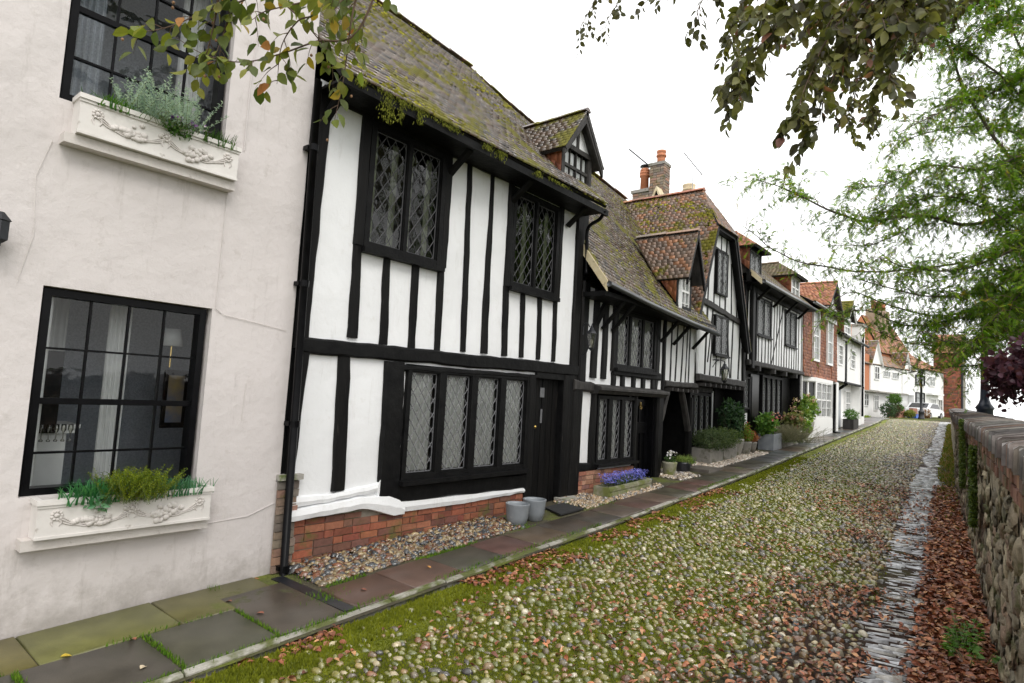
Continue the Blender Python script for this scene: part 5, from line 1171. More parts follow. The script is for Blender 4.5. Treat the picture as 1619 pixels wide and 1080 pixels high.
# ---------- gabled house
def house_three():
    t=thing('gabled_timber_house','narrow jettied black and white house with a steep half hipped gable facing the lane','house',(-5.2,14,-1.3))
    f=facade(-5.15)
    mb=MB(); prism(mb,f,[(12.57,.56),(15.36,.56),(15.34,1.35),(15.10,1.85),(14.21,3.93),(12.99,3.93),(12.3,2.35)],-.14,0); mb.build('gable_front','plaster_white',t)
    body(t,f,12.6,15.4,.5,2.2,4.5,'timber'); body(t,facade(-5.6),12.66,15.36,-2,.5,4.5,'timber')
    mb=MB(); fbox(mb,facade(-5.62),12.62,15.4,-2,.5,-.1,0); mb.build('lower_wall','timber_v',t)
    T=lambda a0,z0,a1,z1,w0,w1=None,d=0,th=.011,name='stud',mat='timber_v',wob=.010: timber(f,a0,z0,a1,z1,w0,w1 or w0,t,d,th,name,mat,wob)
    T(12.5,.54,15.42,.51,.15,.16,th=.07,name='jetty_beam',mat='timber_grey',wob=.015); T(12.3,2.24,15.0,2.02,.16,.13,th=.055,name='beam',mat='timber_grey',wob=.015)
    for k in range(9):
        mb=MB(); y=12.75+k*.31; wbox(mb,-5.35,-5.05,y-.035,y+.035,.36,.43); mb.build('joist_end','timber_grey',t)
    # lower storey studs
    T(12.92,.62,12.98,2.1,.07,.09); T(13.20,.62,13.27,1.15,.05,.05); T(13.28,1.1,13.28,2.1,.06,.06); T(13.06,.9,13.30,2.1,.05,.06,name='brace'); T(13.55,.62,13.58,1.1,.045,.05); T(13.83,.62,13.86,1.1,.045,.05)
    T(14.18,1.05,14.16,2.0,.06,.07); T(14.52,.62,14.60,2.08,.07,.07); T(14.2,1.9,14.45,.62,.06,.05,name='brace'); T(15.03,.62,15.10,2.03,.09,.09); T(15.34,.6,15.28,1.4,.11,.11,th=.05,name='corner_post')
    # gable studs
    T(12.72,2.25,12.78,2.85,.05,.06); T(12.98,2.23,13.02,3.3,.06,.06); T(13.34,2.2,13.34,3.9,.07,.06); T(14.04,2.15,14.04,3.9,.08,.07); T(13.70,2.2,13.70,2.5,.05,.05); T(13.70,3.45,13.70,3.9,.05,.05)
    T(14.46,2.1,14.38,3.35,.06,.06); T(14.82,2.07,14.80,2.5,.05,.05)
    T(13.3,3.52,14.1,3.52,.07,.07,name='rail'); 
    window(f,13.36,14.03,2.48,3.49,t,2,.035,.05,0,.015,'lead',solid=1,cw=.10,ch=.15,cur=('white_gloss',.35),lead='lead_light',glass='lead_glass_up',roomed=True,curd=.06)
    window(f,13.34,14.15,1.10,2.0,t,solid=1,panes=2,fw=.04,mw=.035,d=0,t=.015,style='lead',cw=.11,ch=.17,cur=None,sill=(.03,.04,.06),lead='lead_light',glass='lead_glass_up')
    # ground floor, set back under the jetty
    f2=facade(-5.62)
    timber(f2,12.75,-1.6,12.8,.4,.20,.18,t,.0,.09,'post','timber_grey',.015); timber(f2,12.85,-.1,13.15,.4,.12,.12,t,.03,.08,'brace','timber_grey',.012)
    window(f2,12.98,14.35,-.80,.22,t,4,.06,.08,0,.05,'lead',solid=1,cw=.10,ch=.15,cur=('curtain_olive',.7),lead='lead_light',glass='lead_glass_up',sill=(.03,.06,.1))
    timber(f2,14.42,-1.5,14.44,.4,.09,.09,t,0,.06,'post'); timber(f2,15.0,-1.5,15.0,.45,.7,.66,t,0,.05,'boarding','timber_v',.01)
    mb=MB(); fbox(mb,f2,14.47,14.66,-1.1,.3,.001,.02); mb.build('white_panel','plaster_white',t)
    mb=MB(); fbox(mb,f2,12.9,14.4,.25,.36,.0,.10); fbox(mb,f2,12.9,14.4,.36,.46,.0,.05); mb.build('dentil_beam','timber_grey',t)
    # roof: ridge runs back from the street, half hip in front
    zr=5.0; ym=13.6; xf=-4.95; xh=-5.58; zh=3.96; ha=.60
    ptsL=lambda x,z,s: (x,ym+s*(ha+(zh-z)/2.28),z)
    for s,zl in((-1,1.55),(1,1.32)):
        y_h=ym+s*ha; y_l=ym+s*(ha+(zh-zl)/2.28)
        tiles(t,(xf,y_l,zl),(-9.6,y_l,zl),(xf,y_h,zh),(-9.6,y_h,zh),(0,s,.5),'tile_red',PAL_MIX,gauge=.088,tw=.12,name='roof',seed=70+s,jit=.9,th=.018)
        tiles(t,(xf,y_h,zh),(-9.6,y_h,zh),(xh,ym,zr),(-9.6,ym,zr),(0,s,.5),'tile_red',PAL_MIX,gauge=.088,tw=.12,name='roof',seed=74+s,jit=.9,th=.018)
        g=MB(); 
        for (ya,za,yb,zb) in((y_l,zl,y_h,zh),):
            g.add([(xf-.02,ya,za-.03),(xf-.02,yb,zb-.03),(xf-.02,yb-s*.10,zb-.12),(xf-.02,ya-s*.14,za-.06),(xf-.07,ya,za-.03),(xf-.07,yb,zb-.03),(xf-.07,yb-s*.10,zb-.12),(xf-.07,ya-s*.14,za-.06)],[(0,1,2,3),(7,6,5,4),(0,4,5,1),(3,2,6,7),(0,3,7,4)])
        g.build('bargeboard','timber',t)
    tiles(t,(xf+.02,ym-ha-.06,zh-.03),(xf+.02,ym+ha+.06,zh-.03),(xh,ym-.01,zr),(xh,ym+.01,zr),(1,0,.5),'tile_red',PAL_MIX,gauge=.088,tw=.12,name='hip_roof',seed=79,jit=1.3)
    ridge(t,(xh+.03,ym,zr+.03),(-9.6,ym,zr+.03),'tile_red',PAL_ORG,.10,8)
    mb=MB(); fbox(mb,f,13.0,14.2,3.86,3.93,-.1,.17); mb.build('hip_soffit','timber',t)
    g=np.random.default_rng(28); n=3200; a=g.random(n)**1.2; u=g.random(n); k=fbm(a*5,u*6,1,25)>.55; a,u=a[k],u[k]
    y_l,z_l=ym-ha-(zh-1.55)/2.28,1.55; yy=np.where(u<.7,y_l+(ym-ha-y_l)*u/.7,ym-ha+ha*(u-.7)/.3); zz=np.where(u<.7,z_l+(zh-z_l)*u/.7,zh+(zr-zh)*(u-.7)/.3)
    mossclumps(t,np.stack([-5.0-3.4*a-.8*np.clip((u-.7)/.3,0,1),yy,zz+.03],1),(0,-.8,.5),.026,29)
    # chimney stack
    c=MB(); cf=Fr((0,15.45,0),(-1,0,0),(0,-1,0))
    s1=thing('chimney','tall mossy brick chimney stack with one red pot behind the gabled roof','chimney',(-7.7,15.6,4.5))
    backing(s1,cf,7.52,7.92,4.4,6.72,-.34,-.004,'mortar','stack_core'); bricks(s1,cf,7.5,7.94,4.5,6.66,0,PAL_BRM,seed=11,name='brickwork'); sf=Fr((-7.5,0,0),(0,1,0),(1,0,0)); bricks(s1,sf,15.44,15.82,4.5,6.66,0.0,PAL_BRM,seed=12,name='brickwork')
    mb=MB(); wbox(mb,-7.97,-7.47,15.41,15.85,6.66,6.74); mb.build('cap','concrete',s1)
    mb=MB(); lathe(mb,(-7.68,15.62,6.74),[(.13,0),(.115,.12),(.12,.2),(.145,.21),(.145,.25),(.12,.26),(.12,.31),(.135,.33),(.135,.38),(.1,.38),(.1,.2)],18); mb.build('chimney_pot','terracotta',s1,True)
    mb=MB(); tube(mb,[(-8.0,15.5,6.72),(-8.55,15.3,7.25)],.02,6); mb.build('flue_rod','iron',s1)
    s2=thing('chimney','low brick chimney stack with a ringed red pot and black cowl','chimney',(-8.2,15.6,4.5))
    backing(s2,cf,7.96,8.45,4.4,5.98,-.4,-.004,'mortar','stack_core'); bricks(s2,cf,7.95,8.46,4.5,5.94,0,PAL_BRM,seed=13); mb=MB(); wbox(mb,-8.5,-7.95,15.41,15.9,5.94,6.03); mb.build('cap','concrete',s2)
    mb=MB(); lathe(mb,(-8.18,15.62,6.03),[(.125,0),(.115,.4),(.15,.42),(.15,.47),(.12,.48),(.15,.5),(.15,.55),(.12,.56),(.14,.58),(.14,.62),(.11,.66)],18); mb.build('chimney_pot','terracotta',s2,True)
    mb=MB(); lathe(mb,(-8.18,15.62,6.74),[(.02,-.12),(.02,0),(.15,.01),(.13,.05),(.03,.07)],16); mb.build('cowl','iron',s2,True)
    mb=MB(); lathe(mb,(-7.98,15.72,6.03),[(.09,0),(.08,.42),(.1,.44),(.1,.5)],14); mb.build('chimney_pot','terracotta',s2,True)
    s3=thing('roof_vent','small triangular roof vent with cream bargeboards in front of the chimney','roof vent',(-7.5,15.1,5.4))
    mb=MB(); q=Fr((0,15.1,0),(-1,0,0),(0,-1,0)); prism(mb,q,[(7.32,5.3),(7.72,5.3),(7.52,5.78)][::1],-.3,0); mb.build('vent','black_paint',s3)
    mb=MB(); 
    for s in(-1,1): mb.add([q.p(7.52+s*.30,5.22,.05),q.p(7.52,5.90,.05),q.p(7.52,5.78,.05),q.p(7.52+s*.24,5.22,.05),q.p(7.52+s*.30,5.22,-.3),q.p(7.52,5.90,-.3),q.p(7.52,5.78,-.3),q.p(7.52+s*.24,5.22,-.3)],[(0,1,2,3),(7,6,5,4),(0,4,5,1),(3,2,6,7)])
    mb.build('bargeboard','cream_board',s3)
    s4=thing('chimney','buff clay chimney pot on a low stack beside the television aerial','chimney',(-7.3,16.7,4.0)); mb=MB(); wbox(mb,-7.6,-7.0,16.4,17.0,3.6,5.75); mb.build('stack','mortar',s4)
    mb=MB(); lathe(mb,(-7.28,16.68,5.75),[(.15,0),(.15,.42),(.19,.44),(.19,.48),(.16,.5),(.19,.58),(.19,.62),(.14,.62)],18); mb.build('chimney_pot','buff_clay',s4,True)
    s5=thing('television_aerial','television aerial with angled boom above the gabled roof','aerial',(-7.1,16.5,5.2))
    mb=MB(); tube(mb,[(-7.1,16.5,4.6),(-7.1,16.5,6.78)],.012,6); mb.build('mast','alu',s5)
    mb=MB(); b0,b1=Vector((-7.15,15.95,7.08)),Vector((-7.0,16.92,6.72)); tube(mb,[b0,b1],.012,5); mb.build('boom','iron',s5)
    mb=MB(); 
    for k in range(9): p=b0+(b1-b0)*(k/8); tube(mb,[p+Vector((-.10,0,.03)),p+Vector((.10,0,-.03))],.005,4)
    for z in(-.06,0,.06): tube(mb,[b1+Vector((-.15,0,z)),b1+Vector((.2,.1,z))],.005,4)
    mb.build('element','alu',s5)
house_three()
lantern('six sided black lantern hanging from a bracket on the jettied gabled house',(-4.85,13.3,.90),1.35,[[(-5.12,13.3,.96),(-5.0,13.3,.97),(-4.85,13.3,.93)],[(-5.12,13.3,.80),(-5.05,13.3,.92),(-4.98,13.3,.96)]])
# ---------- fourth house
def house_four():
    t=thing('close_studded_house','black and white house with narrow close studding, two hipped dormers and black boarded ground floor','house',(-5.1,18,-1.1))
    f=facade(-5.1); wins=[(16.2,17.4,1.86,2.88),(18.8,19.95,1.83,2.88)]
    holed_wall(f,15.55,20.72,1.05,3.15,wins,'plaster_white',t,'wall',.1,0,.01); body(t,f,15.5,20.72,-2,3.15,4.4,'timber',-.5)
    mb=MB(); fbox(mb,facade(-5.45),15.5,20.7,-2,1.05,-.1,0); mb.build('lower_wall','timber_v',t)
    T=lambda a0,z0,a1,z1,w0,w1=None,d=0,th=.011,name='stud',mat='timber_v',wob=.006: timber(f,a0,z0,a1,z1,w0,w1 or w0,t,d,th,name,mat,wob)
    T(15.75,.95,15.72,3.1,.22,.24,th=.09,name='corner_post'); T(16.12,1.1,16.12,3.1,.10,.12,th=.04)
    for a in(16.38,16.66,16.95,17.22): T(a,1.15,a,1.85,.06,.06)
    T(17.46,1.15,17.46,3.1,.08,.08)
    for a in(17.7,17.95,18.2,18.45): T(a,1.15,a+.02,3.1,.06,.055)
    T(18.72,1.15,18.72,3.1,.07,.08)
    for a in(18.98,19.25,19.52,19.78): T(a,1.15,a,1.82,.055,.055)
    T(20.02,1.15,20.02,3.1,.08,.07); T(20.28,1.15,20.28,3.1,.055,.055); T(20.62,1.15,20.62,3.1,.06,.06)
    T(17.5,1.15,18.62,2.95,.055,.05,name='brace'); T(15.5,1.08,20.7,1.10,.14,.13,th=.07,name='jetty_beam',mat='timber_grey'); T(15.5,3.0,20.7,3.02,.18,.18,th=.05,name='wall_plate',mat='timber')
    for wdw in wins: window(f,*wdw,t,2,.05,.04,0,.025,'lead',cw=.10,ch=.15,cur=('white_gloss',.35),sill=(.03,.04,.06),lead='lead_light',glass='lead_glass_up',curd=.07)
    for a in(16.15,17.5,18.75,20.05): timber(Fr((0,a,0),(1,0,0),(0,-1,0)),-5.07,2.75,-4.75,3.06,.06,.06,t,0,.07,'bracket','timber',.005)
    # ground floor
    f2=facade(-5.45)
    window(f2,17.6,19.55,-.24,.88,t,4,.07,.10,0,.06,'lead',solid=1,cw=.10,ch=.15,cur=('curtain_olive',.7),sill=(.05,.08,.12),lead='lead_light',glass='lead_glass_up',curd=.07)
    window(f2,16.15,16.62,-.1,.75,t,1,.05,0,0,.04,'lead',solid=1,cw=.10,ch=.15,cur=None,lead='lead_light',glass='lead_glass_up')
    mb=MB(); fbox(mb,f2,16.75,17.45,-1.3,.85,.0,.06); fbox(mb,f2,16.82,17.38,-1.2,.78,.06,.075); mb.build('door','black_paint',t)
    for a,w,z0,z1 in((17.62,1.9,-.85,-.36),(16.2,.45,-.6,-.2)):
        mb=MB(); fbox(mb,f2,a,a+w,z0,z1,.001,.012); mb.build('white_panel','plaster_white',t)
    for a in(17.6,18.1,18.6,19.1,19.6): timber(f2,a,-.9,a,-.3,.11,.11,t,.01,.03)
    timber(f2,15.75,-1.4,15.75,1.0,.45,.45,t,0,.08,'post','timber_v',.01); timber(f2,20.2,-1.2,20.2,1.0,.9,.9,t,0,.04,'boarding','timber_v',.01)
    for a in(16.2,17.5,18.6,19.7): mb=MB(); wbox(mb,-5.4,-4.98,a-.06,a+.06,.90,1.02); mb.build('joist_end','timber_grey',t)
    # roof
    tiles(t,(-4.72,15.35,3.12),(-4.72,20.72,3.12),(-7.3,15.35,5.55),(-7.3,20.72,5.55),(1,0,1),'tile_red',[(.15,.11,.085),(.19,.13,.09),(.12,.10,.08)],gauge=.11,tw=.18,seed=90)
    tiles(t,(-9.9,15.35,3.12),(-9.9,20.72,3.12),(-7.3,15.35,5.55),(-7.3,20.72,5.55),(-1,0,1),'tile_red',PAL_MIX,gauge=.2,tw=.3,seed=91)
    ridge(t,(-7.3,15.35,5.6),(-7.3,20.7,5.6),'tile_red',PAL_MIX,.1,9)
    mb=MB(); tube(mb,[(-4.68,15.35,3.08),(-4.68,20.8,3.08)],.05,8); mb.build('gutter','leadflash_dark',t,True)
    mb=MB(); mb.add([(-4.72,15.30,3.0),(-7.3,15.30,5.43),(-7.3,15.30,5.57),(-4.72,15.30,3.14),(-4.72,15.34,3.0),(-7.3,15.34,5.43),(-7.3,15.34,5.57),(-4.72,15.34,3.14)],[(0,1,2,3),(7,6,5,4),(3,2,6,7),(0,3,7,4)]); mb.build('verge_board','cream_board',t)
    mb=MB(); fbox(mb,f,15.4,20.7,3.05,3.09,-.1,.36); mb.build('soffit','timber',t)
    gable_wall(t,-5.12,-9.5,-7.3,15.4,-2,3.1,5.45,.1,'timber')
    gable_wall(t,-5.12,-9.5,-7.3,20.68,-2,3.1,5.45,-.1,'timber')
    d=dormer(t,15.2,16.12,-4.98,3.32,3.98,4.48,-4.72,3.12,.94,.5,.14,pal=PAL_ORG,mat='tile_red',seed=100,frontmat='timber')
    window(facade(-4.98),15.27,16.05,3.30,3.92,d,2,.03,.03,-.02,.01,'lead','timber_grey',cw=.1,ch=.15,cur=('curtain_grey',.6),lead='lead_light',glass='lead_glass_up',depth=.3,name='dormer_window',curd=.06)
    d=dormer(t,18.95,19.85,-4.98,3.32,3.94,4.42,-4.72,3.12,.94,.5,.14,pal=[(.17,.13,.08),(.14,.12,.07)],mat='tile_red',seed=110,frontmat='white_gloss')
    window(facade(-4.98),19.0,19.8,3.30,3.9,d,2,.04,.04,-.02,.02,'grid','white_gloss',cols=2,rows=2,cur=('white_gloss',.9),depth=.3,name='dormer_window',curd=.06)
house_four()
# ---------- tile hung house with white bay
def sash(f,a0,a1,z0,z1,t,cols=2,rows=4,cur=.6,mat='white_gloss',d=0,fw=.05,solid=0):
    return window(f,a0,a1,z0,z1,t,1,fw,0,d,.035,'grid',mat,cols=cols,rows=rows,cur=('white_gloss',cur) if cur else None,depth=.4,curd=.06,solid=solid)
def house_five():
    t=thing('tile_hung_house','house hung with red clay tiles above a white bay window','house',(-5.1,23,-.9)); f=facade(-5.1)
    mb=MB(); fbox(mb,f,20.74,25.68,1.1,3.42,-4.4,-.03); mb.build('wall','plaster_far',t); mb=MB(); fbox(mb,facade(-5.5),20.74,25.68,-1.6,1.1,-4,0); mb.build('lower_wall','plaster_far',t)
    W=[(21.87,22.70,1.60,3.33),(23.85,24.70,1.60,3.28)]
    # tile hanging in strips round the windows
    for a0,a1,z0,z1 in((20.78,21.87,1.05,3.42),(22.70,23.85,1.05,3.42),(24.70,25.66,1.05,3.42),(21.87,22.70,1.05,1.60),(23.85,24.70,1.05,1.60)):
        tiles(t,f.p(a0,z0,.02),f.p(a1,z0,.02),f.p(a0,z1,-.01),f.p(a1,z1,-.01),(1,0,0),'tile_hung',PAL_RED,gauge=.105,tw=.17,name='tile_hanging',seed=int(a0*10),board=False)
    for wdw in W: sash(f,*wdw,t,2,4,.8,d=.0,fw=.07,solid=1)
    # bay window
    mb=MB(); x=-4.98
    fb=facade(x)
    mb.add([(-5.5,21.0,1.05),(x,22.0,1.05),(x,24.55,1.05),(-5.5,24.6,1.05),(-5.5,21.0,.92),(x,22.0,.92),(x,24.55,.92),(-5.5,24.6,.92)],[(0,3,2,1),(4,5,6,7),(0,1,5,4),(1,2,6,5),(2,3,7,6)])
    mb.add([(-5.5,21.0,-.30),(x,22.2,-.30),(x,24.55,-.30),(-5.5,24.6,-.30),(-5.5,21.0,-1.5),(x,22.2,-1.5),(x,24.55,-1.5),(-5.5,24.6,-1.5)],[(0,1,2,3),(0,4,5,1),(1,5,6,2),(2,6,7,3)]); mb.build('bay','plaster_far',t)
    window(fb,22.2,24.5,-.3,.95,t,3,.07,.07,-.04,.03,'grid','white_gloss',cols=2,rows=4,cur=('white_gloss',.25),solid=2)
    d0=Vector((x+.52,1.2,0)); fs=Fr((-5.5,21.0,0),(.52,1.2,0),(1.2,-.52,0)); window(fs,.05,1.28,-.3,.95,t,3,.06,.06,-.02,.03,'grid','white_gloss',cols=1,rows=2,cur=None,solid=2)
    mb=MB(); fbox(mb,facade(-5.44),24.7,25.35,-1.4,.95,0,.05); mb.build('door','black_paint',t)
    mb=MB(); fbox(mb,facade(-5.42),25.35,25.7,-1.3,1.05,0,.4); mb.build('pilaster','plaster_far',t)
    p=thing('drainpipe','short black pipe beside the bay of the tile hung house','drainpipe',(-4.95,24.66,-.9)); mb=MB(); tube(mb,[(-4.95,24.66,-.85),(-4.95,24.66,.95)],.05,8); wbox(mb,-5.0,-4.75,24.6,24.85,-.92,-.78); mb.build('pipe','black_paint',p,True)
    # roof and street gable
    tiles(t,(-4.8,20.76,3.40),(-4.8,25.7,3.40),(-7.2,20.76,4.75),(-7.2,25.7,4.75),(1,0,1),'tile_red',PAL_MIX,gauge=.13,tw=.2,seed=120)
    tiles(t,(-9.6,20.76,3.40),(-9.6,25.7,3.40),(-7.2,20.76,4.75),(-7.2,25.7,4.75),(-1,0,1),'tile_red',PAL_MIX,gauge=.25,tw=.3,seed=121)
    for y in(20.8,25.6): gable_wall(t,-5.1,-9.5,-7.2,y,0,3.4,4.7,.05,'plaster_far')
    dormer(t,23.2,25.2,-5.0,3.42,3.72,4.62,-4.8,3.40,.56,0,.1,pal=PAL_ORG,mat='tile_red',seed=130,frontmat='white_gloss',barge='timber_grey')
    mb=MB(); tube(mb,[(-4.76,20.76,3.38),(-4.76,25.7,3.38)],.05,8); mb.build('gutter','leadflash_dark',t,True)
house_five()
def house_six():
    t=thing('white_jettied_house','small white jettied house with a black post and a moss covered dormer','house',(-5.1,28,-.7)); f=facade(-5.1)
    W=[(25.9,26.75,1.75,2.55),(28.2,29.2,1.75,2.55)]
    holed_wall(f,25.72,30.42,1.14,2.9,W,'plaster_far',t,'wall',.1,0,.01); mb=MB(); fbox(mb,facade(-5.45),25.7,30.4,-1.5,1.14,-3.6,0); fbox(mb,f,25.72,30.42,1.14,2.9,-3.8,-.6); mb.build('lower_wall','plaster_far',t)
    for wdw in W: sash(f,*wdw,t,3,4,.5)
    sash(facade(-5.45),25.85,26.6,-.25,.9,t,2,4,.5,solid=1); sash(facade(-5.45),28.9,30.0,-.2,.85,t,3,4,.5,solid=1)
    mb=MB(); fbox(mb,facade(-5.45),27.3,28.1,-1.2,.85,0,.05); mb.build('door','leadflash',t)
    mb=MB(); wbox(mb,-5.45,-5.05,28.4,30.4,-1.3,-.32); mb.build('porch_wall','plaster_far',t)
    timber(f,27.35,1.1,27.35,2.8,.22,.22,t,0,.04,'post','timber'); timber(f,27.1,1.12,30.4,1.12,.09,.09,t,0,.05,'beam','timber'); timber(Fr((0,27.3,0),(1,0,0),(0,-1,0)),-5.4,.8,-5.0,1.1,.1,.1,t,0,.1,'bracket','timber')
    tiles(t,(-4.85,25.72,2.92),(-4.85,30.6,2.88),(-6.9,25.72,4.3),(-6.9,30.6,4.3),(1,0,1),'tile_red',[(.14,.12,.08),(.17,.13,.08)],gauge=.14,tw=.2,seed=140)
    tiles(t,(-8.95,25.72,2.9),(-8.95,30.6,2.9),(-6.9,25.72,4.3),(-6.9,30.6,4.3),(-1,0,1),'tile_red',PAL_MIX,gauge=.25,tw=.3,seed=141)
    d=dormer(t,26.4,27.7,-4.98,3.02,3.72,4.32,-4.85,2.92,.67,0,.1,pal=[(.18,.17,.03),(.24,.22,.04),(.14,.13,.03)],mat='tile_red',seed=150,frontmat='white_gloss',barge='white_gloss',cheek=PAL_ORG)
    sash(facade(-4.98),26.5,27.6,3.02,3.65,d,2,2,.9,d=-.02)
    mb=MB(); wbox(mb,-7.5,-5.3,28.6,29.6,2.9,3.75); mb.build('brick_chimney_base','terracotta',t)
    mb=MB(); tube(mb,[(-4.8,25.7,2.88),(-4.8,30.5,2.84)],.05,8); mb.build('gutter','leadflash_dark',t,True)
    t=thing('tall_white_house','plain tall white rendered house end with black pipes, beyond the jettied white house','house',(-5.1,31,-.6))
    mb=MB(); wbox(mb,-9,-5.08,30.45,31.35,-1.5,3.78); mb.build('wall','plaster_far',t)
    mb=MB(); wbox(mb,-9.1,-5.0,30.4,31.45,3.78,3.88); mb.build('coping','concrete',t)
    tiles(t,(-5.0,30.4,3.9),(-5.0,31.5,3.9),(-7,30.4,4.6),(-7,31.5,4.6),(1,0,1),'tile_red',PAL_MIX,gauge=.2,seed=160)
    mb=MB(); tube(mb,[(-5.02,30.55,-.2),(-5.02,30.55,3.2)],.045,8); tube(mb,catmull([(-4.9,30.0,1.05),(-4.95,30.3,1.0),(-5.0,30.5,1.1)]),.03,6); tube(mb,catmull([(-5.02,30.6,3.2),(-4.95,30.3,3.35),(-5.0,29.9,3.3)]),.03,6); mb.build('pipe','black_paint',t)
house_six()
# ---------- terrace closing the view, along its own line
S=1.6; FF=Fr((-9.6,52.8,0),(3,13,0),(13,-3,0))
def house_far():
    f=FF; s=S
    t=thing('gabled_terrace_house','white jettied house closing the lane, with steep red roof and two small gables','house',f.p(4*s,-.4))
    mb=MB(); fbox(mb,f,1.6*s,8.1*s,1.08*s,2.45*s,-8,0); mb.build('upper_wall','plaster_far',t)
    mb=MB(); fbox(mb,f,1.7*s,8.1*s,-1.5,1.08*s,-8,-.5); mb.build('lower_wall','plaster_far',t)
    mb=MB(); fbox(mb,f,1.55*s,2.2*s,1.10*s,2.9*s,-2,.03); mb.build('tile_hanging','terracotta',t)
    mb=MB(); fbox(mb,f,1.55*s,7.1*s,1.03*s,1.10*s,-.5,.12); mb.build('jetty_beam','concrete',t)
    for a0,a1,zp in((2.22*s,3.44*s,3.62*s),(6.3*s,7.12*s,3.32*s)):
        mb=MB(); prism(mb,f,[(a0,1.12*s),(a1,1.12*s),(a1,2.5*s),((a0+a1)/2,zp),(a0,2.5*s)],-1.5,.12); mb.build('gable','plaster_far',t)
        am=(a0+a1)/2
        for q,hh in((a0-.15,-1),(a1+.15,1)):
            tiles(t,f.p(q,2.38*s,.3),f.p(q,2.38*s,-5),f.p(am,zp+.1,.3),f.p(am,zp+.1,-5),tuple(f.u*hh+Vector((0,0,.5))),'tile_red',PAL_MIX,gauge=.22,tw=.3,name='gable_roof',seed=int(q*7),board=True,under='white_gloss')
    window(f,2.6*s,3.2*s,1.66*s,2.36*s,t,2,.08,.08,.12,.03,'grid','white_gloss',cols=1,rows=2,cur=None,solid=1)
    window(f,3.9*s,4.75*s,1.88*s,2.2*s,t,3,.06,.06,.0,.03,'grid','white_gloss',cols=1,rows=1,cur=('white_gloss',.4),solid=1); window(f,5.0*s,5.9*s,1.84*s,2.2*s,t,3,.06,.06,.0,.03,'grid','white_gloss',cols=1,rows=1,cur=('white_gloss',.4),solid=1)
    window(f,3.55*s,4.1*s,.1*s,.92*s,t,2,.07,.07,-.5,.04,'grid','white_gloss',cols=1,rows=3,cur=('white_gloss',.4),solid=1); window(f,2.35*s,2.9*s,.3*s,.95*s,t,2,.07,.07,-.5,.04,'grid','white_gloss',cols=1,rows=2,cur=None,solid=1)
    mb=MB(); fbox(mb,f,5.55*s,5.87*s,-.2*s,.98*s,-.49,-.45); mb.build('door','leadflash',t); mb=MB(); tube(mb,[f.p(4.95*s,-.5,.0),f.p(4.95*s,1.05*s,0)],.06,6); mb.build('post','leadflash_dark',t)
    tiles(t,f.p(1.55*s,2.42*s,.2),f.p(8.1*s,2.42*s,.2),f.p(1.55*s,5.9,-2.2),f.p(8.1*s,5.9,-2.2),tuple(f.n+Vector((0,0,1))),'tile_red',PAL_MIX,gauge=.20,tw=.28,seed=170)
    tiles(t,f.p(1.55*s,2.42*s,-4.8),f.p(8.1*s,2.42*s,-4.8),f.p(1.55*s,5.9,-2.2),f.p(8.1*s,5.9,-2.2),tuple(-f.n+Vector((0,0,1))),'tile_red',PAL_ORG,gauge=.4,tw=.4,seed=171)
    tb=thing('tall_roofed_house','house with a tall orange tiled roof rising behind the far gabled house','house',f.p(12,-.4,-3))
    mb=MB(); fbox(mb,f,8.6,15.4,-1,5.4,-4.6,-1.1); mb.build('wall','terracotta',tb)
    tiles(tb,f.p(8.4,5.2,-.9),f.p(15.5,5.2,-.9),f.p(8.9,8.75,-2.8),f.p(15.1,8.6,-2.8),tuple(f.n+Vector((0,0,1))),'tile_red',PAL_ORG,gauge=.2,tw=.28,seed=172)
    tiles(tb,f.p(8.4,5.2,-4.7),f.p(15.5,5.2,-4.7),f.p(8.9,8.75,-2.8),f.p(15.1,8.6,-2.8),tuple(-f.n+Vector((0,0,1))),'tile_red',PAL_ORG,gauge=.4,tw=.4,seed=173)
    mb=MB(); q=Fr(f.p(8.7,0),f.n,-f.u); prism(mb,q,[(-1.2,5.3),(-2.8,8.6),(-4.5,5.3)],-.1,0); prism(mb,Fr(f.p(15.2,0),f.n,-f.u),[(-1.2,5.3),(-2.8,8.5),(-4.5,5.3)],-.1,0); mb.build('gable_end','terracotta',tb)
    for a in(1.6*s,8.05*s):
        mb=MB(); q=Fr(f.p(a,0),f.n,-f.u); prism(mb,q,[(0,2.4*s),(-2.2,5.8),(-4.7,2.4*s)],-.1,0); mb.build('gable_end','terracotta',t)
    mb=MB(); fbox(mb,f,9.9,12.9,6.5,9.4,-2.9,-2.0); mb.build('chimney','brown_stack',tb)
    for k in range(4):
        mb=MB(); c=f.p(10.3+k*.74,9.4,-2.4); lathe(mb,c,[(.2,0),(.17,.5),(.2,.55),(.2,.75)],12); mb.build('chimney_pot','terracotta',tb,True)
    t2=thing('white_house','white house with black framed windows behind the far lamp post','house',f.p(10*s,-.2))
    mb=MB(); fbox(mb,f,8.12*s,12.7*s,-1.5,2.62*s,-7,0); mb.build('wall','plaster_far',t2)
    window(f,8.24*s,9.58*s,1.68*s,2.27*s,t2,2,.10,.08,0,.05,'grid','black_paint',cols=2,rows=2,cur=('curtain_grey',.6),solid=1); window(f,8.26*s,9.56*s,.36*s,1.28*s,t2,2,.10,.08,0,.05,'grid','black_paint',cols=2,rows=3,cur=('curtain_grey',.5),solid=1)
    window(f,10.2*s,11.2*s,1.7*s,2.3*s,t2,2,.08,.08,0,.05,'grid','white_gloss',cols=2,rows=2,cur=('white_gloss',.6),solid=1); window(f,10.4*s,11.3*s,.2*s,1.0*s,t2,3,.08,.08,.0,.08,'grid','white_gloss',cols=1,rows=2,cur=('curtain_grey',.6),solid=1); window(f,11.7*s,12.4*s,.2*s,1.0*s,t2,2,.08,.08,.0,.05,'grid','white_gloss',cols=2,rows=2,cur=None,solid=1)
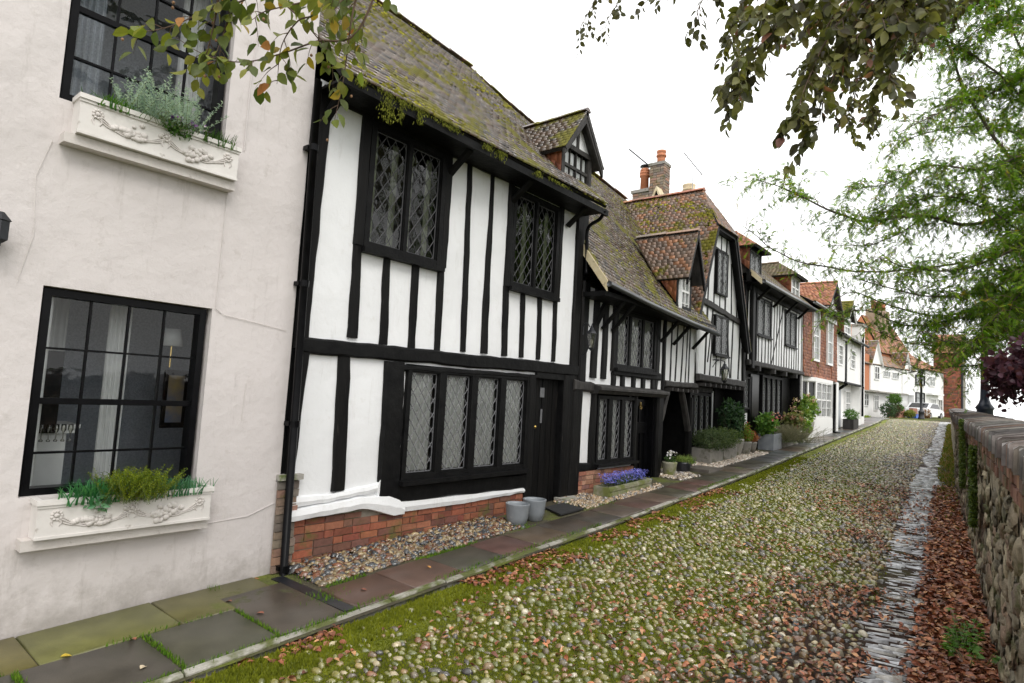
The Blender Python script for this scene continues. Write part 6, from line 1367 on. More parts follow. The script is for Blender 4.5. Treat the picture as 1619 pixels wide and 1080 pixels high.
    mb=MB(); fbox(mb,f,9.85*s,11.8*s,1.2*s,1.3*s,0,.5); mb.build('canopy','white_gloss',t2)
    tiles(t2,f.p(8.1*s,2.62*s,.2),f.p(12.8*s,2.62*s,.2),f.p(8.1*s,4.0*s,-3.5),f.p(12.8*s,4.0*s,-3.5),tuple(f.n+Vector((0,0,1))),'tile_red',PAL_ORG,gauge=.22,tw=.3,seed=180)
    t3=thing('red_brick_house','red brick house end with a small wall lamp, at the far right of the lane','house',(-4.7,74,0))
    q=Fr((-5.9,73.5,0),(1,0,0),(0,-1,0)); backing(t3,q,0,2.3,-1.5,6.2,-6,-.03,'mortar','wall'); bricks(t3,q,0,2.3,-.6,6.2,0,PAL_BR,bw=.3,bh=.13,seed=14,mortar='mortar')
    mb=MB(); tube(mb,[(-3.6,73.5,-.5),(-3.6,73.5,6)],.1,6); mb.build('pipe','iron',t3)
    tiles(t3,(-6.1,73.2,6.2),(-3.4,73.2,6.2),(-6.1,76.5,8.4),(-3.4,76.5,8.4),(0,-1,1),'tile_red',PAL_ORG,gauge=.25,tw=.3,seed=190)
    lantern('small lamp on the far red brick house end',(-5.35,73.2,2.9),2.6)
house_far()
def lamp_post(label,c,h,mat,r=.055,cat='street lamp'):
    t=thing('street_lamp',label,cat,c); mb=MB()
    lathe(mb,c,[(r*2.6,0),(r*2.6,.12),(r*2.1,.2),(r*2.1,.55),(r*2.5,.6),(r*1.6,.7),(r*1.2,.8),(r*1.05,1.2),(r*.8,h-.75),(r*1.5,h-.74),(r*1.5,h-.70),(r*.7,h-.68),(r*.6,h-.5)],14); mb.build('post',mat,t,True)
    mb=MB(); x,y,z=c; zz=z+h-.5
    tube(mb,[(x-.25,y,zz-.15),(x+.25,y,zz-.15)],.015,6); lathe(mb,(x,y,zz),[(.05,0),(.09,.03)],4); lathe(mb,(x,y,zz+.38),[(.19,0),(.16,.05),(.05,.16),(.05,.2),(.015,.26)],4)
    for j in range(4): th=math.pi/2*j; tube(mb,[(x+.09*math.cos(th),y+.09*math.sin(th),zz+.03),(x+.17*math.cos(th),y+.17*math.sin(th),zz+.38)],.01,4)
    mb.build('lantern_frame',mat,t); mb=MB(); lathe(mb,(x,y,zz+.03),[(.08,0),(.16,.35)],4); mb.build('glass','lamp_glass',t)
lamp_post('slim black street lamp standing alone before the far white house',(-5.45,58,-.36),3.9,'iron',.09)
lamp_post('dark blue iron street lamp rising just behind the stone wall on the right',(-.46,18.05,-.35),3.6,'iron_blue',.075)
def car():
    t=thing('parked_car','white car parked behind the low brick wall near the far lamp post','car',FF.p(12.4,-.35,1)); f=FF; a0=11.0; z=-.35
    mb=MB(); sec=[(0,.35),(.05,.75),(.9,.92),(1.5,1.38),(2.9,1.42),(3.6,.98),(4.1,.85),(4.15,.35)]
    for side in(0,): prism(mb,Fr(f.p(14.45,z,.15),-f.u,f.n),sec,-0.0,1.7)
    mb.build('body','car_white',t)
    mb=MB(); g=Fr(f.p(14.45,z,.15),-f.u,f.n); prism(mb,g,[(1.0,.93),(1.55,1.33),(2.8,1.36),(3.4,.98)],-.01,1.71); mb.build('side_window','car_glass',t)
    mb=MB(); q=[(3.62,1.00),(2.98,1.39)]; mb.add([g.p(q[0][0],q[0][1]+.01,.15),g.p(q[0][0],q[0][1]+.01,1.55),g.p(q[1][0]+.02,q[1][1],1.5),g.p(q[1][0]+.02,q[1][1],.2)],[(0,1,2,3)]); mb.build('windscreen','car_glass',t)
    for x in(.75,3.3):
        for y in(-.02,1.55):
            mb=MB(); c=g.p(x,.32,y); 
            pts=[(c+g.n*0)+Vector((0,0,0)),c+g.n*.17]; tube(mb,pts,.31,18); w_=mb.build('wheel','rubber',t)
            mb=MB(); tube(mb,[c-g.n*.01,c+g.n*.18],.18,12); mb.build('rim','alu',w_)
    for y in(.2,1.3):
        mb=MB(); c=g.p(4.12,.68,y); mb.add([c+g.n*0+Vector((0,0,-.06)),c+g.n*.25+Vector((0,0,-.06)),c+g.n*.25-g.u*.08+Vector((0,0,.08)),c-g.u*.08+Vector((0,0,.08))],[(0,1,2,3)]); o=mb.build('headlight','lamp_glow',t)
        
car()
# ---------- planters and plants along the houses
def box_planter(label,x0,x1,y0,y1,z0,h,mat='concrete'):
    return trough(label,x0,x1,y0,y1,z0,z0+h,z0+.04*(y1-y0),mat,0,'planter','planter')
z=lambda y: float(gz(y))+.05
G1,G2=(.035,.085,.025),(.12,.19,.06)
p=box_planter('large square grey planter with a spreading rosemary bush, beside the passage',-5.42,-5.0,13.0,13.75,z(13.3)-.02,.34)
bush('foliage',p,(-5.12,13.4,z(13)+.52),(.34,.62,.27),3800,.042,(.04,.075,.03),(.15,.20,.09),21,.35); twigs(p,(-5.15,13.4,z(13)+.5),(.25,.5,.22),18,1)
p=box_planter('second square grey planter with trailing green bush',-5.40,-5.0,13.80,14.25,z(14)-.02,.36)
bush('foliage',p,(-5.1,14.1,z(14)+.50),(.30,.42,.24),2600,.042,(.04,.085,.02),(.17,.22,.08),22,.35); twigs(p,(-5.15,14.1,z(14)+.5),(.25,.3,.2),12,2)
p=box_planter('third square grey planter holding a tall glossy evergreen',-5.40,-5.02,14.30,14.72,z(14.5)-.02,.36)
bush('foliage',p,(-5.2,14.75,z(14.5)+.95),(.28,.42,.42),1100,.10,(.015,.045,.02),(.06,.12,.05),23,.45,shell=.3); twigs(p,(-5.2,14.6,z(14.5)+.75),(.2,.35,.4),14,3,'bark',.008)
p=thing('potted_plant','round stone urn between the square planters and the red leaved plant','potted plant',(-5.15,15.0,z(15))); mb=MB(); lathe(mb,(-5.15,15.0,z(15)-.02),[(.10,0),(.12,.05),(.17,.28),(.19,.40),(.19,.44),(.15,.44),(.14,.35)],16); mb.build('pot','stone',p,True); bush('foliage',p,(-5.15,15.0,z(15)+.48),(.16,.2,.12),500,.05,G1,G2,24)
p=thing('potted_plant','dark pot of lime green leaves with red tips next to the stone urn','potted plant',(-5.12,15.5,z(15.5))); mb=MB(); lathe(mb,(-5.12,15.5,z(15.5)-.02),[(.12,0),(.14,.05),(.18,.3),(.18,.34),(.15,.34)],16); mb.build('pot','concrete',p,True); bush('foliage',p,(-5.12,15.5,z(15.5)+.50),(.2,.26,.22),900,.06,(.10,.20,.02),(.28,.36,.06),25,.4,c3=(.45,.10,.08),p3=.12)
p=thing('potted_plant','small pot of rust red leaves at the end of the planter row','potted plant',(-5.1,15.95,z(16))); mb=MB(); lathe(mb,(-5.1,15.95,z(16)-.02),[(.10,0),(.15,.26),(.15,.3),(.12,.3)],16); mb.build('pot','concrete',p,True); bush('foliage',p,(-5.1,15.95,z(16)+.38),(.17,.2,.14),700,.05,(.30,.09,.05),(.42,.20,.10),26,.4)
p=thing('potted_plant','small dark pot of pale spiky grass on the pebbles before the passage','potted plant',(-4.98,11.55,z(11.5))); mb=MB(); lathe(mb,(-4.98,11.55,z(11.5)-.02),[(.10,0),(.13,.05),(.155,.2),(.155,.23),(.13,.23)],16); mb.build('pot','iron',p,True)
spiky('foliage',p,-4.95,11.58,z(11.5)+.19,420,.19,.07,(.14,.24,.04),(.36,.42,.16),.004,1.3,27); bush('leaves',p,(-4.92,11.66,z(11.5)+.22),(.08,.12,.05),200,.04,(.06,.16,.04),(.16,.3,.08),28)
p=thing('potted_plant','pale stone pot of white flowers right of the second black door','potted plant',(-5.0,10.98,z(11))); mb=MB(); lathe(mb,(-5.0,10.98,z(11)-.02),[(.09,0),(.11,.04),(.13,.22),(.14,.25),(.14,.28),(.11,.28)],16); mb.build('pot','mossy_stone',p,True)
bush('foliage',p,(-5.0,10.98,z(11)+.31),(.09,.10,.06),260,.04,G1,G2,29); g=random.Random(6); flowers('blossom',p,[(-4.97+g.gauss(0,.05),10.98+g.gauss(0,.06),z(11)+.36+g.uniform(-.02,.10)) for _ in range(36)],.024,[(.75,.74,.78),(.65,.62,.72)],4)
mb=MB(); wbox(mb,-5.1,-4.58,11.85,12.6,z(12)-.04,z(12)+.055); tag(mb.build('stone_step','slab_step',None,loc=(-4.85,12.2,z(12))),'wet flagstone step in front of the dark passage','step')
g=np.random.default_rng(81)
for i,(x,y,s,l) in enumerate([(-5.02,11.25,.09,'largest loose cobble by the white flower pot'),(-4.92,11.32,.07,'loose grey cobble on the pebbles left of the dark pot'),(-5.12,11.38,.075,'dark loose cobble against the passage post')]):
    o=stones('loose_cobble',np.array([x]),np.array([y]),np.array([z(y)]),np.array([s]),np.array([s*.8]),np.array([s*.8]),np.array([.5]),np.array([[(.30,.28,.26),(.22,.2,.2),(.14,.14,.14)][i]]),9,4,seed=i); tag(o,l,'stone')
p=box_planter('square zinc grey planter with bright geranium leaves, below the close studded house',-5.25,-4.85,17.0,17.75,z(17.3)-.02,.42,'leadflash')
bush('foliage',p,(-5.08,17.15,z(17)+.66),(.24,.34,.28),800,.09,(.07,.17,.03),(.18,.32,.06),31,.7); flowers('blossom',p,[(-4.95+random.uniform(-.15,.2),17.2+random.uniform(-.3,.3),z(17)+.8+random.uniform(-.2,.2)) for _ in range(40)],.03,[(.5,.1,.12),(.6,.3,.2)],5); twigs(p,(-5.05,17.25,z(17)+.6),(.2,.3,.25),10,4)
p=box_planter('long dark planter smothered in faded grey purple lavender',-5.2,-4.85,17.9,18.9,z(18.4)-.02,.25)
feathery('foliage',p,(-4.95,18.2,z(18)+.15),620,.55,.60,(.16,.16,.13),(.32,.28,.27),.022,32,.3)
def hyd(label,c,r,cols,leafc,seed,pr=.2,ph=.4):
    p=thing('potted_plant',label,'potted plant',(c[0],c[1],z(c[1]))); mb=MB(); lathe(mb,(c[0],c[1],z(c[1])-.02),[(pr*.8,0),(pr*.5,.06),(pr*.5,.12),(pr,.22+.3*(ph-.3)),(pr*1.15,ph-.04),(pr*1.15,ph),(pr*.95,ph)],16); mb.build('pot','stone',p,True)
    bush('foliage',p,(c[0],c[1],z(c[1])+ph+r[2]*.8),r,900,.10,leafc[0],leafc[1],seed,.6); g=random.Random(seed); P=[]
    for k in range(14):
        a,b=g.uniform(0,6.3),g.uniform(-.5,1); q=Vector((c[0]+r[0]*math.cos(a)*math.cos(b)*1.05,c[1]+r[1]*math.sin(a)*math.cos(b)*1.05,z(c[1])+ph+r[2]*.8+r[2]*math.sin(b)*1.05))
        for j in range(26): P.append(tuple(q+Vector((g.gauss(0,.045),g.gauss(0,.045),g.gauss(0,.035)))))
    flowers('blossom',p,P,.026,cols,seed); twigs(p,(c[0],c[1],z(c[1])+ph+r[2]*.5),(r[0]*.7,r[1]*.7,r[2]),10,seed)
hyd('rust coloured hydrangea in a low stone urn',(-5.0,19.5),(.26,.42,.26),[(.45,.20,.13),(.52,.30,.2),(.4,.22,.18)],((.10,.15,.04),(.25,.24,.10)),33)
hyd('tall cream and pink hydrangea in a raised urn against the white bay',(-5.05,20.9),(.34,.5,.45),[(.70,.55,.40),(.72,.62,.5),(.6,.35,.28)],((.10,.22,.03),(.28,.36,.07)),34,.26,.62)
hyd('low pot of white daisies and bright leaves beside the tall hydrangea',(-4.95,20.2),(.22,.34,.2),[(.75,.75,.68)],((.10,.22,.03),(.28,.4,.08)),35,.18,.3)
p=box_planter('small grey wooden planter with clipped round shrub before the white jettied house',-5.1,-4.72,26.9,27.9,z(27)-.03,.42,'timber_grey'); bush('foliage',p,(-4.9,27.4,z(27)+.58),(.27,.5,.22),1200,.05,(.04,.12,.02),(.14,.26,.06),36)
# plants before the far terrace
f=FF; s=S
def far_wall(label,a0,a1,d0,d1,h,zb):
    mb=MB(); fbox(mb,f,a0,a1,zb-.5,zb+h,d0,d1); o=mb.build('brick_wall','brown_brick',None,loc=f.p((a0+a1)/2,zb,d0)); tag(o,label,'wall')
far_wall('low brick garden wall before the far gabled house, left of the blue box',2.95*s,4.7*s,.9,1.2,.75,-.35); far_wall('low brick garden wall right of the blue box',5.75*s,6.35*s,.9,1.2,.85,-.30)
mb=MB(); fbox(mb,f,4.9*s,5.7*s,-.36,.0,1.3,1.9); fbox(mb,f,4.88*s,5.72*s,0,.05,1.27,1.93); tag(mb.build('plastic_box','blue_plastic',None,loc=f.p(5.3*s,-.35,1.6)),'bright blue plastic box on the pavement before the far house','box')
p=thing('topiary_tree','cloud clipped round topiary tree in front of the far gabled house','tree',f.p(2.9*s,-.4,1.5)); 
mb=MB(); tube(mb,[f.p(2.9*s,-.4,1.5),f.p(3.0*s,.4,1.5),f.p(2.95*s,1.0,1.5)],[.07,.05,.03],6); mb.build('trunk','bark',p)
cc=f.p(2.9*s,1.15,1.5); bush('crown',p,cc,(.5,.55,.38),1800,.10,(.05,.12,.02),(.14,.25,.05),37); cc=f.p(3.3*s,.45,1.5); bush('crown',p,cc,(.4,.5,.28),1200,.10,(.05,.12,.02),(.14,.25,.05),38)
for i,(a,l,c1,c2,r) in enumerate([(1.9,'dark green shrub against the left end of the far house',(.02,.05,.02),(.07,.12,.05),(.6,.6,.6)),(2.6,'dark reddish shrub under the topiary tree',(.06,.03,.03),(.12,.09,.06),(.45,.45,.5)),(6.6,'orange brown shrub on the far brick wall',(.22,.10,.04),(.3,.18,.08),(.35,.4,.4)),(4.6,'yellow green shrub beside the blue box',(.12,.18,.03),(.3,.3,.08),(.4,.5,.25))]):
    p=thing('shrub',l,'shrub',f.p(a*s,-.4,1.5)); cc=f.p(a*s,-.1+r[2]*.6,1.6); bush('foliage',p,cc,r,900,.12,c1,c2,40+i); twigs(p,cc,(r[0]*.6,r[1]*.6,r[2]),8,i)
for i,(a,l,h_) in enumerate([(13.3,'orange terracotta pot before the far red brick house',.75),(13.8,'smaller terracotta pot nearer the red brick house',.6)]):
    c=f.p(a*s-.1,-.1,.8+i*.5); mb=MB(); lathe(mb,c,[(.24,0),(.34,h_*.9),(.38,h_*.92),(.38,h_),(.3,h_)],16); mb.build('terracotta_pot','orange_clay',None,True,loc=c); o=bpy.context.scene.collection.objects[-1]; tag(o,l,'plant pot')
X=[];g=np.random.default_rng(91); n=5000; Y=g.uniform(31.6,50,n); Xx=kerbX(Y)-1.0-g.random(n)*2.2*(Y>33); q=g.random((n,1)); blades('grass','rough grass verge between the pavement and the far terrace',Xx,Y,gz(Y)-.1,g.uniform(.12,.3,n),np.full(n,.03),np.array([.07,.13,.02])*(1-q)+np.array([.22,.28,.05])*q,seed=92,cat='grass')
# ------------------------------------------------------------ trees
LB=[[(-2.58,1.54,2.24),(-2.97,1.38,1.94),(-3.19,1.27,1.88),(-3.42,1.15,1.8),(-3.56,1.04,1.77)],[(-2.49,1.86,2.31),(-2.68,1.82,1.87),(-2.89,1.71,1.83),(-3.05,1.59,1.75),(-3.16,1.44,1.67),(-3.27,1.29,1.68),(-3.38,1.19,1.76)],[(-3.06,1.27,2.19),(-3.1,1.27,1.9),(-3.17,1.29,1.8),(-3.26,1.3,1.66),(-3.3,1.27,1.59)],[(-3.06,1.4,2.27),(-3.14,1.37,1.94),(-3.19,1.35,1.79),(-3.21,1.35,1.63)],[(-2.65,1.85,2.38),(-2.73,1.82,2.03),(-2.8,1.85,1.85),(-2.87,1.88,1.66),(-2.91,1.87,1.43)],[(-2.75,1.66,2.19),(-2.8,1.64,1.93),(-2.88,1.59,1.88),(-2.99,1.57,1.77),(-3.06,1.6,1.59)],[(-2.46,1.76,2.2),(-2.62,1.66,1.97),(-2.77,1.55,1.92),(-2.92,1.43,1.86),(-2.97,1.39,1.81)],[(-2.94,1.63,2.26),(-3.02,1.58,2.05),(-2.95,1.66,1.94),(-2.84,1.76,1.78),(-2.78,1.82,1.68)],[(-3.21,1.16,2.15),(-3.25,1.14,1.96),(-3.28,1.12,1.95)],[(-2.65,1.99,2.35),(-2.77,1.9,2.17),(-2.87,1.83,2.12),(-2.95,1.78,1.97)]]
TB=[[(-2.35,5.34,4.81),(-2.84,5.0,4.28),(-3.09,4.83,3.95),(-3.21,4.76,3.7),(-3.26,4.73,3.57)],[(-2.21,5.46,4.82),(-2.7,5.12,4.23),(-2.94,4.96,3.9),(-3.06,4.88,3.65)],[(-1.09,3.95,3.24),(-1.41,3.73,2.85),(-1.54,3.64,2.63),(-1.58,3.63,2.46)],[(-1.64,4.72,3.93),(-2.01,4.46,3.54),(-2.13,4.39,3.33),(-2.29,4.26,3.26)]]
RB=[[(-0.24,3.91,2.88),(-0.55,3.57,2.43),(-0.79,3.39,2.27),(-0.98,3.26,2.01),(-1.12,3.17,1.83),(-1.18,3.13,1.68)],[(-0.31,4.09,3.04),(-0.56,3.82,2.43),(-0.74,3.58,2.13),(-0.84,3.41,1.75),(-0.89,3.39,1.54)],[(-0.23,3.81,2.65),(-0.42,3.7,2.23),(-0.61,3.56,2.04),(-0.75,3.49,1.73),(-0.8,3.47,1.48)],[(-0.14,4.13,2.82),(-0.33,3.9,2.31),(-0.42,3.71,2.09),(-0.48,3.69,1.85),(-0.51,3.68,1.74)],[(-0.45,3.62,2.78),(-0.74,3.42,2.41),(-0.93,3.28,2.29),(-1.03,3.21,2.08)],[(-0.68,4.88,3.78),(-1.12,4.57,3.28),(-1.37,4.38,3.16),(-1.52,4.28,2.92),(-1.59,4.25,2.68)],[(-0.14,7.16,4.85),(-0.63,6.85,4.01),(-0.97,6.6,3.66),(-1.16,6.5,3.15),(-1.22,6.49,2.78)],[(-0.15,7.76,5.25),(-0.57,7.51,4.28),(-0.89,7.29,3.91),(-1.08,7.19,3.36),(-1.16,7.16,3.08)],[(-0.52,6.85,4.82),(-1.11,6.45,4.03),(-1.5,6.15,3.81),(-1.79,5.94,3.54),(-1.98,5.78,3.59)],[(-0.39,6.35,4.42),(-0.84,6.05,3.77),(-1.15,5.82,3.56),(-1.33,5.71,3.15),(-1.42,5.67,2.81)],[(0.06,7.32,4.86),(-0.29,7.12,4.09),(-0.53,6.93,3.94),(-0.73,6.81,3.55)],[(-0.11,5.97,4.04),(-0.36,5.82,3.51),(-0.6,5.64,3.37),(-0.76,5.53,3.11),(-0.85,5.5,2.79)],[(-0.42,4.26,3.05),(-0.73,4.05,2.63),(-0.89,3.94,2.53),(-1.04,3.82,2.44),(-1.22,3.67,2.43)],[(-0.1,5.02,3.31),(-0.47,4.75,2.98),(-0.74,4.53,2.9),(-0.91,4.41,2.72),(-1.02,4.36,2.45)],[(0.06,7.94,5.13),(-0.36,7.65,4.57),(-0.68,7.42,4.33),(-0.99,7.17,4.24),(-1.36,6.9,3.94),(-1.52,6.81,3.53)]]
GB=[[(1.6,16.56,3.14),(0.4,13.53,3.98),(-0.27,12.87,5.01),(-0.67,12.45,5.96),(-1.05,11.98,7.34),(-1.25,11.7,8.41)],[(1.6,16.56,3.14),(0.41,14.22,3.77),(-0.48,13.52,3.48),(-1.27,12.85,3.59),(-1.81,11.8,3.25),(-2.2,10.83,3.24),(-2.68,10.41,3.51),(-3.0,9.49,3.5)],[(1.3,14.9,4.23),(0.41,13.4,5.28),(-0.41,12.01,5.95),(-0.97,11.53,6.17),(-1.37,11.23,5.83)],[(1.58,16.73,1.4),(0.4,14.38,2.12),(-0.49,13.68,1.83),(-1.38,12.98,1.59),(-1.99,12.45,1.83),(-2.53,12.03,1.68)],[(1.57,16.83,0.41),(0.39,14.45,1.44),(-0.32,13.91,0.99),(-0.94,13.41,0.89),(-1.54,13.58,0.77)],[(1.72,18.02,2.59),(0.44,15.59,3.3),(-0.91,14.51,2.96),(-1.99,13.02,2.64),(-2.69,11.79,2.58),(-3.08,10.82,2.64),(-3.33,9.94,2.9)],[(1.58,16.68,1.9),(0.36,13.03,2.34),(-0.28,12.53,2.09),(-0.93,12.02,1.94),(-1.49,11.54,2.05),(-1.97,11.13,2.17)],[(1.29,14.96,3.55),(0.38,12.84,4.3),(-0.26,12.33,4.05),(-0.91,11.8,4.11),(-1.55,11.31,3.75),(-1.96,10.99,3.62)],[(0.96,14.5,5.34),(0.26,13.8,6.54),(0.0,13.48,7.54),(-0.16,13.22,8.67)],[(1.71,18.12,1.52),(0.43,15.71,2.06),(-0.54,14.98,1.5),(-1.41,14.28,1.37),(-2.08,13.7,1.64)],[(1.32,13.9,1.58),(0.34,12.46,1.44),(-0.12,12.11,1.21),(-0.58,11.74,1.13),(-0.96,11.41,1.25)],[(1.33,13.8,2.62),(0.43,12.38,2.82),(-0.19,11.92,2.48),(-0.72,11.5,2.24),(-1.26,11.06,2.3),(-1.56,10.79,2.48)],[(1.59,16.66,2.15),(0.43,15.66,2.56),(-0.92,14.61,1.97),(-1.89,13.8,2.15),(-2.46,13.31,2.29),(-2.95,12.99,1.57)],[(1.61,16.41,4.63),(0.46,15.37,5.54),(-0.69,14.4,5.7),(-1.47,13.8,5.4),(-1.86,13.52,5.0)],[(0.76,12.06,2.32),(0.4,11.78,2.2),(0.03,11.53,1.71),(-0.26,11.33,1.32),(-0.41,11.25,0.94)],[(1.31,14.74,5.82),(0.41,13.34,5.93),(-0.27,12.82,5.55),(-0.9,11.72,4.93),(-1.38,11.36,4.59)],[(1.2,13.3,6.32),(0.4,12.61,6.58),(-0.24,12.1,6.43),(-0.73,11.75,5.98)],[(1.21,13.21,7.15),(0.41,12.55,7.2),(-0.24,12.06,6.84),(-0.72,11.69,6.5),(-1.13,11.4,6.16)],[(1.29,15.01,3.09),(0.37,12.97,2.96),(-0.27,12.4,3.43),(-0.91,11.85,3.59),(-1.48,11.42,3.29)],[(1.42,16.25,4.61),(0.44,14.79,4.71),(-0.86,13.79,4.02),(-1.72,12.54,3.1),(-2.43,11.98,2.94)]]
surf('nut',(.22,.12,.06),(.3,.17,.09),20,.8,0)
def limb(mb,pts,r0,r1,n=5,seg=7):
    q=catmull(pts,n); k=len(q); w=[]
    for i,p in enumerate(q):
        w.append(p+Vector((mnoise.noise(p*1.7+Vector((3,0,0))),mnoise.noise(p*1.7),mnoise.noise(p*1.7+Vector((0,5,0)))))*min(.04,r0*1.2))
    tube(mb,w,[r0+(r1-r0)*i/(k-1) for i in range(k)],seg,cap=False); return w
def beech():
    t=thing('beech_tree','large beech whose drooping leafy branches hang into the top of the picture','tree',(3.4,-2.2,-3))
    mb=MB(); limb(mb,[(3.4,-2.2,-3.2),(3.35,-2.15,-1),(3.2,-2.0,1.5),(3.1,-1.9,4),(2.8,-1.7,7),(2.5,-1.3,10)],.34,.12,6,14); tr=mb.build('trunk','bark',t,True)
    mb=MB(); hub={'L':[(3.15,-1.9,3.2),(1.6,-.9,4.4),(-.6,.1,4.3),(-2.2,.9,3.6)],'R':[(3.1,-1.9,3.6),(2.0,.3,4.8),(.9,2.2,4.7),(-.2,4.0,4.0)],'T':[(3.1,-1.9,4.2),(1.2,.8,5.6),(-.6,2.8,5.2),(-1.8,3.6,4.6)]}
    for k,v in hub.items(): limb(mb,v,.11,.035,6,9)
    rg=random.Random(77); tw=MB(); P=[];D=[];SZ=[];CC=[];grp=[]
    cols={'L':[(.17,.20,.035),(.12,.15,.03),(.22,.23,.05),(.09,.12,.03)],'R':[(.095,.10,.025),(.065,.07,.02),(.13,.13,.035),(.05,.045,.02),(.17,.17,.05)],'T':[(.08,.08,.025),(.06,.06,.02)]}
    tip={'L':[(.36,.16,.05),(.42,.30,.05)],'R':[(.22,.10,.07),(.20,.18,.06)],'T':[(.15,.12,.04)]}
    def spray(path,k,dens,depth=0,r=.007):
        q=catmull(path,6); L=sum((b-a).length for a,b in zip(q,q[1:])); n=len(q)
        tube(tw,q,[r*(1-.8*i/(n-1)) for i in range(n)],5,cap=False)
        step=.026/dens; d=0; side=1
        for i in range(1,n):
            a,b=q[i-1],q[i]; seg=(b-a).length; dr=(b-a).normalized(); d+=seg
            while d>step:
                d-=step; side=-side; p=b-dr*d
                s=dr.cross(Vector((rg.uniform(-.4,.4),rg.uniform(-.4,.4),1))).normalized()
                if depth==0 and rg.random()<.34:
                    e=p+(dr*.5+s*side*.7+Vector((rg.uniform(-.3,.3),rg.uniform(-.3,.3),-.55))).normalized()*rg.uniform(.08,.20 if k=='L' else .28); m_=(p+e)/2+Vector((0,0,.02)); spray([p,m_,e],k,dens,1,.0028)
                elif i>n*.12:
                    dd=(dr*.6+s*side*.8+Vector((rg.uniform(-.4,.4),rg.uniform(-.4,.4),-.5+rg.uniform(-.4,.3)))).normalized()
                    P.append(p+dd*.008); D.append(dd); SZ.append(rg.uniform(.055,.088)*{'L':1.08,'T':.85,'R':.92}[k]); c=rg.choice(cols[k]); 
                    if rg.random()<(.10 if k=='L' else .05): c=rg.choice(tip[k])
                    CC.append(jitcol(c,.25))
    for k,data,dens in(('L',LB,.62),('T',TB,.8),('R',RB,1.5)):
        for path in data: 
            spray([Vector(x) for x in path],k,dens)
        h=Vector(hub[k][-1])
        for path in data:
            a=Vector(path[0]); limb(mb,[h,(h+a)/2+Vector((0,0,.25)),a],.02,.008,4,6)
    # more of the crown overhead, outside the picture
    for i in range(16):
        k='R'; h=Vector(hub['R'][rg.randrange(1,4)]); e=h+Vector((rg.uniform(-1,2.0),rg.uniform(-1.0,1.0),rg.uniform(.3,1.6))); spray([h,(h+e)/2+Vector((0,0,.3)),e],k,.8)
    mb.build('limb','bark',t,True); tag(tw.build('twig','twig',t),kind='stuff')
    n=len(P); g=np.random.default_rng(3); P=np.array([tuple(x) for x in P]);D=np.array([tuple(x) for x in D]); N_=g.normal(0,.7,(n,3))+np.array([.3,-.5,.55])
    leafcloud('foliage',P,D,N_,np.array(SZ),.66,np.array(CC),'leaf',t,curl=.18,fold=.10,seed=4)
    # beech nuts
    for i in range(16):
        mb=MB()
        j=rg.randrange(len(LB)); p=Vector(LB[j][rg.randrange(2,len(LB[j]))])+Vector((rg.uniform(-.05,.05),rg.uniform(-.05,.05),-rg.uniform(.03,.09)))
        lathe(mb,p,[(.002,-.008),(.007,-.004),(.008,.002),(.004,.008)],7)
        mb.build('beech_nut','nut',t,True)
beech()
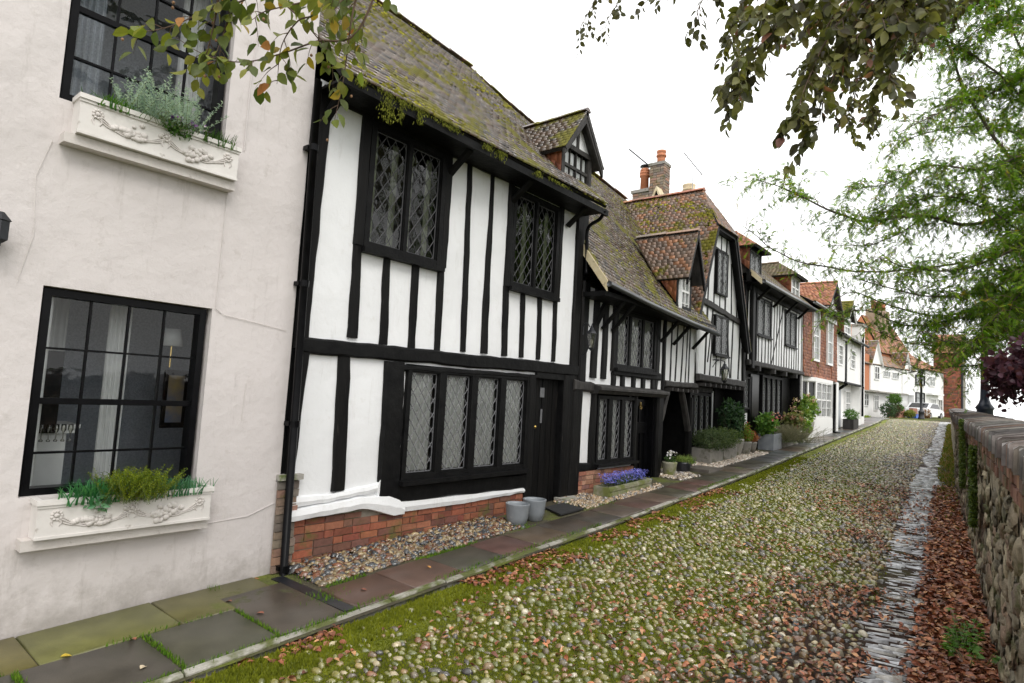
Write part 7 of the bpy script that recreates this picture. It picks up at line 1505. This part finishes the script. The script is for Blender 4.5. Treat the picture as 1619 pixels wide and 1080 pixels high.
def fine_tree():
    t=thing('feathery_leaved_tree','tree with light green feathery leaves reaching over the lane from behind the wall','tree',(4.2,12.5,-3.4))
    mb=MB(); limb(mb,[(4.2,12.5,-3.6),(4.1,12.4,-1),(3.8,12.3,1.2),(3.5,12.2,3),(3.3,12.2,5),(3.0,12,8)],.26,.08,6,14); mb.build('trunk','bark',t,True)
    rg=random.Random(5); mb=MB(); tw=MB(); R_=[];  # rachis list
    trunk=[Vector((4.0,12.4,.2)),Vector((3.8,12.3,1.2)),Vector((3.6,12.2,2.4)),Vector((3.4,12.2,3.8))]
    def rach(p,d,k=1):
        R_.append((p,d,rg.uniform(.07,.12)*k))
    def sub(path,r,lev,dens):
        q=catmull(path,5); n=len(q); tube(tw,q,[r*(1-.75*i/(n-1)) for i in range(n)],4,cap=False); d=rg.random()*.1
        for i in range(1,n):
            a,b=q[i-1],q[i]; dr=(b-a).normalized(); d+=(b-a).length
            while d>.055/dens:
                d-=.055/dens; p=b-dr*d; s=Vector((rg.gauss(0,1),rg.gauss(0,1),rg.gauss(-.1,.6))).normalized()
                if lev<1 and rg.random()<.42:
                    e=p+(dr*.6+s*.8).normalized()*rg.uniform(.18,.45); sub([p,(p+e)/2+Vector((0,0,.03)),e+Vector((0,0,-.05))],.004,lev+1,dens)
                else: rach(p,(dr*.4+s+Vector((0,0,-.25))).normalized())
    for li,path in enumerate(GB):
        pts=[Vector(x) for x in path]; start=trunk[li%4]; 
        w=limb(mb,[start,(start+pts[0])/2+Vector((0,0,.2))]+pts,.055 if li<2 else .034,.006,5,7)
        k0=int(len(w)*.08); acc=0
        for i in range(k0,len(w)):
            a,b=w[i-1],w[i]; dr=(b-a).normalized(); acc+=(b-a).length; f=(i-k0)/(len(w)-k0)
            dens=[.9,1.2,1.4,1.5,1.0,.8,1.4,1.4,1.3,1.3,1.3,1.4,.8,1.4,1.6,1.4,1.5,1.5,1.4,1.2][li]*((1.15-.35*f) if li in(1,2,5,7,17,18) else (1.4-.85*f))
            while acc>.095/dens:
                acc-=.095/dens; p=b; s=Vector((rg.gauss(0,1),rg.gauss(0,1),rg.gauss(.05,.55))).normalized(); L=rg.uniform(.3,.75)*(1-.35*f)
                e=p+(dr*.75+s*.75).normalized()*L; sub([p,(p+e)/2+Vector((0,0,.06)),e+Vector((0,0,-.07))],.006,0,dens)
        rach(w[-1],(w[-1]-w[-3]).normalized())
    # the crown also fills out behind, over the garden side
    for i in range(26):
        h=trunk[3]+Vector((rg.uniform(-.3,.3),rg.uniform(-.3,.3),rg.uniform(0,2.5))); e=h+Vector((rg.uniform(-1.2,2.4),rg.uniform(-2.2,2.6),rg.uniform(.2,1.8))); limb(mb,[h,(h+e)/2+Vector((0,0,.3)),e],.03,.008,4,6)
        for j in range(7): a=h+(e-h)*rg.uniform(.4,1); b=a+Vector((rg.gauss(0,.5),rg.gauss(0,.5),rg.gauss(0,.35))); sub([a,(a+b)/2+Vector((0,0,.05)),b],.006,0,.8)
    mb.build('limb','bark',t,True); tag(tw.build('twig','twig',t),kind='stuff')
    g=np.random.default_rng(6); n=len(R_); print('rachis',n)
    p=np.array([tuple(r[0]) for r in R_]); d=np.array([tuple(r[1]) for r in R_]); L=np.array([r[2] for r in R_])[:,None]
    nn=g.normal(0,.5,(n,3))+np.array([0,0,1.]); nn-=d*(nn*d).sum(1,keepdims=True); nn/=np.linalg.norm(nn,axis=1,keepdims=True); s=np.cross(d,nn)
    m=6; V=[];C=[]; base=np.array([(.10,.20,.015),(.15,.27,.022),(.06,.13,.013),(.24,.34,.035)])[g.integers(4,size=n)]*(1+g.normal(0,.24,(n,1)))
    yl=g.random(n)<.03; base[yl]=np.array([.28,.22,.03])
    for k in range(m):
        f=(k+1)/(m+.5); c=p+d*L*f-np.array([0,0,1])*L*.25*f*f; ll=L*.25*(1-.35*abs(f-.5)*2); wd=ll*.46
        for sg in(-1,1):
            dd=s*sg*.85+d*.5; tip=c+dd*ll; mid=c+dd*ll*.45; pp=(-s*.5*sg+d*.85)
            V.append(np.stack([c,mid+pp*wd,tip,mid-pp*wd],1)); C.append(base)
    leafcloudV=np.concatenate(V); bulk('foliage',leafcloudV,[(0,1,2,3)],np.clip(np.concatenate(C),.005,.9),'leaf_fine',t,False)
fine_tree()
def purple():
    c=(.75,10.4,.25); t=thing('purple_shrub','dark purple round leaved shrub leaning over the wall at the right edge','shrub',(.75,10.4,-2.5))
    mb=MB(); 
    for e in((.45,10.2,.3),(.3,10.9,.5),(.9,10.3,.7),(.55,9.6,.4),(.15,10.3,.35)): limb(mb,[(.75,10.4,-2.6),(.8,10.4,-1.2),(.75,10.35,-.3),e],.035,.008,5,6)
    mb.build('trunk','bark',t,True); g=np.random.default_rng(8)
    cs=[(-.02,9.9,.42,.15),(.02,9.7,.62,.16),(.15,10.0,.55,.22),(.30,10.2,.80,.26),(-.02,10.3,.70,.13),(.50,10.3,.55,.34),(.10,10.6,.38,.20),(.75,10.0,.95,.45),(.85,10.6,1.2,.45),(.35,9.9,.45,.22),(.05,10.9,.62,.16),(1.1,10.2,.5,.5),(.45,9.7,.15,.18)]
    for i,(x,y,z_,r) in enumerate(cs): bush('foliage',t,(x-.10,y,z_+.02),(r*1.05,r*1.3,r*1.1),int(1500*r*r*2.2)+60,.075,(.035,.012,.022),(.11,.04,.065),60+i,.85,shell=.2)
purple()
